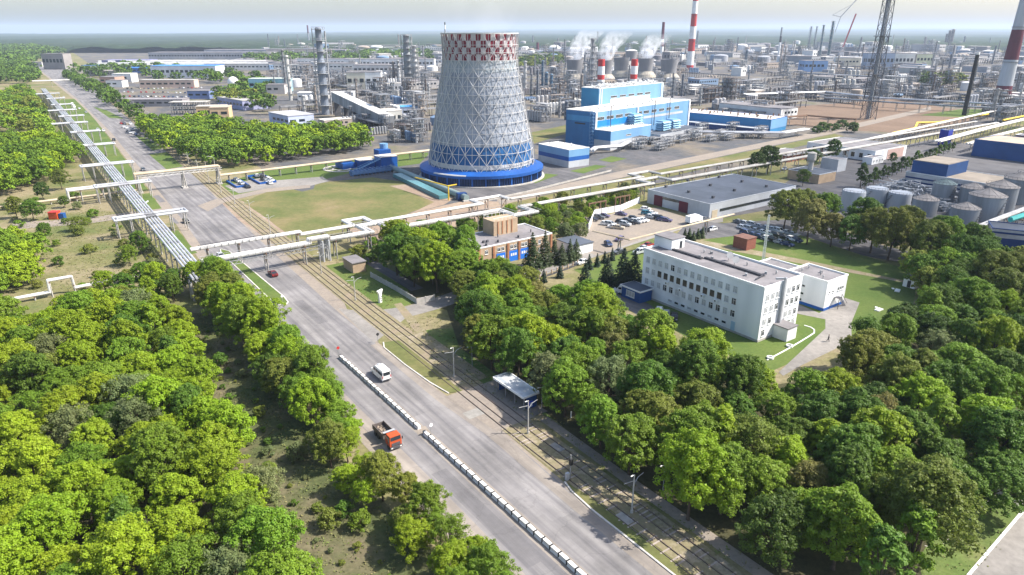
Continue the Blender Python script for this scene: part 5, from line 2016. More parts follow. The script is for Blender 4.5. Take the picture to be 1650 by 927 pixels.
b.box(-0.9, 0, 1.1, 0.12, 2.4, 1.45)
b.box(3.7, 0, 1.1, 0.12, 2.4, 0.9)
b.obj('tipper_bed', mat('dull_bed_steel', (0.13, 0.11, 0.10), 0.25, 0.8, 0.7), tk)
b = MB()
b.box(-1.05, 0, 2.56, 0.5, 2.4, 0.1)
b.obj('bed_visor', M['galv'], tk)
b = MB()
for i in range(60):
    b.ball((1.4 + R.uniform(-2.1, 2.1), R.uniform(-1, 1), 1.24), R.uniform(0.12, 0.3), 6, 0, 3)
b.obj('gravel', mat('gravel_load', (0.27, 0.22, 0.17), 0.3, 2, 0.95), tk)
for x in (-2.9, 1.5, 2.8):
    for s in (-1, 1):
        b = MB()
        b.cyl((0, -0.16, 0.5), (0, 0.16, 0.5), 0.5, n=16, m=0, m2=1)
        b.obj('wheel', [M['rubber'], M['steel_dark']], tk, (x, s * 1.0, 0))
tk.scale = (0.9, 0.9, 0.9)


# ---------------------------------------------------------------- people
def person(label, pos, ang, cloth, legs, step=0.22):
    V = [(0, 0, 0.93), (0, 0, 1.16), (0, 0, 1.36), (0, 0, 1.50), (-0.02, 0, 1.58), (-0.02, 0, 1.70)]
    E = [(0, 1), (1, 2), (2, 3), (3, 4), (4, 5)]
    RD = [(0.15, 0.11), (0.14, 0.10), (0.17, 0.11), (0.06, 0.06), (0.09, 0.08), (0.085, 0.08)]

    def chain(root, pts, rr):
        prev = root
        for p, r in zip(pts, rr):
            V.append(p)
            RD.append((r, r))
            E.append((prev, len(V) - 1))
            prev = len(V) - 1
    for s in (-1, 1):
        d = step * s
        chain(0, [(0, 0.1 * s, 0.86), (-d * 0.6, 0.1 * s, 0.48), (-d + (0.06 if d < 0 else 0), 0.1 * s, 0.09), (-d - 0.13, 0.1 * s, 0.045)], (0.09, 0.062, 0.045, 0.035))
        chain(2, [(0, 0.2 * s, 1.40), (d * 0.5, 0.24 * s, 1.13), (d * 0.6 - 0.12, 0.23 * s, 0.90), (d * 0.6 - 0.16, 0.22 * s, 0.80)], (0.055, 0.042, 0.032, 0.03))
    me = bpy.data.meshes.new('person')
    me.from_pydata(V, E, [])
    me.materials.append(cloth)
    o = link('person', me, None, (pos[0], pos[1], 0.05), ang)
    lay = me.skin_vertices[0] if me.skin_vertices else None
    sk = o.modifiers.new('skin', 'SKIN')
    ss = o.modifiers.new('smooth', 'SUBSURF')
    ss.levels = ss.render_levels = 1
    lay = me.skin_vertices[0]
    for i, r in enumerate(RD):
        lay.data[i].radius = r
    lay.data[0].use_root = True
    tag(o, label, 'person')
    b = MB()
    b.ball((0.0, 0, 1.69), 0.105, 10, 0, 6, 1.1)
    b.obj('hair', M['bark'], o)
    b = MB()
    b.ball((-0.045, 0, 1.64), 0.085, 10, 0, 6, 1.2)
    b.obj('face', M['skin'], o)
    b = MB()
    for s in (-1, 1):
        d = step * s
        b.cyl((-d * 0.62, 0.1 * s, 0.46), (0, 0.1 * s, 0.9), 0.075, 0.105, 10)
        b.cyl((-d + (0.06 if d < 0 else 0), 0.1 * s, 0.1), (-d * 0.62, 0.1 * s, 0.48), 0.062, 0.078, 10)
    b.obj('trousers', legs, o)
    return o


person('person in dark clothes walking down the drive beside the office block', G(1334, 551), RZ + 2.0, M['cloth_dark'], M['cloth_dark'])
bt_ = thing('white_bollard', 'white marker post standing in the shade of the right wood', 'bollard', G(920, 673))
b = MB()
b.cyl((0, 0, 0), (0, 0, 1.25), 0.13, 0.11, 10)
b.cyl((0, 0, 1.25), (0, 0, 1.35), 0.11, 0.04, 10)
b.obj('post', M['white'], bt_)
for i, (x, y) in enumerate(((1272, 559), (1241, 578), (1446, 469), (1416, 500), (1459, 497))):
    t = thing('concrete_ring' if i < 2 else 'concrete_slab', ('white concrete ring on the lawn at the %s bend of the drive' % ('upper', 'lower')[i]) if i < 2 else ('pale concrete slab lying on the grass, %s' % ('in front of the white hut', 'below the annex stair', 'at the edge of the wood')[i - 2]), 'ring' if i < 2 else 'slab', G(x, y), R.random())
    b = MB()
    if i < 2:
        b.lathe([(0.75, 0.0), (0.75, 0.45), (0.5, 0.45), (0.5, 0.05)], 20)
    else:
        b.box(0, 0, 0.0, 2.2, 1.2, 0.28)
        b.box(1.0, 1.2, 0.0, 0.8, 0.6, 0.2, 0.4)
    b.obj('body', M['white'], t)

# ---------------------------------------------------------------- trees
RN = np.random.default_rng(5)


def quads_mesh(name, V, m, n=4):
    me = bpy.data.meshes.new(name)
    k = len(V) // n
    me.vertices.add(len(V))
    me.vertices.foreach_set('co', V.astype(np.float32).ravel())
    me.loops.add(k * n)
    me.loops.foreach_set('vertex_index', np.arange(k * n, dtype=np.int32))
    me.polygons.add(k)
    me.polygons.foreach_set('loop_start', np.arange(0, k * n, n, dtype=np.int32))
    me.polygons.foreach_set('loop_total', np.full(k, n, dtype=np.int32))
    me.materials.append(m)
    me.update(calc_edges=True)
    me.validate()
    return me


def unit(a):
    return a / np.maximum(1e-9, np.linalg.norm(a, axis=1, keepdims=True))


def leaf_cards(P, Nn, size, aspect=0.62):
    """one leaf spray (a bent rhombus) per point, facing along Nn"""
    k = len(P)
    t = unit(np.cross(Nn, RN.normal(size=(k, 3))))
    s = np.cross(Nn, t)
    a = size[:, None]
    return np.stack([P - t * a, P + s * a * aspect - Nn * a * 0.2, P + t * a, P - s * a * aspect - Nn * a * 0.2], 1).reshape(-1, 3)


def crown_points(h, r, z0, nc, nl, rc, lsize, lobes=3, flat=1.0, core=0.5):
    """leaf sprays in clumps scattered over an uneven crown surface"""
    cz, hz = (z0 + h) / 2, (h - z0) / 2
    d = unit(RN.normal(size=(nc, 3)))
    d[:, 2] = np.where(d[:, 2] < -0.55, -d[:, 2], d[:, 2])
    az = np.arctan2(d[:, 1], d[:, 0])
    ph = RN.uniform(0, 6.28, 3)
    lob = 1 + 0.20 * np.sin(lobes * az + ph[0]) + 0.14 * np.sin(2 * az + ph[1] + 3 * d[:, 2]) + 0.12 * np.sin(5 * az + ph[2])
    rad = (1 - RN.uniform(0, 1, nc) ** 2 * core) * lob
    prof = np.where(d[:, 2] > 0, 1.0, 0.92)
    C = np.stack([d[:, 0] * r * rad * prof, d[:, 1] * r * rad * prof, cz + d[:, 2] * hz * (0.78 + 0.22 * rad)], 1)
    rcv = rc * RN.uniform(0.65, 1.35, nc)
    tot = nc * nl
    dd = unit(RN.normal(size=(tot, 3)) + np.repeat(d, nl, 0) * 0.55 + np.array([0, 0, 0.35]))
    rr = np.repeat(rcv, nl) * RN.uniform(0.45, 1.08, tot)
    P = np.repeat(C, nl, 0) + dd * rr[:, None] * np.array([1, 1, 0.8 * flat])
    Nn = unit(dd * 0.8 + np.array([0, 0, 0.45]) + RN.normal(size=(tot, 3)) * 0.42)
    return P, Nn, lsize * RN.uniform(0.6, 1.25, tot), C


def trunk_mesh(h, r, C, z0, tr=0.2, nb=7):
    b = MB()
    ax = R.uniform(-0.3, 0.3)
    mid = (ax, R.uniform(-0.3, 0.3), z0 + (h - z0) * 0.35)
    top = (ax * 1.5, mid[1] * 1.4, z0 + (h - z0) * 0.75)
    b.cyl((0, 0, -0.1), (0, 0, 0.5), tr * 1.35, tr, 8)
    b.cyl((0, 0, 0.5), mid, tr, tr * 0.7, 8)
    b.cyl(mid, top, tr * 0.7, tr * 0.25, 7)
    sel = RN.choice(len(C), size=min(nb, len(C)), replace=False)
    for i in sel:
        c = C[i]
        f = R.uniform(0.1, 0.8)
        st_ = Vector((0, 0, 0.5)).lerp(Vector(mid), 0.5 + 0.5 * f)
        e_ = Vector(c)
        m_ = st_.lerp(e_, 0.5) + Vector((0, 0, -0.3))
        b.cyl(st_, m_, tr * 0.42, tr * 0.28, 6)
        b.cyl(m_, e_, tr * 0.28, tr * 0.1, 5)
    return b.mesh('trunk', [M['bark']])


def broad(h, r, z0, nc, nl, rc, ls, lobes=3, core=0.5, flat=1.0, nb=7):
    P, Nn, S, C = crown_points(h, r, z0, nc, nl, rc, ls, lobes, flat, core)
    return quads_mesh('crown', leaf_cards(P, Nn, S), M['leaf']), trunk_mesh(h, r, C, z0, 0.2 * h / 10, nb)


def conifer(h, r, tiers=16, per=34):
    P, Nn, S = [], [], []
    for t in range(tiers):
        f = t / (tiers - 1)
        z = 0.5 + (h - 0.8) * f
        rr = r * (1 - f) ** 0.85 * (0.85 + 0.25 * RN.random()) + 0.12
        k = max(6, int(per * (1 - f * 0.75)))
        for ring in (1.0, 0.75, 0.5):
            a = RN.uniform(0, 6.28, k)
            q = rr * ring * RN.uniform(0.82, 1.1, k)
            P.append(np.stack([q * np.cos(a), q * np.sin(a), z - q * 0.28 + RN.uniform(-0.15, 0.15, k)], 1))
            Nn.append(unit(np.stack([np.cos(a) * 0.55, np.sin(a) * 0.55, np.full(k, 0.8)], 1) + RN.normal(size=(k, 3)) * 0.25))
            S.append(np.full(k, 0.40) * RN.uniform(0.7, 1.2, k) * (0.6 + 0.5 * (1 - f)))
    P, Nn, S = np.concatenate(P), np.concatenate(Nn), np.concatenate(S)
    b = MB()
    b.cyl((0, 0, 0), (0, 0, h * 0.95), 0.02 * h, 0.02, 8)
    return quads_mesh('crown', leaf_cards(P, Nn, S, 0.5), M['needle']), b.mesh('trunk', [M['bark']])


PROTO = {
    'broad': [broad(10.5, 3.9, 1.4, 300, 62, 0.60, 0.175), broad(11.5, 4.2, 1.5, 330, 62, 0.64, 0.18, 4), broad(9.5, 3.7, 1.0, 270, 62, 0.58, 0.17, 5), broad(10.0, 4.4, 1.5, 330, 60, 0.64, 0.175, 3, 0.55),
              broad(12.0, 3.4, 1.4, 290, 62, 0.62, 0.18, 2, 0.6), broad(8.6, 3.4, 0.8, 240, 62, 0.58, 0.165, 4), broad(12.5, 4.6, 1.5, 340, 64, 0.70, 0.18, 5, 0.65), broad(9.0, 4.6, 1.2, 300, 60, 0.62, 0.17, 2, 0.6)],
    'airy': [broad(9.5, 3.6, 1.6, 170, 50, 0.7, 0.15, 3, 0.75, nb=20), broad(10.5, 3.8, 1.8, 180, 50, 0.74, 0.15, 5, 0.75, nb=22)],
    'slim': [broad(12.0, 2.2, 1.4, 110, 60, 0.62, 0.22, 2, 0.5), broad(10.5, 2.0, 1.0, 95, 60, 0.6, 0.22, 3, 0.5)],
    'birch': [broad(11.0, 3.0, 1.2, 110, 70, 0.72, 0.17, 3, 0.6, 1.5)],
    'spruce': [conifer(8.5, 2.7, 16, 44), conifer(7.5, 2.3, 14, 40)],
    'small_spruce': [conifer(4.2, 1.1, 10, 18)],
    'bush': [broad(3.2, 2.0, 0.2, 45, 55, 0.6, 0.2, 3, 0.4, nb=4), broad(2.2, 1.5, 0.1, 32, 50, 0.5, 0.18, 4, 0.4, nb=3)],
}
PROTO['young'] = PROTO['broad']
TINT = {'lime': ((0.222, 0.315, 0.016), 'bright yellow green'), 'fresh': ((0.152, 0.245, 0.020), 'fresh green'), 'green': ((0.102, 0.178, 0.020), 'mid green'), 'dark': ((0.066, 0.118, 0.018), 'dark green'),
        'olive': ((0.170, 0.202, 0.030), 'olive green'), 'grey': ((0.175, 0.208, 0.078), 'greyish'), 'russet': ((0.190, 0.185, 0.050), 'brownish'), 'needle': ((0.018, 0.038, 0.018), 'dark green'),
        'needle_light': ((0.045, 0.072, 0.022), 'mid green')}
KIND = {'broad': ('broadleaf_tree', 'broadleaf tree', 'tree'), 'airy': ('sparse_tree', 'twiggy tree', 'tree'), 'slim': ('slender_tree', 'slender tree', 'tree'),
        'birch': ('birch_tree', 'drooping birch tree', 'tree'), 'spruce': ('spruce_tree', 'spruce', 'tree'), 'small_spruce': ('small_spruce', 'little spruce', 'tree'), 'bush': ('bush', 'rounded bush', 'bush'), 'young': ('young_tree', 'young tree', 'tree')}
NTREE = {'n': 0}


def tree(kind, tint, pos, where, group, s=1.0, label=None):
    nm, what, cat = KIND[kind]
    cm, tm = R.choice(PROTO[kind])
    col, word = TINT[tint]
    t = thing(nm, label or '%s %s %s' % (word, what, where), cat, (pos[0], pos[1], 0), R.uniform(0, 6.28), group)
    t.scale = (s * R.uniform(0.92, 1.08), s * R.uniform(0.92, 1.08), s * R.uniform(0.9, 1.12))
    k = R.uniform(0.85, 1.15)
    c = link('crown', cm, t)
    c.color = (col[0] * k * R.uniform(0.9, 1.1), col[1] * k, col[2] * k, 1)
    link('trunk', tm, t)
    NTREE['n'] += 1
    return t


def inside(p, poly):
    x, y, c = p[0], p[1], False
    for i in range(len(poly)):
        x1, y1 = poly[i][:2]
        x2, y2 = poly[i - 1][:2]
        if (y1 > y) != (y2 > y) and x < (x2 - x1) * (y - y1) / (y2 - y1) + x1:
            c = not c
    return c


def seen(x, y, margin, top=11.0):
    """is any of a tree on this spot inside the photograph's field of view"""
    for z in (0.0, top * 0.5, top):
        fw, up = y * CP - (z - CAM_H) * SP, y * SP + (z - CAM_H) * CP
        if fw > 1:
            px, py = 825 + FPX * x / fw, 463.5 - FPX * up / fw
            if -margin < px < 1650 + margin and py < 927 + margin:
                return True
    return False


def scatter(poly, dist, tries=6000, jitter=0.25, avoid=()):
    xs, ys = [p[0] for p in poly], [p[1] for p in poly]
    out = []
    cell = {}
    for _ in range(tries):
        p = (R.uniform(min(xs), max(xs)), R.uniform(min(ys), max(ys)))
        if not inside(p, poly):
            continue
        d = dist * R.uniform(1 - jitter, 1 + jitter)
        ci, cj = int(p[0] // dist), int(p[1] // dist)
        ok = True
        for a in range(ci - 2, ci + 3):
            for b in range(cj - 2, cj + 3):
                for q in cell.get((a, b), ()):
                    if (q[0] - p[0]) ** 2 + (q[1] - p[1]) ** 2 < d * d:
                        ok = False
        if ok:
            out.append(p)
            cell.setdefault((ci, cj), []).append(p)
    return out


def pick(weights):
    t = R.random() * sum(weights.values())
    for k, v in weights.items():
        t -= v
        if t <= 0:
            return k
    return k


def wood(poly, dist, weights, where, group, smin=0.8, smax=1.1, airy=0.12, slim=0.07, margin=22):
    for p in scatter(poly, dist):
        if not seen(p[0], p[1], margin):
            continue
        ti = pick(weights)
        k = 'broad'
        if ti in ('grey', 'russet'):
            k = 'airy'
        elif R.random() < airy * 0.2:
            k = 'airy'
        elif R.random() < slim:
            k = 'slim'
        tree(k, ti, p, where, group, R.uniform(smin, smax))


# ---------------------------------------------------------------- woods that read as one mass
def mass(name, label, pts, h, r, tints, nc=40, nl=13, rc=1.25, ls=0.62):
    """many tree crowns in one object; each takes one of a few leaf colours"""
    Vs, Ms = [], []
    for p in pts:
        s = R.uniform(0.75, 1.15)
        P, Nn, S, _ = crown_points(h * s, r * s, 0.8, nc, nl, rc, ls, R.choice((2, 3, 4)))
        P = P + np.array([p[0], p[1], 0])
        Vs.append(leaf_cards(P, Nn, S, 0.75))
        Ms.append(np.full(len(P), R.randrange(len(tints)), dtype=np.int32))
    me = quads_mesh(name, np.concatenate(Vs), mass_mat(tints[0]))
    for t in tints[1:]:
        me.materials.append(mass_mat(t))
    idx = np.concatenate(Ms)
    if len(idx) == len(me.polygons):
        me.polygons.foreach_set('material_index', idx)
    o = link(name, me)
    o['kind'] = 'stuff'
    o['label'] = label
    o['category'] = 'wood'
    return o


_mm = {}


def mass_mat(t):
    if t not in _mm:
        c = TINT[t][0]
        _mm[t] = mat('massed_' + t + '_leaves', c, 0.35, 0.35, 0.7, col2=[v * 0.8 for v in c], scale2=0.05, coords='World', spec=0.15)
    return _mm[t]


LEFTW = {'lime': 6.5, 'fresh': 3.2, 'green': 0.8, 'olive': 0.5, 'grey': 0.6}
RIGHTW = {'lime': 2.4, 'fresh': 3.4, 'green': 3.0, 'dark': 0.4, 'olive': 0.9, 'russet': 0.35, 'grey': 0.2}
wood(gp((-300, 600), (20, 545), (140, 528), (230, 510), (296, 552), (318, 640), (376, 730), (436, 840), (480, 960), (530, 1130), (-600, 1130)), 5.5, LEFTW,
     'in the dense wood left of the avenue', 'trees in the left wood', 0.72, 1.02)
wood(gp((160, 480), (240, 464), (285, 478), (280, 490), (200, 508)), 6.0, {'lime': 1, 'fresh': 2, 'green': 2}, 'at the left wood edge below the pipe rack', 'trees at the top of the left wood', 0.55, 0.75)
# the strip along the avenue
for i, u in enumerate(np.arange(50, 188, 4.3)):
    for w in ((36.2, 32.6) if not 76 < u < 94 else (33.4, 30.4)):
        if w < 35 and i % 3 == 0:
            continue
        p = W(u + R.uniform(-1, 1), w + R.uniform(-0.7, 0.7))
        tree('airy' if R.random() < 0.15 else 'broad', pick({'lime': 2.5, 'fresh': 3, 'olive': 1.2, 'green': 0.6}), p, 'in the strip along the left kerb of the avenue', 'trees along the left kerb', R.uniform(0.74, 0.92) * (0.7 if u < 104 else 1))
# right wood
wood(gp((752, 545), (772, 590), (850, 635), (935, 712), (1040, 790), (1150, 868), (1250, 920), (1340, 935), (1400, 980), (1436, 1010), (1470, 955), (1505, 890), (1560, 840), (1690, 790), (1900, 740), (1900, 640), (1650, 640), (1500, 640), (1380, 665), (1290, 668), (1190, 640), (1100, 620), (1010, 570), (940, 520), (860, 498), (780, 500)), 6.0, RIGHTW,
     'in the wood between the tramway and the office', 'trees in the right wood', 0.82, 1.12, 0.2)
wood(gp((1365, 655), (1500, 635), (1900, 635), (1900, 470), (1700, 455), (1560, 462), (1500, 500), (1460, 545), (1390, 600)), 6.4, {'lime': 0.6, 'fresh': 2.4, 'green': 3.0, 'dark': 0.8, 'olive': 1.2, 'russet': 0.3, 'grey': 0.3},
     'in the wood right of the office drive', 'trees in the wood right of the drive', 0.8, 1.1, 0.2)
wood(gp((630, 452), (655, 455), (700, 482), (745, 478), (770, 440), (720, 418), (640, 415)), 5.8, {'lime': 3, 'fresh': 3, 'green': 1.5}, 'in the clump by the fire garage', 'trees in the clump by the garage', 0.9, 1.12)
wood(gp((752, 520), (800, 505), (870, 490), (800, 455), (760, 455), (742, 500)), 6.0, {'fresh': 3, 'green': 2, 'olive': 1}, 'at the near corner of the fire garage', 'trees at the garage corner', 0.66, 0.82)
# left grove beyond the dry meadow
EL = {'lime': 2.2, 'fresh': 3, 'green': 2.2, 'olive': 1, 'grey': 0.6}

mass('thicket', 'bright yellow green thicket on the left meadow below the red booth', scatter(gp((-150, 470), (-150, 400), (20, 392), (70, 425), (55, 458), (0, 480)), 5.6, 4000), 8.0, 3.6, ['lime', 'lime', 'fresh'], 150, 34, 0.62, 0.22)
for x, y, ti, s, lab in ((55, 356, 'green', 0.85, 'mid green tree next to the red booth'), (75, 388, 'green', 0.6, 'small mid green tree below the red booth on the dry meadow'), (128, 372, 'olive', 0.6, 'olive green tree beside the driveway right of the red booth'),
                         (100, 306, 'olive', 0.75, 'flat topped olive tree on the bare ground near the white pipes'), (70, 322, 'dark', 0.85, 'dark green tree above the yellowish pipe line'), (28, 352, 'olive', 0.7, 'olive green tree above the yellowish pipe line at the left edge'),
                         (228, 410, 'green', 0.85, 'mid green tree growing against the pipe rack'), (210, 428, 'fresh', 0.5, 'small fresh green tree by the pipe rack posts'), (98, 280, 'lime', 0.55, 'small bright tree at the edge of the bare ground'),
                         (105, 335, 'green', 0.5, 'small mid green tree on the yellowish pipe line')):
    tree('broad', ti, G(x, y), '', None, s, lab)
# row of trees on the lawn beside the warehouse street
for i, (x, y) in enumerate(((1262, 372), (1300, 394), (1338, 398), (1368, 404), (1402, 408), (1430, 420), (1462, 418), (1490, 436), (1520, 430), (1550, 450), (1580, 436), (1285, 368), (1325, 380), (1385, 392), (1450, 404), (1510, 415), (1560, 425))):
    tree('broad', pick({'green': 3, 'olive': 2, 'fresh': 1, 'russet': 0.4}), G(x, y), 'in the row along the lawn below the storage tanks', 'trees in the row below the tanks', R.uniform(1.05, 1.3))
mass('tree_belt', 'dense belt of trees behind the white hut', scatter(gp((1450, 455), (1500, 443), (1600, 438), (1800, 438), (1800, 466), (1560, 466), (1490, 480)), 6.0, 4000), 9.5, 3.9, ['green', 'green', 'olive', 'fresh'], 150, 34, 0.7, 0.24)
for x, y, k, ti, s, lab in ((1383, 600, 'birch', 'green', 1.0, 'tall drooping birch beside the office drive'), (1405, 585, 'birch', 'olive', 0.8, 'smaller olive birch behind the tall one by the drive'),
                            (1218, 282, 'broad', 'dark', 1.25, 'big dark tree behind the warehouse, left half of the pair'), (1236, 280, 'broad', 'dark', 1.3, 'big dark tree behind the warehouse, right half of the pair'), (1308, 268, 'broad', 'dark', 1.05, 'dark tree left of the grey water tower'), (1340, 262, 'broad', 'dark', 0.9, 'dark tree right of the grey water tower'),
                            (1293, 300, 'broad', 'green', 0.85, 'mid green tree at the back corner of the warehouse'), (1386, 302, 'slim', 'dark', 0.95, 'dark upright tree at the end of the poplar row'),
                            (1437, 264, 'broad', 'dark', 0.6, 'dark tree in front of the pinkish works shed'),
                            (858, 432, 'spruce', 'needle_light', 1.25, 'largest spruce at the right end of the fire garage')):
    tree(k, ti, G(x, y), '', None, s, lab)
for i in range(20):
    x, y = 1392 + i * 7.5, 303 - i * 3.1
    tree('slim', pick({'green': 1, 'dark': 1}), G(x, y), 'in the long poplar row above the storage tanks', 'poplars above the storage tanks', R.uniform(0.45, 0.65))
for x, y, k, s in ((878, 427, 'spruce', 1.15), (893, 424, 'spruce', 1.0), (905, 426, 'spruce', 0.95), (918, 422, 'spruce', 1.0), (928, 418, 'spruce', 0.9)):
    tree(k, 'needle_light', G(x, y), 'in the row in front of the fire garage fence', 'spruces in front of the garage', s)
for x, y, s, lab in ((978, 458, 1.2, 'black green spruce standing alone left of the pair by the kiosk'), (1003, 466, 1.5, 'left spruce of the big dark pair beside the kiosk'), (1020, 467, 1.55, 'right spruce of the big dark pair beside the kiosk'),
                     (942, 474, 1.2, 'dark spruce at the edge of the right wood above the shaded path')):
    tree('spruce', 'needle', G(x, y), '', None, s, lab)
for x, y in ((949, 434), (962, 430), (974, 424), (986, 420), (902, 448), (876, 455), (860, 456), (1103, 384), (1110, 386), (1117, 388), (1124, 385), (1131, 384)):
    tree('small_spruce', 'needle_light' if x > 1000 else 'needle', G(x, y), 'on the grass between the street and the office', 'little spruces by the street', R.uniform(0.8, 1.15))
# bushes and low trees under the pipe lines and by the car park
for p in scatter(gp((800, 385), (835, 392), (915, 396), (945, 390), (930, 368), (960, 344), (1015, 328), (1025, 320), (930, 332), (850, 352), (780, 366)), 5.2):
    tree('young', pick({'lime': 1, 'fresh': 3, 'olive': 1.5, 'grey': 0.6}), p, 'in the thicket behind the car park', 'trees in the thicket by the car park', R.uniform(0.42, 0.68))
for p in scatter(gp((560, 415), (600, 425), (640, 410), (760, 375), (790, 366), (700, 372), (600, 395)), 5.5):
    tree('bush', pick({'green': 2, 'fresh': 2, 'olive': 1}), p, 'under the nearer pipe line beside the clump', 'bushes under the pipe line', R.uniform(0.8, 1.4))
for p in scatter(gp((10, 335), (120, 320), (200, 352), (290, 440), (240, 470), (20, 470)), 11.0, 900):
    tree('bush', pick({'green': 1, 'fresh': 2, 'olive': 2, 'grey': 1}), p, 'on the dry meadow left of the pipe rack', 'bushes on the dry meadow', R.uniform(0.5, 1.1))
for p in scatter(gp((300, 520), (350, 530), (420, 640), (510, 780), (660, 930), (520, 960), (450, 830), (350, 660)), 3.3, 3500):
    tree('bush', pick({'green': 2, 'fresh': 1, 'olive': 2, 'grey': 1}), p, 'in the shaded clearing beside the avenue', 'bushes in the clearing', R.uniform(0.16, 0.42) if R.random() < 0.8 else R.uniform(0.5, 0.8))
for x, y in ((1316, 215), (1325, 213), (1336, 212), (1346, 210), (1356, 208), (1372, 214)):
    tree('bush', 'dark', G(x, y), 'beside the works road right of the long blue hall', 'bushes by the works road', R.uniform(1.5, 2.2))


# ---------------------------------------------------------------- woods that read as one mass
mass('grove', 'dense green grove beyond the field and the tan pipe line', scatter(gp((262, 240), (300, 262), (340, 274), (430, 266), (520, 252), (600, 243), (585, 228), (500, 222), (430, 224), (370, 214), (330, 205), (280, 212), (225, 204), (235, 222)), 7.2, 5000), 11, 4.6, ['fresh', 'fresh', 'green', 'lime'], 70, 16, 1.1, 0.5)
mass('grove', 'leafy grove on the far left between the bare ground and the pipe rack', scatter(gp((-200, 300), (-20, 240), (95, 236), (130, 262), (85, 292), (40, 310), (-200, 350)), 7.6, 4000), 10.5, 4.6, ['lime', 'fresh', 'green', 'fresh'], 110, 22, 0.85, 0.36)
mass('avenue_trees', 'dark belt of trees along the right side of the far avenue', scatter(gp((100, 124), (118, 122), (150, 138), (190, 165), (220, 186), (226, 200), (205, 192), (160, 160), (120, 136)), 8.5, 3000), 11, 5, ['dark', 'green', 'green'], 40, 12, 1.4, 0.75)
mass('thicket', 'green thicket left of the far end of the pipe rack', scatter(gp((-60, 240), (0, 214), (84, 222), (75, 196), (60, 168), (40, 150), (-60, 170)), 9.5, 4000), 10, 5, ['green', 'fresh', 'olive', 'lime'], 44, 13, 1.3, 0.7)
mass('far_wood', 'wood left of the far end of the avenue', scatter(gp((-100, 150), (-10, 136), (30, 136), (62, 132), (52, 112), (36, 100), (-100, 96)), 20, 4000), 13, 10, ['green', 'dark', 'green'], 40, 12, 2.6, 1.5)
mass('far_wood', 'wood on the left horizon beyond the end of the avenue', scatter(gp((-260, 104), (-260, 78), (60, 78), (98, 86), (60, 96), (30, 106)), 46, 3000), 16, 24, ['green', 'dark'], 30, 12, 5, 3)
mass('works_trees', 'scattered trees among the far sheds of the works on the left', scatter(gp((120, 118), (200, 108), (330, 118), (420, 128), (440, 150), (400, 160), (380, 140), (330, 132), (240, 130), (160, 126)), 26, 1500), 13, 8, ['dark', 'green'], 34, 12, 2.2, 1.3)
mass('works_trees', 'dark trees round the white dome beside the blue workshop', scatter(gp((352, 160), (378, 156), (420, 166), (440, 172), (430, 182), (390, 174), (360, 172)), 13, 1500), 12, 6.5, ['dark', 'green', 'olive'], 40, 12, 1.8, 1.0)
mass('works_trees', 'belt of far trees behind the distillation columns', scatter(gp((400, 96), (520, 88), (690, 88), (700, 100), (560, 104), (410, 108)), 38, 3000), 15, 14, ['dark', 'green'], 34, 12, 3.8, 2.2)
mass('works_trees', 'far trees among the storage tanks behind the cooling tower', scatter(gp((830, 98), (900, 92), (905, 104), (835, 112)), 30, 1500), 14, 12, ['dark', 'olive'], 34, 12, 3.0, 1.8)
mass('works_trees', 'small trees in the middle of the works on the right', scatter(gp((1480, 132), (1540, 130), (1550, 140), (1490, 142)), 18, 500), 12, 9, ['dark', 'olive'], 34, 12, 2.4, 1.4)
fw = []
for _ in range(1500):
    y = 2400 * (1 + 2.6 * R.random() ** 1.3)
    fw.append((R.uniform(-0.85, 0.85) * y, y))
fw = fw[:0]
FB = MB()
for j in range(150):
    y = 2300 * 1.0105 ** j if j else 2300
    for i in range(150):
        x = (i / 149 - 0.5) * 1.9 * y
        edge = 2500 + 500 * math.sin(x * 0.0016) + 350 * math.sin(x * 0.0041 + 2)
        FB.v.append((x + R.uniform(-6, 6), y, (R.uniform(9, 17) if y > edge else -2.0) + 3 * math.sin(x * .004) + max(0.0, (y - 5000) * 0.002)))
for j in range(149):
    for i in range(149):
        k = j * 150 + i
        FB.f.append((k, k + 1, k + 151, k + 150))
        FB.m.append(0)
o = FB.obj('far_forest', mat('far_canopy', (0.026, 0.044, 0.022), 0.35, 0.02, 0.95, col2=(0.036, 0.052, 0.026), scale2=0.002, coords='World', spec=0.05))
tag(o, 'hazy forest stretching behind the works to the horizon', 'forest', None, 'stuff')
# rough growth on open ground
TP = []
for poly, d in ((gp((10, 335), (120, 320), (200, 352), (290, 440), (240, 470), (20, 470)), 1.6), (gp((290, 500), (380, 520), (470, 640), (560, 760), (700, 900), (800, 1010), (520, 1010), (440, 790), (350, 640)), 1.05),
                (gp((650, 520), (700, 505), (760, 580), (860, 650), (1000, 760), (1150, 870), (1300, 925), (1250, 940), (1080, 850), (930, 720), (800, 640), (700, 590)), 1.5),
                (gp((560, 470), (620, 500), (640, 480), (590, 440), (540, 420)), 1.8), (gp((1560, 930), (1650, 818), (1620, 790), (1560, 840), (1510, 910)), 2.0)):
    TP += scatter(poly, d, 7000)
k_ = 9
P = np.repeat(np.array([(p[0], p[1], 0.12) for p in TP]), k_, 0) + RN.normal(size=(len(TP) * k_, 3)) * np.array([0.42, 0.42, 0.08])
Nn = unit(RN.normal(size=P.shape) * 0.7 + np.array([0, 0, 0.8]))
o = link('undergrowth', quads_mesh('undergrowth', leaf_cards(P, Nn, RN.uniform(0.10, 0.24, len(P))), mat('weeds', (0.105, 0.13, 0.035), 0.3, 0.8, 0.9, col2=(0.19, 0.17, 0.07), scale2=0.25, coords='World')))
o['kind'] = 'stuff'
o['label'] = 'tufts of weeds and long grass on the rough ground'
o['category'] = 'undergrowth'

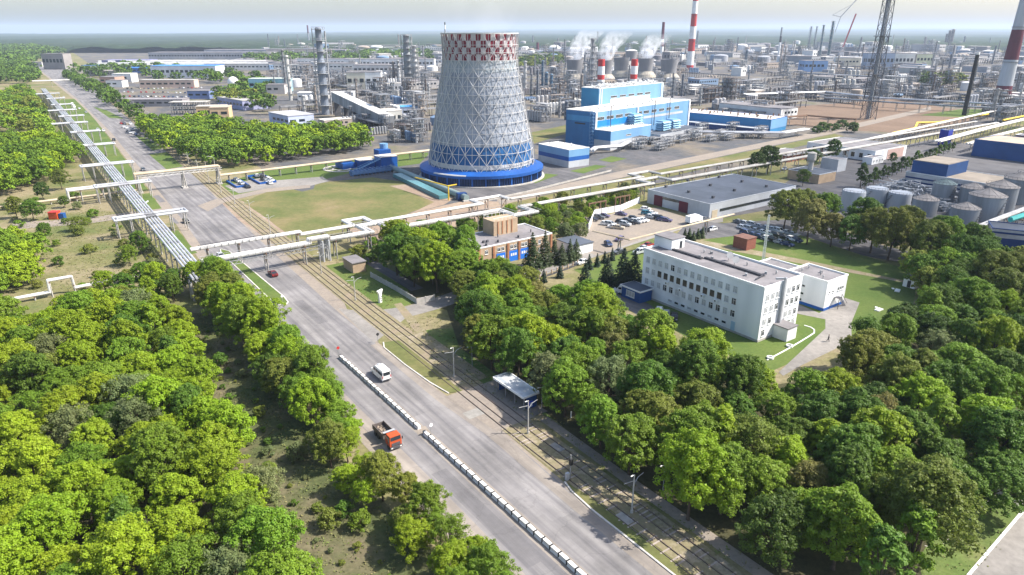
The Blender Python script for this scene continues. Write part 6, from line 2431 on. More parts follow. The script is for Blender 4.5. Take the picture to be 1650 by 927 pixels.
# ---------------------------------------------------------------- the works on the right: storage tanks and blue roofed sheds
def tank(name, label, pos, r, h, m, roof='flat', group=None, band=None):
    t = thing(name, label, 'tank', pos, R.uniform(0, 6), group)
    b = MB()
    b.lathe([(r, 0), (r, h)], 28)
    if band:
        b.m = [0] * len(b.m)
    b.obj('shell', m, t, smooth=True)
    b = MB()
    if roof == 'cone':
        b.lathe([(r * 1.04, h + 0.02), (0.35, h + r * 0.42), (0.0, h + r * 0.44)], 28)
        for i in range(10):
            a = i * math.pi / 5
            b.bar((r * math.cos(a), r * math.sin(a), h + 0.08), (0.4 * math.cos(a), 0.4 * math.sin(a), h + r * 0.43), 0.14)
    elif roof == 'dome':
        b.lathe([(r, h), (r * 0.8, h + r * 0.12), (r * 0.4, h + r * 0.2), (0, h + r * 0.22)], 28)
    else:
        b.lathe([(r * 1.01, h), (r * 0.97, h + 0.35), (0, h + 0.5)], 28)
    b.obj('roof', band or m, t, smooth=roof != 'cone')
    b = MB()
    for i in range(20):
        a, c = i * math.pi / 10, (i + 1) * math.pi / 10
        b.bar((r * math.cos(a), r * math.sin(a), h + 0.9), (r * math.cos(c), r * math.sin(c), h + 0.9), 0.08)
        b.bar((r * math.cos(a), r * math.sin(a), h), (r * math.cos(a), r * math.sin(a), h + 0.9), 0.06)
    for i in range(9):
        a = 3.6 + i * 0.1
        b.box((r + 0.35) * math.cos(a), (r + 0.35) * math.sin(a), h * i / 9, 0.7, 0.8, 0.08, a)
    b.obj('stair_and_rail', M['steel_dark'], t)
    return t


tank('storage_tank', 'clean grey flat topped tank at the left end of the tank yard', G(1371, 338), 4.3, 7.4, M['tank_grey'])
tank('storage_tank', 'second grey tank from the left, with a pale flat lid', G(1409, 330), 4.2, 6.6, M['tank_grey'], 'flat')
tank('storage_tank', 'third grey tank from the left, with a pale flat lid', G(1446, 335), 4.3, 6.0, M['tank_grey'], 'flat')
m_cone = mat('faded_cone_roof', (0.29, 0.265, 0.25), 0.18, 0.4, 0.85, col2=(0.22, 0.205, 0.195))
tank('cone_roof_tank', 'cone roofed grey tank beside the third flat one', G(1487, 346), 4.4, 6.2, M['tank_dull'], 'cone', None, m_cone)
tank('cone_roof_tank', 'nearest cone roofed tank with a dark upper ring', G(1550, 362), 4.6, 6.4, M['tank_dull'], 'cone', None, m_cone)
tank('cone_roof_tank', 'teal grey pointed tank behind the front cone roofs', G(1516, 328), 4.2, 8.4, M['tank_dull'], 'cone', None, mat('teal_grey_roof', (0.14, 0.19, 0.20), 0.15, 0.4, 0.8))
for i, (x, y, r, h) in enumerate(((1583, 352, 6.0, 9.0), (1606, 338, 5.6, 9.5), (1634, 326, 5.5, 10), (1655, 318, 5.5, 10), (1562, 334, 4.5, 8))):
    tank('cone_roof_tank', 'tall stained cone roofed tank in the crowded right part of the tank yard', G(x, y), r, h, M['tank_dull'], 'cone', 'tall stained tanks on the right', m_cone)
for i, (x, y) in enumerate(((1420, 312), (1445, 310), (1470, 315), (1490, 312), (1440, 303), (1468, 305), (1500, 322), (1475, 325), (1395, 318), (1408, 322), (1430, 322), (1455, 322), (1495, 330), (1520, 338), (1535, 345), (1540, 330), (1428, 307), (1455, 306), (1510, 312), (1530, 318))):
    t = thing('tank_yard_machinery', 'jumble of pumps, pipes and lids between the storage tanks', 'machinery', G(x, y), R.uniform(0, 3), 'machinery between the tanks')
    b = MB()
    for _ in range(12):
        b.box(R.uniform(-3, 3), R.uniform(-3, 3), 0, R.uniform(0.5, 2), R.uniform(0.5, 2), R.uniform(0.8, 3.5), R.random())
    b.obj('pumps', M['tank_dull'], t)
    b = MB()
    for _ in range(7):
        z = R.uniform(1, 4)
        b.bar((R.uniform(-4, 4), R.uniform(-4, 4), z), (R.uniform(-4, 4), R.uniform(-4, 4), z), 0.3)
    b.obj('pipes', M['galv'], t)


def shed(name, label, x, y, dw, du, h, wall, roof, rz=RZ, trim=None, cat='building', group=None, par=0.3):
    t = thing(name, label, cat, G(x, y), rz, group)
    b = MB()
    wallbox(b, dw, du, h)
    b.obj('wall', M[wall] if isinstance(wall, str) else wall, t)
    flat_roof(t, dw, du, h, M[roof] if isinstance(roof, str) else roof, M[trim or 'white'], par)
    return t


t = shed('blue_hall', 'tan roofed hall carrying a big dark blue upper storey behind the tanks', 1588, 318, 24, 34, 5.5, 'galv', 'roof_tan', RZ, 'white')
b = MB()
b.box(11.5, 25, 5.6, 20, 15, 5.2)
b.obj('upper_storey', M['navy_panel'], t)
b = MB()
b.box(11.5, 25, 10.802, 19.4, 14.4, 0.3)
b.obj('upper_roof', M['roof_tan'], t)
b = MB()
b.box(-0.06, 17, 3.0, 0.16, 33.5, 0.7)
b.box(-0.06, 17, 1.2, 0.16, 33.5, 0.7)
b.box(24.05, 25, 7, 0.12, 10, 1.2)
b.obj('blue_stripe', M['blue_dark'], t)
t = shed('blue_hall', 'second blue walled hall with a tan roof at the right edge', 1700, 268, 30, 40, 9.0, 'navy_panel', 'roof_tan', RZ, 'navy_panel')
t = shed('brick_tower_block', 'small dark red brick block at the right edge above the blue halls', 1662, 243, 9, 10, 8, 'brick', 'roof_felt')
t = shed('tower_block', 'narrow vivid dark blue block standing among the pipe lines', 1524, 235, 6, 5, 9, mat('ultramarine_panel', (0.015, 0.03, 0.30), 0.05, 0.5, 0.5), 'roof_felt', RZ, 'blue')
t = shed('works_shed', 'long grey roofed works shed with a white arcade of windows and a pinkish end', 1408, 261, 34, 40, 5.5, 'white_wall', 'roof_felt')
for i in range(8):
    window(t, 0, 3 + i * 4.6, 1.2, 2.2, 2.6, 'l', M['glass'], 1)
b = MB()
b.box(34.06, 20, 0, 0.12, 39, 5.0)
b.box(22, -0.06, 0, 18, 0.12, 5.2)
b.obj('pink_cladding', mat('pinkish_cladding', (0.55, 0.38, 0.33), 0.1, 0.6, 0.8), t)
t = shed('white_lodge', 'small white lodge with square windows in front of the works shed', 1404, 266, 12, 5, 3.4, 'white_wall', 'roof_felt')
for x in (2, 5, 8, 10.5):
    window(t, x, 0, 1.2, 1.1, 1.1, 'f', M['glass'], 1)
t = shed('white_wing', 'blind white wing standing beside the dark tree right of the water tower', 1348, 278, 8, 9, 6, 'grey_panel', 'roof_felt', RZ, 'grey_panel')
shed('low_shed', 'low dark roofed shed behind the big dark tree', 1268, 262, 22, 16, 3.4, 'brick', 'roof_felt')
shed('low_shed', 'flat shed with a white eave at the back corner of the warehouse', 1318, 297, 14, 16, 4.2, 'brick_buff', 'roof_blue_felt', RZ, 'grey_panel')
wt = thing('water_tower', 'stumpy grey water tower between the dark trees', 'water tower', G(1303, 288), RZ)
b = MB()
b.cyl((0, 0, 0), (0, 0, 8), 1.3, 1.2, 14)
b.obj('shaft', M['concrete'], wt)
b = MB()
b.cyl((0, 0, 8), (0, 0, 9), 1.3, 2.0, 14)
b.cyl((0, 0, 9), (0, 0, 12.2), 2.0, 2.0, 14)
b.cyl((0, 0, 12.2), (0, 0, 12.8), 2.1, 0.4, 14)
b.obj('tank', M['concrete'], wt)
t = shed('striped_hall', 'white and dark blue striped hall at the right edge below the tanks', 1592, 397, 34, 10, 6.0, 'galv', 'roof_blue_felt', RZ + math.radians(-62), 'blue_dark')
b = MB()
b.box(17, -0.06, 0, 34, 0.14, 3.2)
b.box(17, -0.07, 4.6, 34, 0.16, 0.6)
b.obj('blue_stripe', M['blue_dark'], t)
line_px('covered_pipe', 'white covered pipe bridge sloping past the striped hall', [(1560, 373), (1600, 356), (1690, 322)], 5.5, (-0.6, 0.6), 0.45, M['pipe_white'], 14)
line_px('turquoise_duct', 'turquoise duct on the roof level at the right edge below the tanks', [(1628, 354), (1690, 334)], 6.5, (0,), 0.9, mat('turquoise_paint', (0.05, 0.42, 0.38), 0.08, 0.5, 0.5), 14)


# ---------------------------------------------------------------- chimneys, masts and the old cooling towers
def chimney(name, label, x, y, h, r0, r1, bands, cat='chimney', collar=True):
    """bands: list of (share of the height, material), from the foot up"""
    t = thing(name, label, cat, G(x, y))
    f = 0.0
    for k, (s, m) in enumerate(bands):
        a, c = f, f + s
        b = MB()
        b.cyl((0, 0, h * a), (0, 0, h * c), r0 + (r1 - r0) * a, r0 + (r1 - r0) * c, 20)
        b.obj('band', M[m], t, smooth=True)
        f = c
    if collar:
        b = MB()
        for z in (0.33, 0.62, 0.9):
            rr = r0 + (r1 - r0) * z
            b.lathe([(rr + 0.02, h * z), (rr + 1.1, h * z), (rr + 1.1, h * z + 0.3), (rr + 0.02, h * z + 0.3)], 20)
        b.obj('platform', M['steel_dark'], t)
    return t


chimney('striped_chimney', 'tallest slender chimney in red and white bands behind the blue plant', 1111, 112, 150, 6.6, 4.0, [(0.05, 'red'), (0.16, 'white'), (0.14, 'red'), (0.14, 'white'), (0.14, 'red'), (0.14, 'white'), (0.14, 'red'), (0.09, 'white')])
chimney('striped_chimney', 'stout chimney in maroon and white bands at the right edge', 1613, 162, 112, 7.2, 4.2, [(0.13, 'maroon'), (0.22, 'tank_grey'), (0.25, 'maroon'), (0.10, 'tank_grey'), (0.15, 'tank_grey'), (0.15, 'maroon')])
for x, lab in ((967, 'left of the two stubby red and white chimneys on the plant roof line'), (1019.5, 'right of the two stubby red and white chimneys on the plant roof line')):
    c_ = chimney('stub_chimney', lab, x, 152 if x < 1000 else 150, 37 if x < 1000 else 36.5, 4.2, 3.7, [(0.42, 'white'), (0.14, 'red'), (0.24, 'white'), (0.20, 'red')], collar=False)
chimney('flare_stack', 'leaning looking black flare chimney with a white hood near the right edge', 1553, 186, 50, 1.7, 1.4, [(0.96, 'black'), (0.04, 'white')], 'flare stack', False)
chimney('thin_stack', 'thin stack, white below and dark red above, behind the old cooling towers', 1065, 96, 86, 4.5, 3.2, [(0.35, 'white'), (0.12, 'maroon'), (0.08, 'white'), (0.45, 'maroon')], collar=False)
chimney('thin_stack', 'lone dark stack at a distant plant on the left', 498, 70, 96, 5.2, 4.2, [(0.55, 'tank_dull'), (0.45, 'maroon')], collar=False)
chimney('thin_stack', 'pencil thin dark stack at the far side of the works', 1254, 92, 75, 3.2, 2.2, [(0.5, 'white'), (0.2, 'black'), (0.3, 'tank_dull')], collar=False)
chimney('thin_stack', 'small dark red stack among the white tanks', 866, 86, 32, 4.2, 4.0, [(1.0, 'maroon')], collar=False)
chimney('flare_tip', 'smoking flare tip just visible above the cooling tower rim', 718.5, 92, 88, 2.0, 1.8, [(0.8, 'tank_dull'), (0.12, 'white'), (0.08, 'black')], 'flare stack', False)


def lattice_mast(name, label, x, y, h, b0, b1, m, bays=14, cat='mast'):
    t = thing(name, label, cat, G(x, y))
    b, c = MB(), MB()
    for k in range(bays):
        z0, z1 = h * k / bays, h * (k + 1) / bays
        s0, s1 = b0 + (b1 - b0) * k / bays, b0 + (b1 - b0) * (k + 1) / bays
        q0 = [(-s0, -s0, z0), (s0, -s0, z0), (s0, s0, z0), (-s0, s0, z0)]
        q1 = [(-s1, -s1, z1), (s1, -s1, z1), (s1, s1, z1), (-s1, s1, z1)]
        for i in range(4):
            b.bar(q0[i], q1[i], max(0.07, b0 * 0.09))
            c.bar(q0[i], q1[(i + 1) % 4], max(0.045, b0 * 0.05))
            c.bar(q0[(i + 1) % 4], q1[i], max(0.045, b0 * 0.05))
            c.bar(q1[i], q1[(i + 1) % 4], max(0.045, b0 * 0.05))
    b.obj('lattice_legs', m, t)
    c.obj('bracing', m, t)
    return t


fm = lattice_mast('flare_mast', 'huge dark lattice flare mast with pipes up its middle, right of the blue plant', 1398, 192, 120, 4.2, 2.6, M['steel_dark'], 14)
b = MB()
for dx, dy in ((-0.9, 0), (0.9, 0.4), (0, -1.0)):
    b.cyl((dx, dy, 0), (dx, dy, 121), 0.6, n=8)
b.obj('riser_pipe', M['tank_dull'], fm)
b = MB()
for z in (14, 34, 62, 90):
    b.box(0, 0, z, 12 - z * 0.045, 12 - z * 0.045, 0.4)
b.obj('platform', M['steel_dark'], fm)
lattice_mast('radio_mast', 'thin red and white radio mast behind the office roof', 1229, 424, 15, 0.32, 0.22, M['frame'], 12)
cr = thing('tower_crane', 'distant crane with a raised jib against the sky', 'crane', G(1356, 82), 0)
b = MB()
b.bar((0, 0, 0), (30, 0, 122), 4)
b.obj('mast', M['red'], cr)
b = MB()
b.bar((-22, 0, 112), (34, 0, 180), 2.2)
b.bar((-22, 0, 112), (-34, 0, 60), 1.6)
b.bar((-22, 0, 112), (-52, 0, 118), 1.6)
b.bar((-52, 0, 118), (6, 0, 150), 0.9)
b.obj('jib', M['steel'], cr)

# six older concrete cooling towers with a flared wooden foot
m_oldct = mat('old_concrete_shell', (0.24, 0.235, 0.245), 0.15, 0.1, 0.9, col2=(0.19, 0.19, 0.20), scale2=0.04, streak=True)
m_foot = mat('old_tower_foot', (0.42, 0.38, 0.31), 0.25, 0.5, 0.9, col2=(0.30, 0.275, 0.24), scale2=0.1)
OCT = []
for x, y, s, lab in ((925, 133, 1.0, 'old squat cooling tower farthest left of the steaming group'), (973, 133, 0.96, 'old squat cooling tower behind the left stubby chimney'), (1000, 127, 1.0, 'old squat cooling tower standing between the two stubby chimneys'),
                     (1016, 108, 1.0, 'old squat cooling tower farthest back in the group'), (1039, 128, 0.98, 'old squat cooling tower just right of the right stubby chimney'), (1076, 133, 1.02, 'old squat cooling tower farthest right of the group')):
    t = thing('old_cooling_tower', lab, 'cooling tower', G(x, y), R.random())
    t.scale = (s, s, s)
    b = MB()
    b.lathe([(10.4, 11.5), (10.2, 16), (10.6, 23), (11.8, 29), (11.8, 29.6), (11.2, 29.6), (10.0, 22), (9.8, 12)], 32)
    b.obj('shell', m_oldct, t, smooth=True)
    b = MB()
    b.lathe([(16.5, 3.0), (14.8, 7.0), (10.45, 11.8)], 32)
    for i in range(32):
        a = i * math.pi / 16
        b.bar((16.6 * math.cos(a), 16.6 * math.sin(a), 3.0), (10.5 * math.cos(a), 10.5 * math.sin(a), 11.9), 0.4)
    b.obj('flared_foot', m_foot, t)
    b = MB()
    b.lathe([(16.2, 0), (16.2, 3.0)], 32)
    b.obj('basin', M['tank_dull'], t)
    OCT.append(t)
for x, y, r, h, lab in ((826, 84, 13, 12, 'white tank seen just right of the cooling tower rim'), (846, 82, 13, 12, 'second white tank right of the cooling tower rim'), (945, 84, 15, 13, 'white tank behind the left steam plume'), (983, 83, 17, 14, 'white domed tank behind the old cooling towers, second from the right steam'),
                        (1017, 90, 17, 13, 'white domed tank above the old cooling tower at the back'), (1042, 90, 17, 13, 'white domed tank behind the right steam plume'), (905, 84, 18, 10, 'broad white tank left of the steam')):
    tank('white_tank', lab, G(x, y), r, h, M['white'], 'dome')

# ---------------------------------------------------------------- kinds of works equipment, then copies of them
EQ = {}


def proto(name, label, cat, group, parts):
    t = thing(name, label, cat, (0, 0, -500), 0, group)
    for pn, mb, m in parts:
        mb.obj(pn, m, t)
    EQ.setdefault(group, []).append(t)
    return t


def column_proto(h, r, npl, taper=1.0, label='tall silver distillation column ringed by platforms'):
    a, b = MB(), MB()
    a.cyl((0, 0, 0), (0, 0, h * 0.62), r, r, 12)
    a.cyl((0, 0, h * 0.62), (0, 0, h * 0.66), r, r * taper, 12)
    a.cyl((0, 0, h * 0.66), (0, 0, h), r * taper, r * taper, 12)
    a.ball((0, 0, h), r * taper, 12, 0, 4, 0.6)
    for k in range(npl):
        z = h * (k + 1) / npl - 0.6
        rr = r * (1 if z < h * 0.64 else taper)
        b.lathe([(rr + 0.02, z), (rr + 1.2, z), (rr + 1.2, z + 0.2), (rr + 0.02, z + 0.2)], 12)
        for i in range(0, 12, 2):
            an = i * math.pi / 6
            b.bar(((rr + 1.15) * math.cos(an), (rr + 1.15) * math.sin(an), z), ((rr + 1.15) * math.cos(an), (rr + 1.15) * math.sin(an), z + 1.2), 0.12)
        b.lathe([(rr + 1.2, z + 1.1), (rr + 1.2, z + 1.25)], 12)
    b.cyl((r + 0.9, 0, 0), (r + 0.9, 0, h * 0.97), 0.3, n=6)
    b.cyl((0, r + 1.0, 0), (0, r + 1.0, h * 0.8), 0.22, n=6)
    b.bar((-r - 0.7, 0.3, 0), (-r - 0.7, 0.3, h), 0.25)
    return proto('distillation_column', label, 'column', 'distillation columns of the works', [('shell', a, M['tint_steel']), ('platforms', b, M['steel'])])


for h, r, n, tp_ in ((34, 1.5, 6, 1.0), (27, 1.2, 5, 0.75), (22, 1.9, 4, 1.0), (42, 1.4, 8, 0.8)):
    column_proto(h, r, n, tp_)


def frame_proto(sx, sy, fl, seed):
    rr = random.Random(seed)
    a, b, c = MB(), MB(), MB()
    nx, ny = max(1, round(sx / 5)), max(1, round(sy / 5))
    H = 4.2
    for i in range(nx + 1):
        for j in range(ny + 1):
            a.box(-sx / 2 + sx * i / nx, -sy / 2 + sy * j / ny, 0, 0.35, 0.35, H * fl)
    for k in range(1, fl + 1):
        z = H * k
        for i in range(nx + 1):
            x = -sx / 2 + sx * i / nx
            a.bar((x, -sy / 2, z), (x, sy / 2, z), 0.35)
        for j in range(ny + 1):
            y = -sy / 2 + sy * j / ny
            a.bar((-sx / 2, y, z), (sx / 2, y, z), 0.35)
        if rr.random() < 0.7:
            a.box(rr.uniform(-1, 1), 0, z, sx * rr.uniform(0.5, 0.95), sy * 0.92, 0.12)
        for _ in range(rr.randint(2, 4)):
            x, y = rr.uniform(-sx / 2.4, sx / 2.4), rr.uniform(-sy / 2.6, sy / 2.6)
            if rr.random() < 0.5:
                c.cyl((x - 2, y, z - 1.8), (x + 2, y, z - 1.8), rr.uniform(0.6, 1.2), n=8)
            else:
                c.cyl((x, y, z - 4), (x, y, z - 0.6), rr.uniform(0.6, 1.3), n=8)
    for _ in range(8):
        z = H * rr.randint(1, fl) + 0.4
        y = rr.uniform(-sy / 2, sy / 2)
        b.bar((-sx / 2 - 2, y, z), (sx / 2 + 2, y, z), rr.uniform(0.25, 0.6))
        x = rr.uniform(-sx / 2, sx / 2)
        b.bar((x, -sy / 2, z + 0.3), (x, sy / 2, z + 0.3), rr.uniform(0.25, 0.5))
        b.bar((x, y, 0), (x, y, z), 0.35)
    return proto('process_frame', 'open steel process frame crowded with vessels and pipes', 'process frame', 'process frames of the works', [('steelwork', a, M['tint_steel']), ('vessels', c, M['tank_grey']), ('pipes', b, M['works_pipe'])])


for i, (sx, sy, fl) in enumerate(((16, 9, 3), (22, 8, 2), (12, 10, 5), (26, 9, 3), (10, 8, 4))):
    frame_proto(sx, sy, fl, 50 + i)


def vessel_proto(n, r, h, lie):
    a, b = MB(), MB()
    for i in range(n):
        y = (i - (n - 1) / 2) * r * 2.7
        if lie:
            a.cyl((-h / 2, y, r + 1), (h / 2, y, r + 1), r, n=12)
            b.box(-h * 0.3, y, 0, 0.6, r * 1.4, 1.2)
            b.box(h * 0.3, y, 0, 0.6, r * 1.4, 1.2)
        else:
            a.cyl((0, y, 0.8), (0, y, h), r, n=12)
            a.ball((0, y, h), r, 12, 0, 4, 0.5)
            b.cyl((0, y, 0), (0, y, 0.9), r * 0.9, n=10)
    w = n * r * 1.4
    b.bar((r, -w, h * (0.6 if lie else 1.02)), (r, w, h * (0.6 if lie else 1.02)), 0.3)
    return proto('vessel_row', 'row of pale rounded pressure vessels on saddles', 'vessels', 'rows of vessels in the works', [('vessels', a, M['tint_wall']), ('saddles', b, M['steel_dark'])])


vessel_proto(4, 1.3, 7, True)
vessel_proto(6, 1.2, 8, False)
vessel_proto(3, 2.2, 10, False)
for r, h in ((7, 8), (9, 7), (5, 9)):
    a, b = MB(), MB()
    a.lathe([(r, 0), (r, h), (r * 0.98, h + 0.1)], 24)
    b.lathe([(r, h + 0.05), (r * 0.7, h + r * 0.12), (0, h + r * 0.2)], 24)
    proto('works_tank', 'plain round storage tank in the far works', 'tank', 'round tanks of the far works', [('shell', a, M['tint_wall']), ('roof', b, M['tint_wall'])])
for w, d, h in ((26, 14, 7), (40, 18, 9), (18, 12, 12), (60, 22, 8), (14, 10, 5)):
    a, b, c = MB(), MB(), MB()
    wallbox(a, w, d, h, 0, 0, -w / 2, -d / 2)
    b.box(0, 0, h + 0.003, w + 0.5, d + 0.5, 0.35)
    for i in range(int(w / 4.5)):
        c.box(-w / 2 + 2.5 + i * 4.5, -d / 2 - 0.03, h * 0.5, 2.6, 0.12, h * 0.22)
    for i in range(int(d / 4.5)):
        c.box(-w / 2 - 0.03, -d / 2 + 2.5 + i * 4.5, h * 0.5, 0.12, 2.6, h * 0.22)
    proto('factory_building', 'flat roofed factory building with a band of windows in the far works', 'building', 'factory buildings of the far works', [('wall', a, M['tint_wall']), ('roof', b, M['roof_felt'] if w in (40, 14, 60) else M['roof_light']), ('windows', c, M['glass'])])
for L in (50, 80):
    a, b = MB(), MB()
    for i, y in enumerate((-2.2, -1.1, 0, 1.1, 2.2)):
        a.bar((-L / 2, y, 5.6 + (i % 2) * 0.3), (L / 2, y, 5.6 + (i % 2) * 0.3), 0.6 + 0.2 * (i % 3))
    for k in range(int(L / 8) + 1):
        x = -L / 2 + 8 * k
        for y in (-2.4, 2.4):
            b.box(x, y, 0, 0.4, 0.4, 5.2)
        b.box(x, 0, 5.2, 0.4, 5.6, 0.3)
    proto('works_pipe_rack', 'pipe rack loaded with pale pipes crossing the works', 'pipe rack', 'pipe racks of the works', [('pipes', a, M['works_pipe']), ('trestles', b, M['steel_dark'])])

STEELS = [(0.20, 0.205, 0.22), (0.30, 0.30, 0.31), (0.12, 0.13, 0.15), (0.26, 0.22, 0.19), (0.10, 0.12, 0.16), (0.42, 0.42, 0.42), (0.11, 0.085, 0.075)]
WALLS = [(0.66, 0.66, 0.65), (0.40, 0.39, 0.39), (0.27, 0.28, 0.30), (0.36, 0.30, 0.25), (0.16, 0.24, 0.36), (0.46, 0.45, 0.42), (0.18, 0.17, 0.18), (0.68, 0.68, 0.68), (0.32, 0.33, 0.36)]
used = {}


def put(group, pos, rz, s=1.0, col=None, idx=None, label=None):
    ps_ = EQ[group]
    k = R.randrange(len(ps_)) if idx is None else idx
    p = ps_[k]
    col = col or R.choice(STEELS if group in ('distillation columns of the works', 'process frames of the works') else WALLS)
    if not used.get((group, k)):
        used[(group, k)] = True
        p.location = (pos[0], pos[1], 0)
        p.rotation_euler = (0, 0, rz)
        p.scale = s if isinstance(s, tuple) else (s, s, s)
        for c in p.children:
            c.color = (*col, 1)
        if label:
            p['label'] = label
        return p
    q = dup(p, (pos[0], pos[1], 0), rz, label, None, s, col)
    return q


# keep equipment off the roads, buildings and fields
KEEP = [gp(*p) for p in (((392, 327), (440, 270), (700, 236), (900, 210), (1340, 205), (1340, 340), (700, 340)), ((1180, 198), (1290, 170), (1440, 158), (1600, 178), (1560, 214), (1440, 220), (1330, 210)),
                         ((900, 245), (912, 205), (1000, 185), (1150, 180), (1290, 205), (1290, 235), (1000, 262)))]


def free(p):
    return not any(inside(p, k) for k in KEEP)


# the nearer process units either side of the tower
cols = [(525, 185, (2.3, 2.3, 1.62), 3, (0.20, 0.23, 0.28)), (658, 137, (3.3, 3.3, 1.45), 3, (0.24, 0.26, 0.28)), (670, 138, (2.4, 2.4, 1.15), 3, (0.45, 0.45, 0.45)), (643, 136, (1.9, 1.9, 1.1), 1, None), (635, 136, (1.8, 1.8, 1.05), 1, None), (462, 150, 1.1, 3, None), (469, 162, 1.25, 0, (0.5, 0.5, 0.48)), (451, 145, 0.9, 1, None),
        (645, 148, 0.75, 0, (0.62, 0.62, 0.62)), (614, 172, 0.6, 2, None), (952, 140, (2.1, 2.1, 1.35), 3, (0.26, 0.27, 0.29)), (942, 152, 1.15, 1, (0.5, 0.5, 0.5)), (936, 168, 0.8, 0, None), (846, 150, 1.0, 0, (0.5, 0.5, 0.5)), (856, 158, 0.9, 1, None), (866, 160, 0.85, 0, None), (880, 150, 1.0, 2, (0.07, 0.14, 0.22)), (888, 152, 0.95, 2, (0.07, 0.14, 0.22)), (874, 148, 1.0, 0, (0.07, 0.14, 0.22)),
        (1320, 92, 1.9, 3, (0.06, 0.12, 0.14)), (1334, 94, 2.1, 3, (0.06, 0.12, 0.14)), (1302, 82, 1.9, 3, (0.2, 0.24, 0.26)), (1311, 82, 1.9, 3, (0.2, 0.24, 0.26)), (1384, 88, 1.4, 0, None), (1488, 80, 2.0, 2, (0.2, 0.2, 0.24)), (1526, 76, 3.0, 2, (0.16, 0.13, 0.13)), (1531, 76, 3.2, 2, (0.16, 0.13, 0.13)), (1522, 76, 2.4, 2, (0.16, 0.13, 0.13)), (1552, 74, 1.9, 2, None), (1500, 78, 1.5, 2, None), (1262, 110, 1.4, 1, None), (1255, 118, 1.3, 0, (0.5, 0.42, 0.38)), (1500, 115, 0.9, 0, None), (1530, 112, 1.0, 3, None), (1505, 122, 0.9, 1, None), (1527, 120, 0.9, 0, None), (1201, 105, 1.3, 2, (0.1, 0.14, 0.18)), (1275, 90, 1.4, 1, None), (1237, 96, 1.2, 1, None)]
GC, GF, GV, GT, GS, GR_ = 'distillation columns of the works', 'process frames of the works', 'rows of vessels in the works', 'round tanks of the far works', 'factory buildings of the far works', 'pipe racks of the works'
cnt = {}
named = {0: 'tall dark column on the left, just beyond the sloping conveyor', 1: 'tallest dark column of the close set group left of the cooling tower', 10: 'tall grey column in front of the steaming old towers', 19: 'left of two dark green columns under the horizon on the right', 20: 'right of two dark green columns under the horizon on the right'}
for i, (x, y, s, k, c) in enumerate(cols):
    put(GC, G(x, y), R.uniform(0, 6), s, c, k, named.get(i))
for y0, y1, n in ((206, 190, 20), (190, 176, 50), (176, 162, 90), (162, 148, 115), (148, 135, 130), (135, 122, 140), (122, 110, 150), (110, 99, 160), (99, 90, 190), (90, 82, 190), (82, 74, 150)):
    for _ in range(n):
        for _t in range(20):
            y = R.uniform(y1, y0)
            x0 = 490 if y > 150 else (430 if y > 120 else 420)
            x = R.uniform(x0, 1680)
            if y > 150 and 690 < x < 850 and R.random() < 0.8:
                continue
            p = G(x, y)
            if free(p):
                break
        else:
            continue
        near = y > 118
        g = pick({GC: 1.7, GF: 2.6 if near else 2.0, GV: 1.9, GT: 0.6 if near else 1.5, GS: 0.7 if near else 2.4, GR_: 2.2})
        if cnt.get(g, 0) >= 285:
            continue
        cnt[g] = cnt.get(g, 0) + 1
        s = R.uniform(0.75, 1.1)
        if g == GC:
            s *= 0.62 if near else 0.8
        if y < 104:
            s *= 1.35 if g in (GC, GF, GV) else 1.7
        if y < 84:
            s *= 1.35
        put(g, p, RZ + R.choice((0, math.pi / 2)) + (R.uniform(-0.04, 0.04)), s)
for i, (x, y, g) in enumerate(((640, 222, GV), (655, 214, GF), (672, 222, GF), (620, 211, GF), (600, 204, GF), (682, 212, GV), (662, 228, GV), (636, 229, GF), (585, 200, GF), (652, 221, GF), (676, 229, GF), (610, 217, GV), (648, 206, GF), (632, 202, GF), (668, 204, GF))):
    put(g, G(x, y), RZ + (i % 2) * math.pi / 2, R.uniform(0.5, 0.75))
# sheds of the far left works
def fshed(x, y, w, d, h, col, label, rz=RZ, roofc=None):
    t = thing('factory_hall', label, 'building', G(x, y), rz)
    b = MB()
    wallbox(b, w, d, h)
    b.obj('wall', mat('hall_wall', col, 0.08, 0.2, 0.8), t)
    b = MB()
    b.box(w / 2, d / 2, h + 0.003, w + 0.6, d + 0.6, 0.5)
    b.obj('roof', mat('hall_roof', roofc, 0.1, 0.1, 0.8) if roofc else M['roof_felt'], t)
    b = MB()
    for i in range(int(w / 7)):
        b.box(3.5 + i * 7, -0.06, h * 0.45, 4.5, 0.14, h * 0.22)
    for i in range(int(d / 7)):
        b.box(-0.06, 3.5 + i * 7, h * 0.45, 0.14, 4.5, h * 0.22)
    b.obj('window_band', M['glass'], t)
    return t


fshed(71, 112, 44, 20, 27, (0.27, 0.25, 0.245), 'tall grey brown slab block at the far end of the avenue', math.radians(-8))
fshed(52, 108, 20, 14, 9, (0.5, 0.48, 0.47), 'low pale building left of the tall slab block', 0)
fshed(133, 117, 26, 26, 11, (0.70, 0.72, 0.74), 'small white building with a blue roof beside the tall slab block', 0.1, (0.06, 0.2, 0.5))
fshed(166, 108, 90, 40, 12, (0.22, 0.22, 0.38), 'violet blue hall in the far left works', 0.1, (0.22, 0.22, 0.36))
fshed(190, 118, 66, 36, 8, (0.10, 0.22, 0.5), 'bright blue roofed hall in the far left works', -0.15, (0.05, 0.19, 0.55))
fshed(245, 126, 96, 36, 17, (0.68, 0.69, 0.72), 'white three storey block with a blue roof edge in the left works', 0.02, (0.08, 0.26, 0.66))
fshed(140, 123, 52, 26, 8, (0.36, 0.33, 0.30), 'brown grey shed behind the avenue trees', -0.2, (0.30, 0.27, 0.25))
fshed(182, 133, 26, 18, 11, (0.74, 0.74, 0.73), 'white box building behind the avenue trees', 0.0, (0.7, 0.68, 0.62))
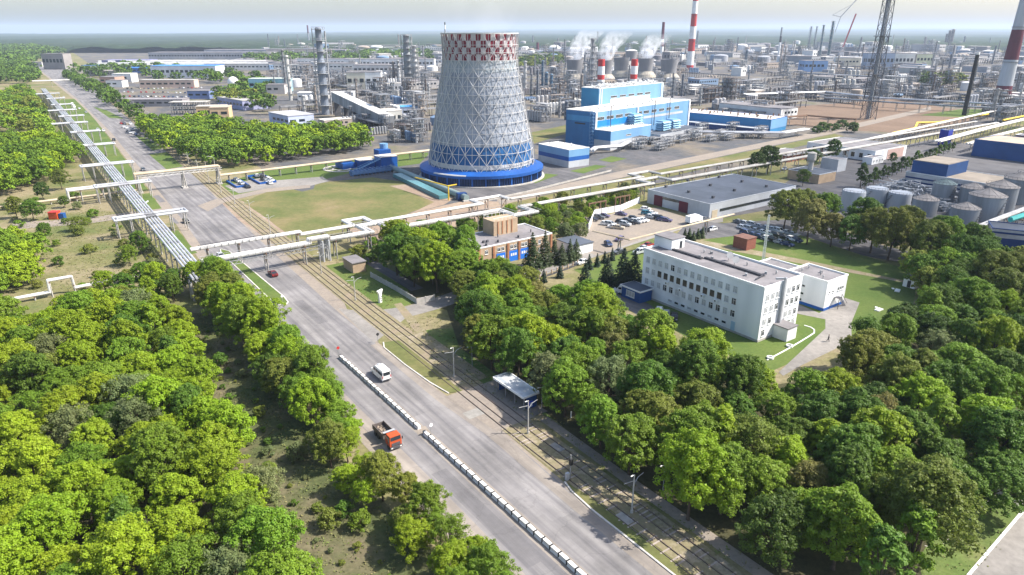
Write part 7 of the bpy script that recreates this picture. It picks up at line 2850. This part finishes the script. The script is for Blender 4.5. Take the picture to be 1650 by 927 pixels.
fshed(226, 142, 66, 15, 9, (0.60, 0.44, 0.36), 'long pinkish building with a red corner behind the wide lot', 0.05, (0.42, 0.40, 0.37))
fshed(172, 141, 20, 14, 8, (0.76, 0.76, 0.76), 'white garage building beside the wide lot', 0.0)
fshed(162, 136, 20, 24, 9, (0.42, 0.27, 0.21), 'brick red building at the left end of the wide lot', 0.0)
fshed(190, 172, 60, 16, 6, (0.30, 0.28, 0.29), 'long dark grey shed in front of the wide lot', 0.03, (0.27, 0.25, 0.26))
fshed(303, 160, 22, 14, 8, (0.16, 0.22, 0.42), 'blue grey box beside the open concrete frame', 0.05)
fshed(318, 190, 22, 12, 8.5, (0.62, 0.43, 0.25), 'sandy orange building in front of the open concrete frame', 0.2, (0.5, 0.45, 0.38))
fshed(340, 193, 14, 16, 9, (0.60, 0.42, 0.25), 'second sandy orange building right of the first', 0.2, (0.5, 0.4, 0.3))
fshed(392, 178, 26, 54, 8, (0.34, 0.35, 0.52), 'long lilac grey workshop with a white gable', RZ + 0.15, (0.42, 0.40, 0.37))
fshed(466, 206, 20, 34, 8, (0.45, 0.50, 0.66), 'blue grey sheds just behind the grove', RZ + 0.1, (0.42, 0.42, 0.45))
fshed(402, 148, 46, 18, 14, (0.35, 0.62, 0.70), 'turquoise workshop beside the dark trees', 0.05, (0.5, 0.55, 0.5))
fshed(430, 152, 20, 14, 10, (0.52, 0.48, 0.46), 'small buff block beside the turquoise workshop', 0.05)
fshed(480, 162, 56, 16, 7, (0.74, 0.73, 0.72), 'white process hall behind the tall dark column', 0.1, (0.70, 0.69, 0.68))
fshed(560, 146, 36, 14, 20, (0.66, 0.62, 0.50), 'cream building with dark openings left of the white block', 0.1)
fshed(590, 149, 18, 14, 22, (0.78, 0.78, 0.77), 'tall white block among the process frames', 0.1)
fshed(620, 190, 28, 12, 8, (0.50, 0.55, 0.66), 'pale hall with bright blue trim below the close set columns', 0.2, (0.12, 0.4, 0.75))
for i, (x, y, w, d, h, c) in enumerate(((240, 96, 300, 60, 16, (0.42, 0.41, 0.42)), (330, 92, 380, 70, 18, (0.36, 0.37, 0.42)), (430, 94, 130, 50, 22, (0.60, 0.50, 0.44)), (250, 108, 420, 90, 9, (0.40, 0.40, 0.44)), (370, 104, 380, 90, 9, (0.36, 0.37, 0.42)), (330, 113, 330, 12, 10, (0.66, 0.65, 0.62)),
                                       (440, 112, 150, 26, 11, (0.72, 0.71, 0.68)), (480, 108, 120, 26, 15, (0.76, 0.75, 0.74)), (555, 110, 170, 30, 16, (0.72, 0.72, 0.72)), (570, 120, 100, 26, 14, (0.60, 0.58, 0.57)), (500, 84, 300, 40, 10, (0.76, 0.75, 0.74)), (580, 83, 200, 40, 10, (0.74, 0.73, 0.72)), (640, 83, 160, 40, 14, (0.78, 0.76, 0.70)), (690, 104, 90, 24, 9, (0.7, 0.7, 0.7)),
                                       (870, 84, 180, 30, 12, (0.7, 0.72, 0.74)), (905, 90, 60, 20, 10, (0.8, 0.8, 0.8)), (1295, 116, 40, 26, 18, (0.22, 0.36, 0.60)), (1395, 112, 50, 20, 28, (0.30, 0.36, 0.46)), (1350, 106, 46, 14, 14, (0.66, 0.60, 0.46)), (1410, 106, 26, 14, 28, (0.74, 0.74, 0.74)), (1440, 110, 40, 20, 26, (0.62, 0.62, 0.58)), (1475, 106, 36, 20, 22, (0.62, 0.64, 0.44)))):
    fshed(x, y, w, d, h, c, ('long factory hall in the hazy far left works', 'pale block of the far works', 'coloured block of the far right works')[0 if i < 6 else (1 if i < 16 else 2)] + ', ' + ('first', 'second', 'third', 'fourth', 'fifth', 'sixth', 'seventh', 'eighth', 'ninth', 'tenth')[(i if i < 6 else i - 6 if i < 16 else i - 16)] + ' counted from the left', 0.02)['group'] = 'far factory halls'
# saw tooth roofs of the far left works
for i in range(26):
    x, y = 195 + (i % 13) * 17 + R.uniform(-4, 4), 112 - (i // 13) * 4.5
    t = thing('roof_monitor', 'pale glazed roof ridge on the broad factory roof in the far left works', 'roof ridge', G(x, y), 0.35, 'roof ridges of the far left works')
    b = MB()
    b.extr([(-38, 0), (-38, 12), (38, 12), (38, 0)], -1.5, 1.5)
    b.obj('glazing', M['white'], t)
    b = MB()
    b.box(0, 9, 0, 76, 15, 10)
    b.obj('roof', M['tank_dull'], t)
# open concrete frame building
t = thing('unfinished_building', 'unfinished open concrete frame building of three floors behind the grove', 'building', G(277, 186), 0.12)
b = MB()
for k in range(4):
    b.box(14, 6, k * 3.4, 30, 13, 0.4)
for i in range(7):
    for y in (0.3, 6, 11.7):
        b.box(0.2 + i * 4.6, y, 0, 0.5, 0.5, 10.2)
b.obj('frame', M['concrete'], t)
t = thing('white_dome', 'small white dome among dark trees beside the turquoise workshop', 'dome', G(377, 142))
b = MB()
b.ball((0, 0, 7), 6.5, 20, 0, 12)
b.obj('dome', M['white'], t, smooth=True)
b = MB()
b.cyl((0, 0, 0), (0, 0, 2), 4, n=16)
b.obj('foot', M['concrete'], t)
t = thing('conveyor', 'long dark sloping conveyor gallery with a pale roof left of the cooling tower', 'conveyor', G(545, 188), 0)
e = Vector(G(628, 210)) - Vector(t.location)
b = MB()
b.bar((0, 0, 16), (e.x, e.y, 6), 8, 0, 7)
b.obj('gallery', M['tank_dull'], t)
b = MB()
b.bar((0, 0, 19.8), (e.x, e.y, 9.8), 8.6, 0, 0.4)
b.obj('roof', M['pipe_white'], t)
b = MB()
for k in range(6):
    f = k / 5
    b.box(e.x * f, e.y * f, 0, 1, 5, 14 - 9 * f, math.atan2(e.y, e.x))
b.obj('supports', M['steel_dark'], t)
for i, (x, y, dx) in enumerate(((132, 186, 9), (124, 178, 8), (118, 172, 6), (140, 148, 9), (125, 143, 7), (113, 141, 6))):
    pass
# long pipe bridge far up the avenue
u1_, wa_ = UW(52, 131, 7)
u2_, wb_ = UW(112, 129, 7)
pipeline('pipe_bridge', 'pale pipe bridge crossing the avenue far away', [(u1_, wa_, 7), (u2_, wb_, 7)], (-1.4, 0, 1.4), 0.8, M['pipe_white'], 40)
# gantry of gas coolers in front of the plant
for i, (x, y) in enumerate(((1030, 240), (1055, 232), (1085, 224), (1110, 222), (1130, 216), (1160, 222), (1180, 212), (1040, 232), (1075, 236), (1098, 230), (1120, 226), (1145, 228), (1172, 226), (1200, 222), (1225, 222), (1010, 238), (1062, 242))):
    q = put(GF, G(x, y), PR, (0.5, 0.6, R.uniform(0.35, 0.6)), (0.36, 0.37, 0.39), i % 2, 'gas cooler frame with silver ducts in front of the power plant')
    q['group'] = 'gas cooler frames by the power plant'


# ---------------------------------------------------------------- steam and haze
def steam(name, label, base, r0, h, lean, dens, grow=1.9):
    """a rising, drifting puff of steam: a closed bent cone filled with uneven vapour"""
    b = MB()
    n = 20
    lv = 8
    for j in range(lv + 1):
        f = j / lv
        r = r0 * (0.9 + (grow - 0.9) * f) * (1.0 if 0 < j < lv else 0.75)
        cx = lean * h * f ** 1.4
        for i in range(n):
            a = 2 * math.pi * i / n
            k = 1 + 0.16 * math.sin(3 * a + 5 * f + r0) + 0.1 * math.sin(7 * a - 9 * f)
            b.v.append((cx + r * k * math.cos(a), r * k * math.sin(a), h * f))
    for j in range(lv):
        for i in range(n):
            b.f.append((j * n + i, j * n + (i + 1) % n, (j + 1) * n + (i + 1) % n, (j + 1) * n + i))
            b.m.append(0)
    b.f += [tuple(range(n - 1, -1, -1)), tuple(lv * n + i for i in range(n))]
    b.m += [0, 0]
    m = bpy.data.materials.new('steam')
    m.use_nodes = True
    nt = m.node_tree
    nt.nodes.remove(nt.nodes['Principled BSDF'])
    pv = nd(nt, 'ShaderNodeVolumePrincipled')
    pv.inputs['Color'].default_value = (0.96, 0.97, 1, 1)
    tc = nd(nt, 'ShaderNodeTexCoord')
    no = nd(nt, 'ShaderNodeTexNoise')
    no.inputs['Scale'].default_value = 1.6 / r0
    no.inputs['Detail'].default_value = 4
    nt.links.new(tc.outputs['Object'], no.inputs['Vector'])
    sx = nd(nt, 'ShaderNodeSeparateXYZ')
    nt.links.new(tc.outputs['Object'], sx.inputs[0])
    fz = nd(nt, 'ShaderNodeMapRange')
    fz.inputs[1].default_value, fz.inputs[2].default_value = 0, h
    fz.inputs[3].default_value, fz.inputs[4].default_value = 1.0, 0.0
    nt.links.new(sx.outputs[2], fz.inputs[0])
    mr = nd(nt, 'ShaderNodeMapRange')
    mr.inputs[1].default_value, mr.inputs[2].default_value = 0.40, 0.62
    mr.inputs[3].default_value, mr.inputs[4].default_value = 0, dens
    nt.links.new(no.outputs[0], mr.inputs[0])
    mu = nd(nt, 'ShaderNodeMath', operation='MULTIPLY')
    nt.links.new(mr.outputs[0], mu.inputs[0])
    nt.links.new(fz.outputs[0], mu.inputs[1])
    nt.links.new(mu.outputs[0], pv.inputs['Density'])
    nt.links.new(pv.outputs[0], nt.nodes['Material Output'].inputs['Volume'])
    o = b.obj(name, m, None, base)
    return tag(o, label, 'steam', None, 'stuff')


for t, h, ln, lab in ((OCT[0], 40, 0.55, 'white steam drifting from the leftmost old cooling tower'), (OCT[1], 38, 0.5, 'white steam drifting from the tower behind the left stubby chimney'), (OCT[4], 34, 0.5, 'white steam drifting from the tower right of the right stubby chimney')):
    steam('steam', lab, (t.location.x, t.location.y, 28.6), 10, h, ln, 0.16)
steam('steam', 'faint vapour rising from the rim of the big cooling tower', (TX, TY, 64.0), 16, 40, 0.25, 0.006, 1.6)

# a cloud out of view, added to shade the tank yard and the right wood
cb = MB()
for j in range(13):
    ph = -math.pi / 2 + math.pi * j / 12
    for i in range(36):
        a = i * math.pi / 18
        k = 1 + 0.13 * math.sin(3 * a + 0.7) + 0.10 * math.sin(5 * a + 2 * ph) + 0.06 * math.sin(9 * a)
        cb.v.append((138 * k * math.cos(ph) * math.cos(a), 150 * k * math.cos(ph) * math.sin(a), 42 * math.sin(ph) * (1 + 0.15 * math.sin(4 * a))))
for j in range(12):
    for i in range(36):
        cb.f.append((j * 36 + i, j * 36 + (i + 1) % 36, (j + 1) * 36 + (i + 1) % 36, (j + 1) * 36 + i))
        cb.m.append(0)
cm_ = bpy.data.materials.new('shade_cloud_vapour')
cm_.use_nodes = True
cm_.node_tree.nodes.remove(cm_.node_tree.nodes['Principled BSDF'])
pv = cm_.node_tree.nodes.new('ShaderNodeVolumePrincipled')
pv.inputs['Color'].default_value = (0.97, 0.98, 1, 1)
pv.inputs['Density'].default_value = 0.0075
cm_.node_tree.links.new(pv.outputs[0], cm_.node_tree.nodes['Material Output'].inputs['Volume'])
CH = 900.0
cl = cb.obj('cloud', cm_, None, (205 + CH / math.tan(SUN_EL), 235, CH))
tag(cl, 'unseen cloud added high on the right to shade the tank yard', 'cloud', None, 'stuff')

hz = MB()
hz.box(0, 11500, -1.5, 43000, 23600, 232)
HZ = hz.obj('haze', bpy.data.materials.new('hazy_air'))
HZ['kind'] = 'stuff'
HZ['label'] = 'pale bluish haze over the works and the far woods'
HZ['category'] = 'haze'
hm = HZ.data.materials[0]
hm.use_nodes = True
hm.node_tree.nodes.remove(hm.node_tree.nodes['Principled BSDF'])
pv = hm.node_tree.nodes.new('ShaderNodeVolumePrincipled')
pv.inputs['Color'].default_value = (0.67, 0.79, 1.0, 1)
pv.inputs['Density'].default_value = 0.000065
pv.inputs['Anisotropy'].default_value = 0.1
hm.node_tree.links.new(pv.outputs[0], hm.node_tree.nodes['Material Output'].inputs['Volume'])
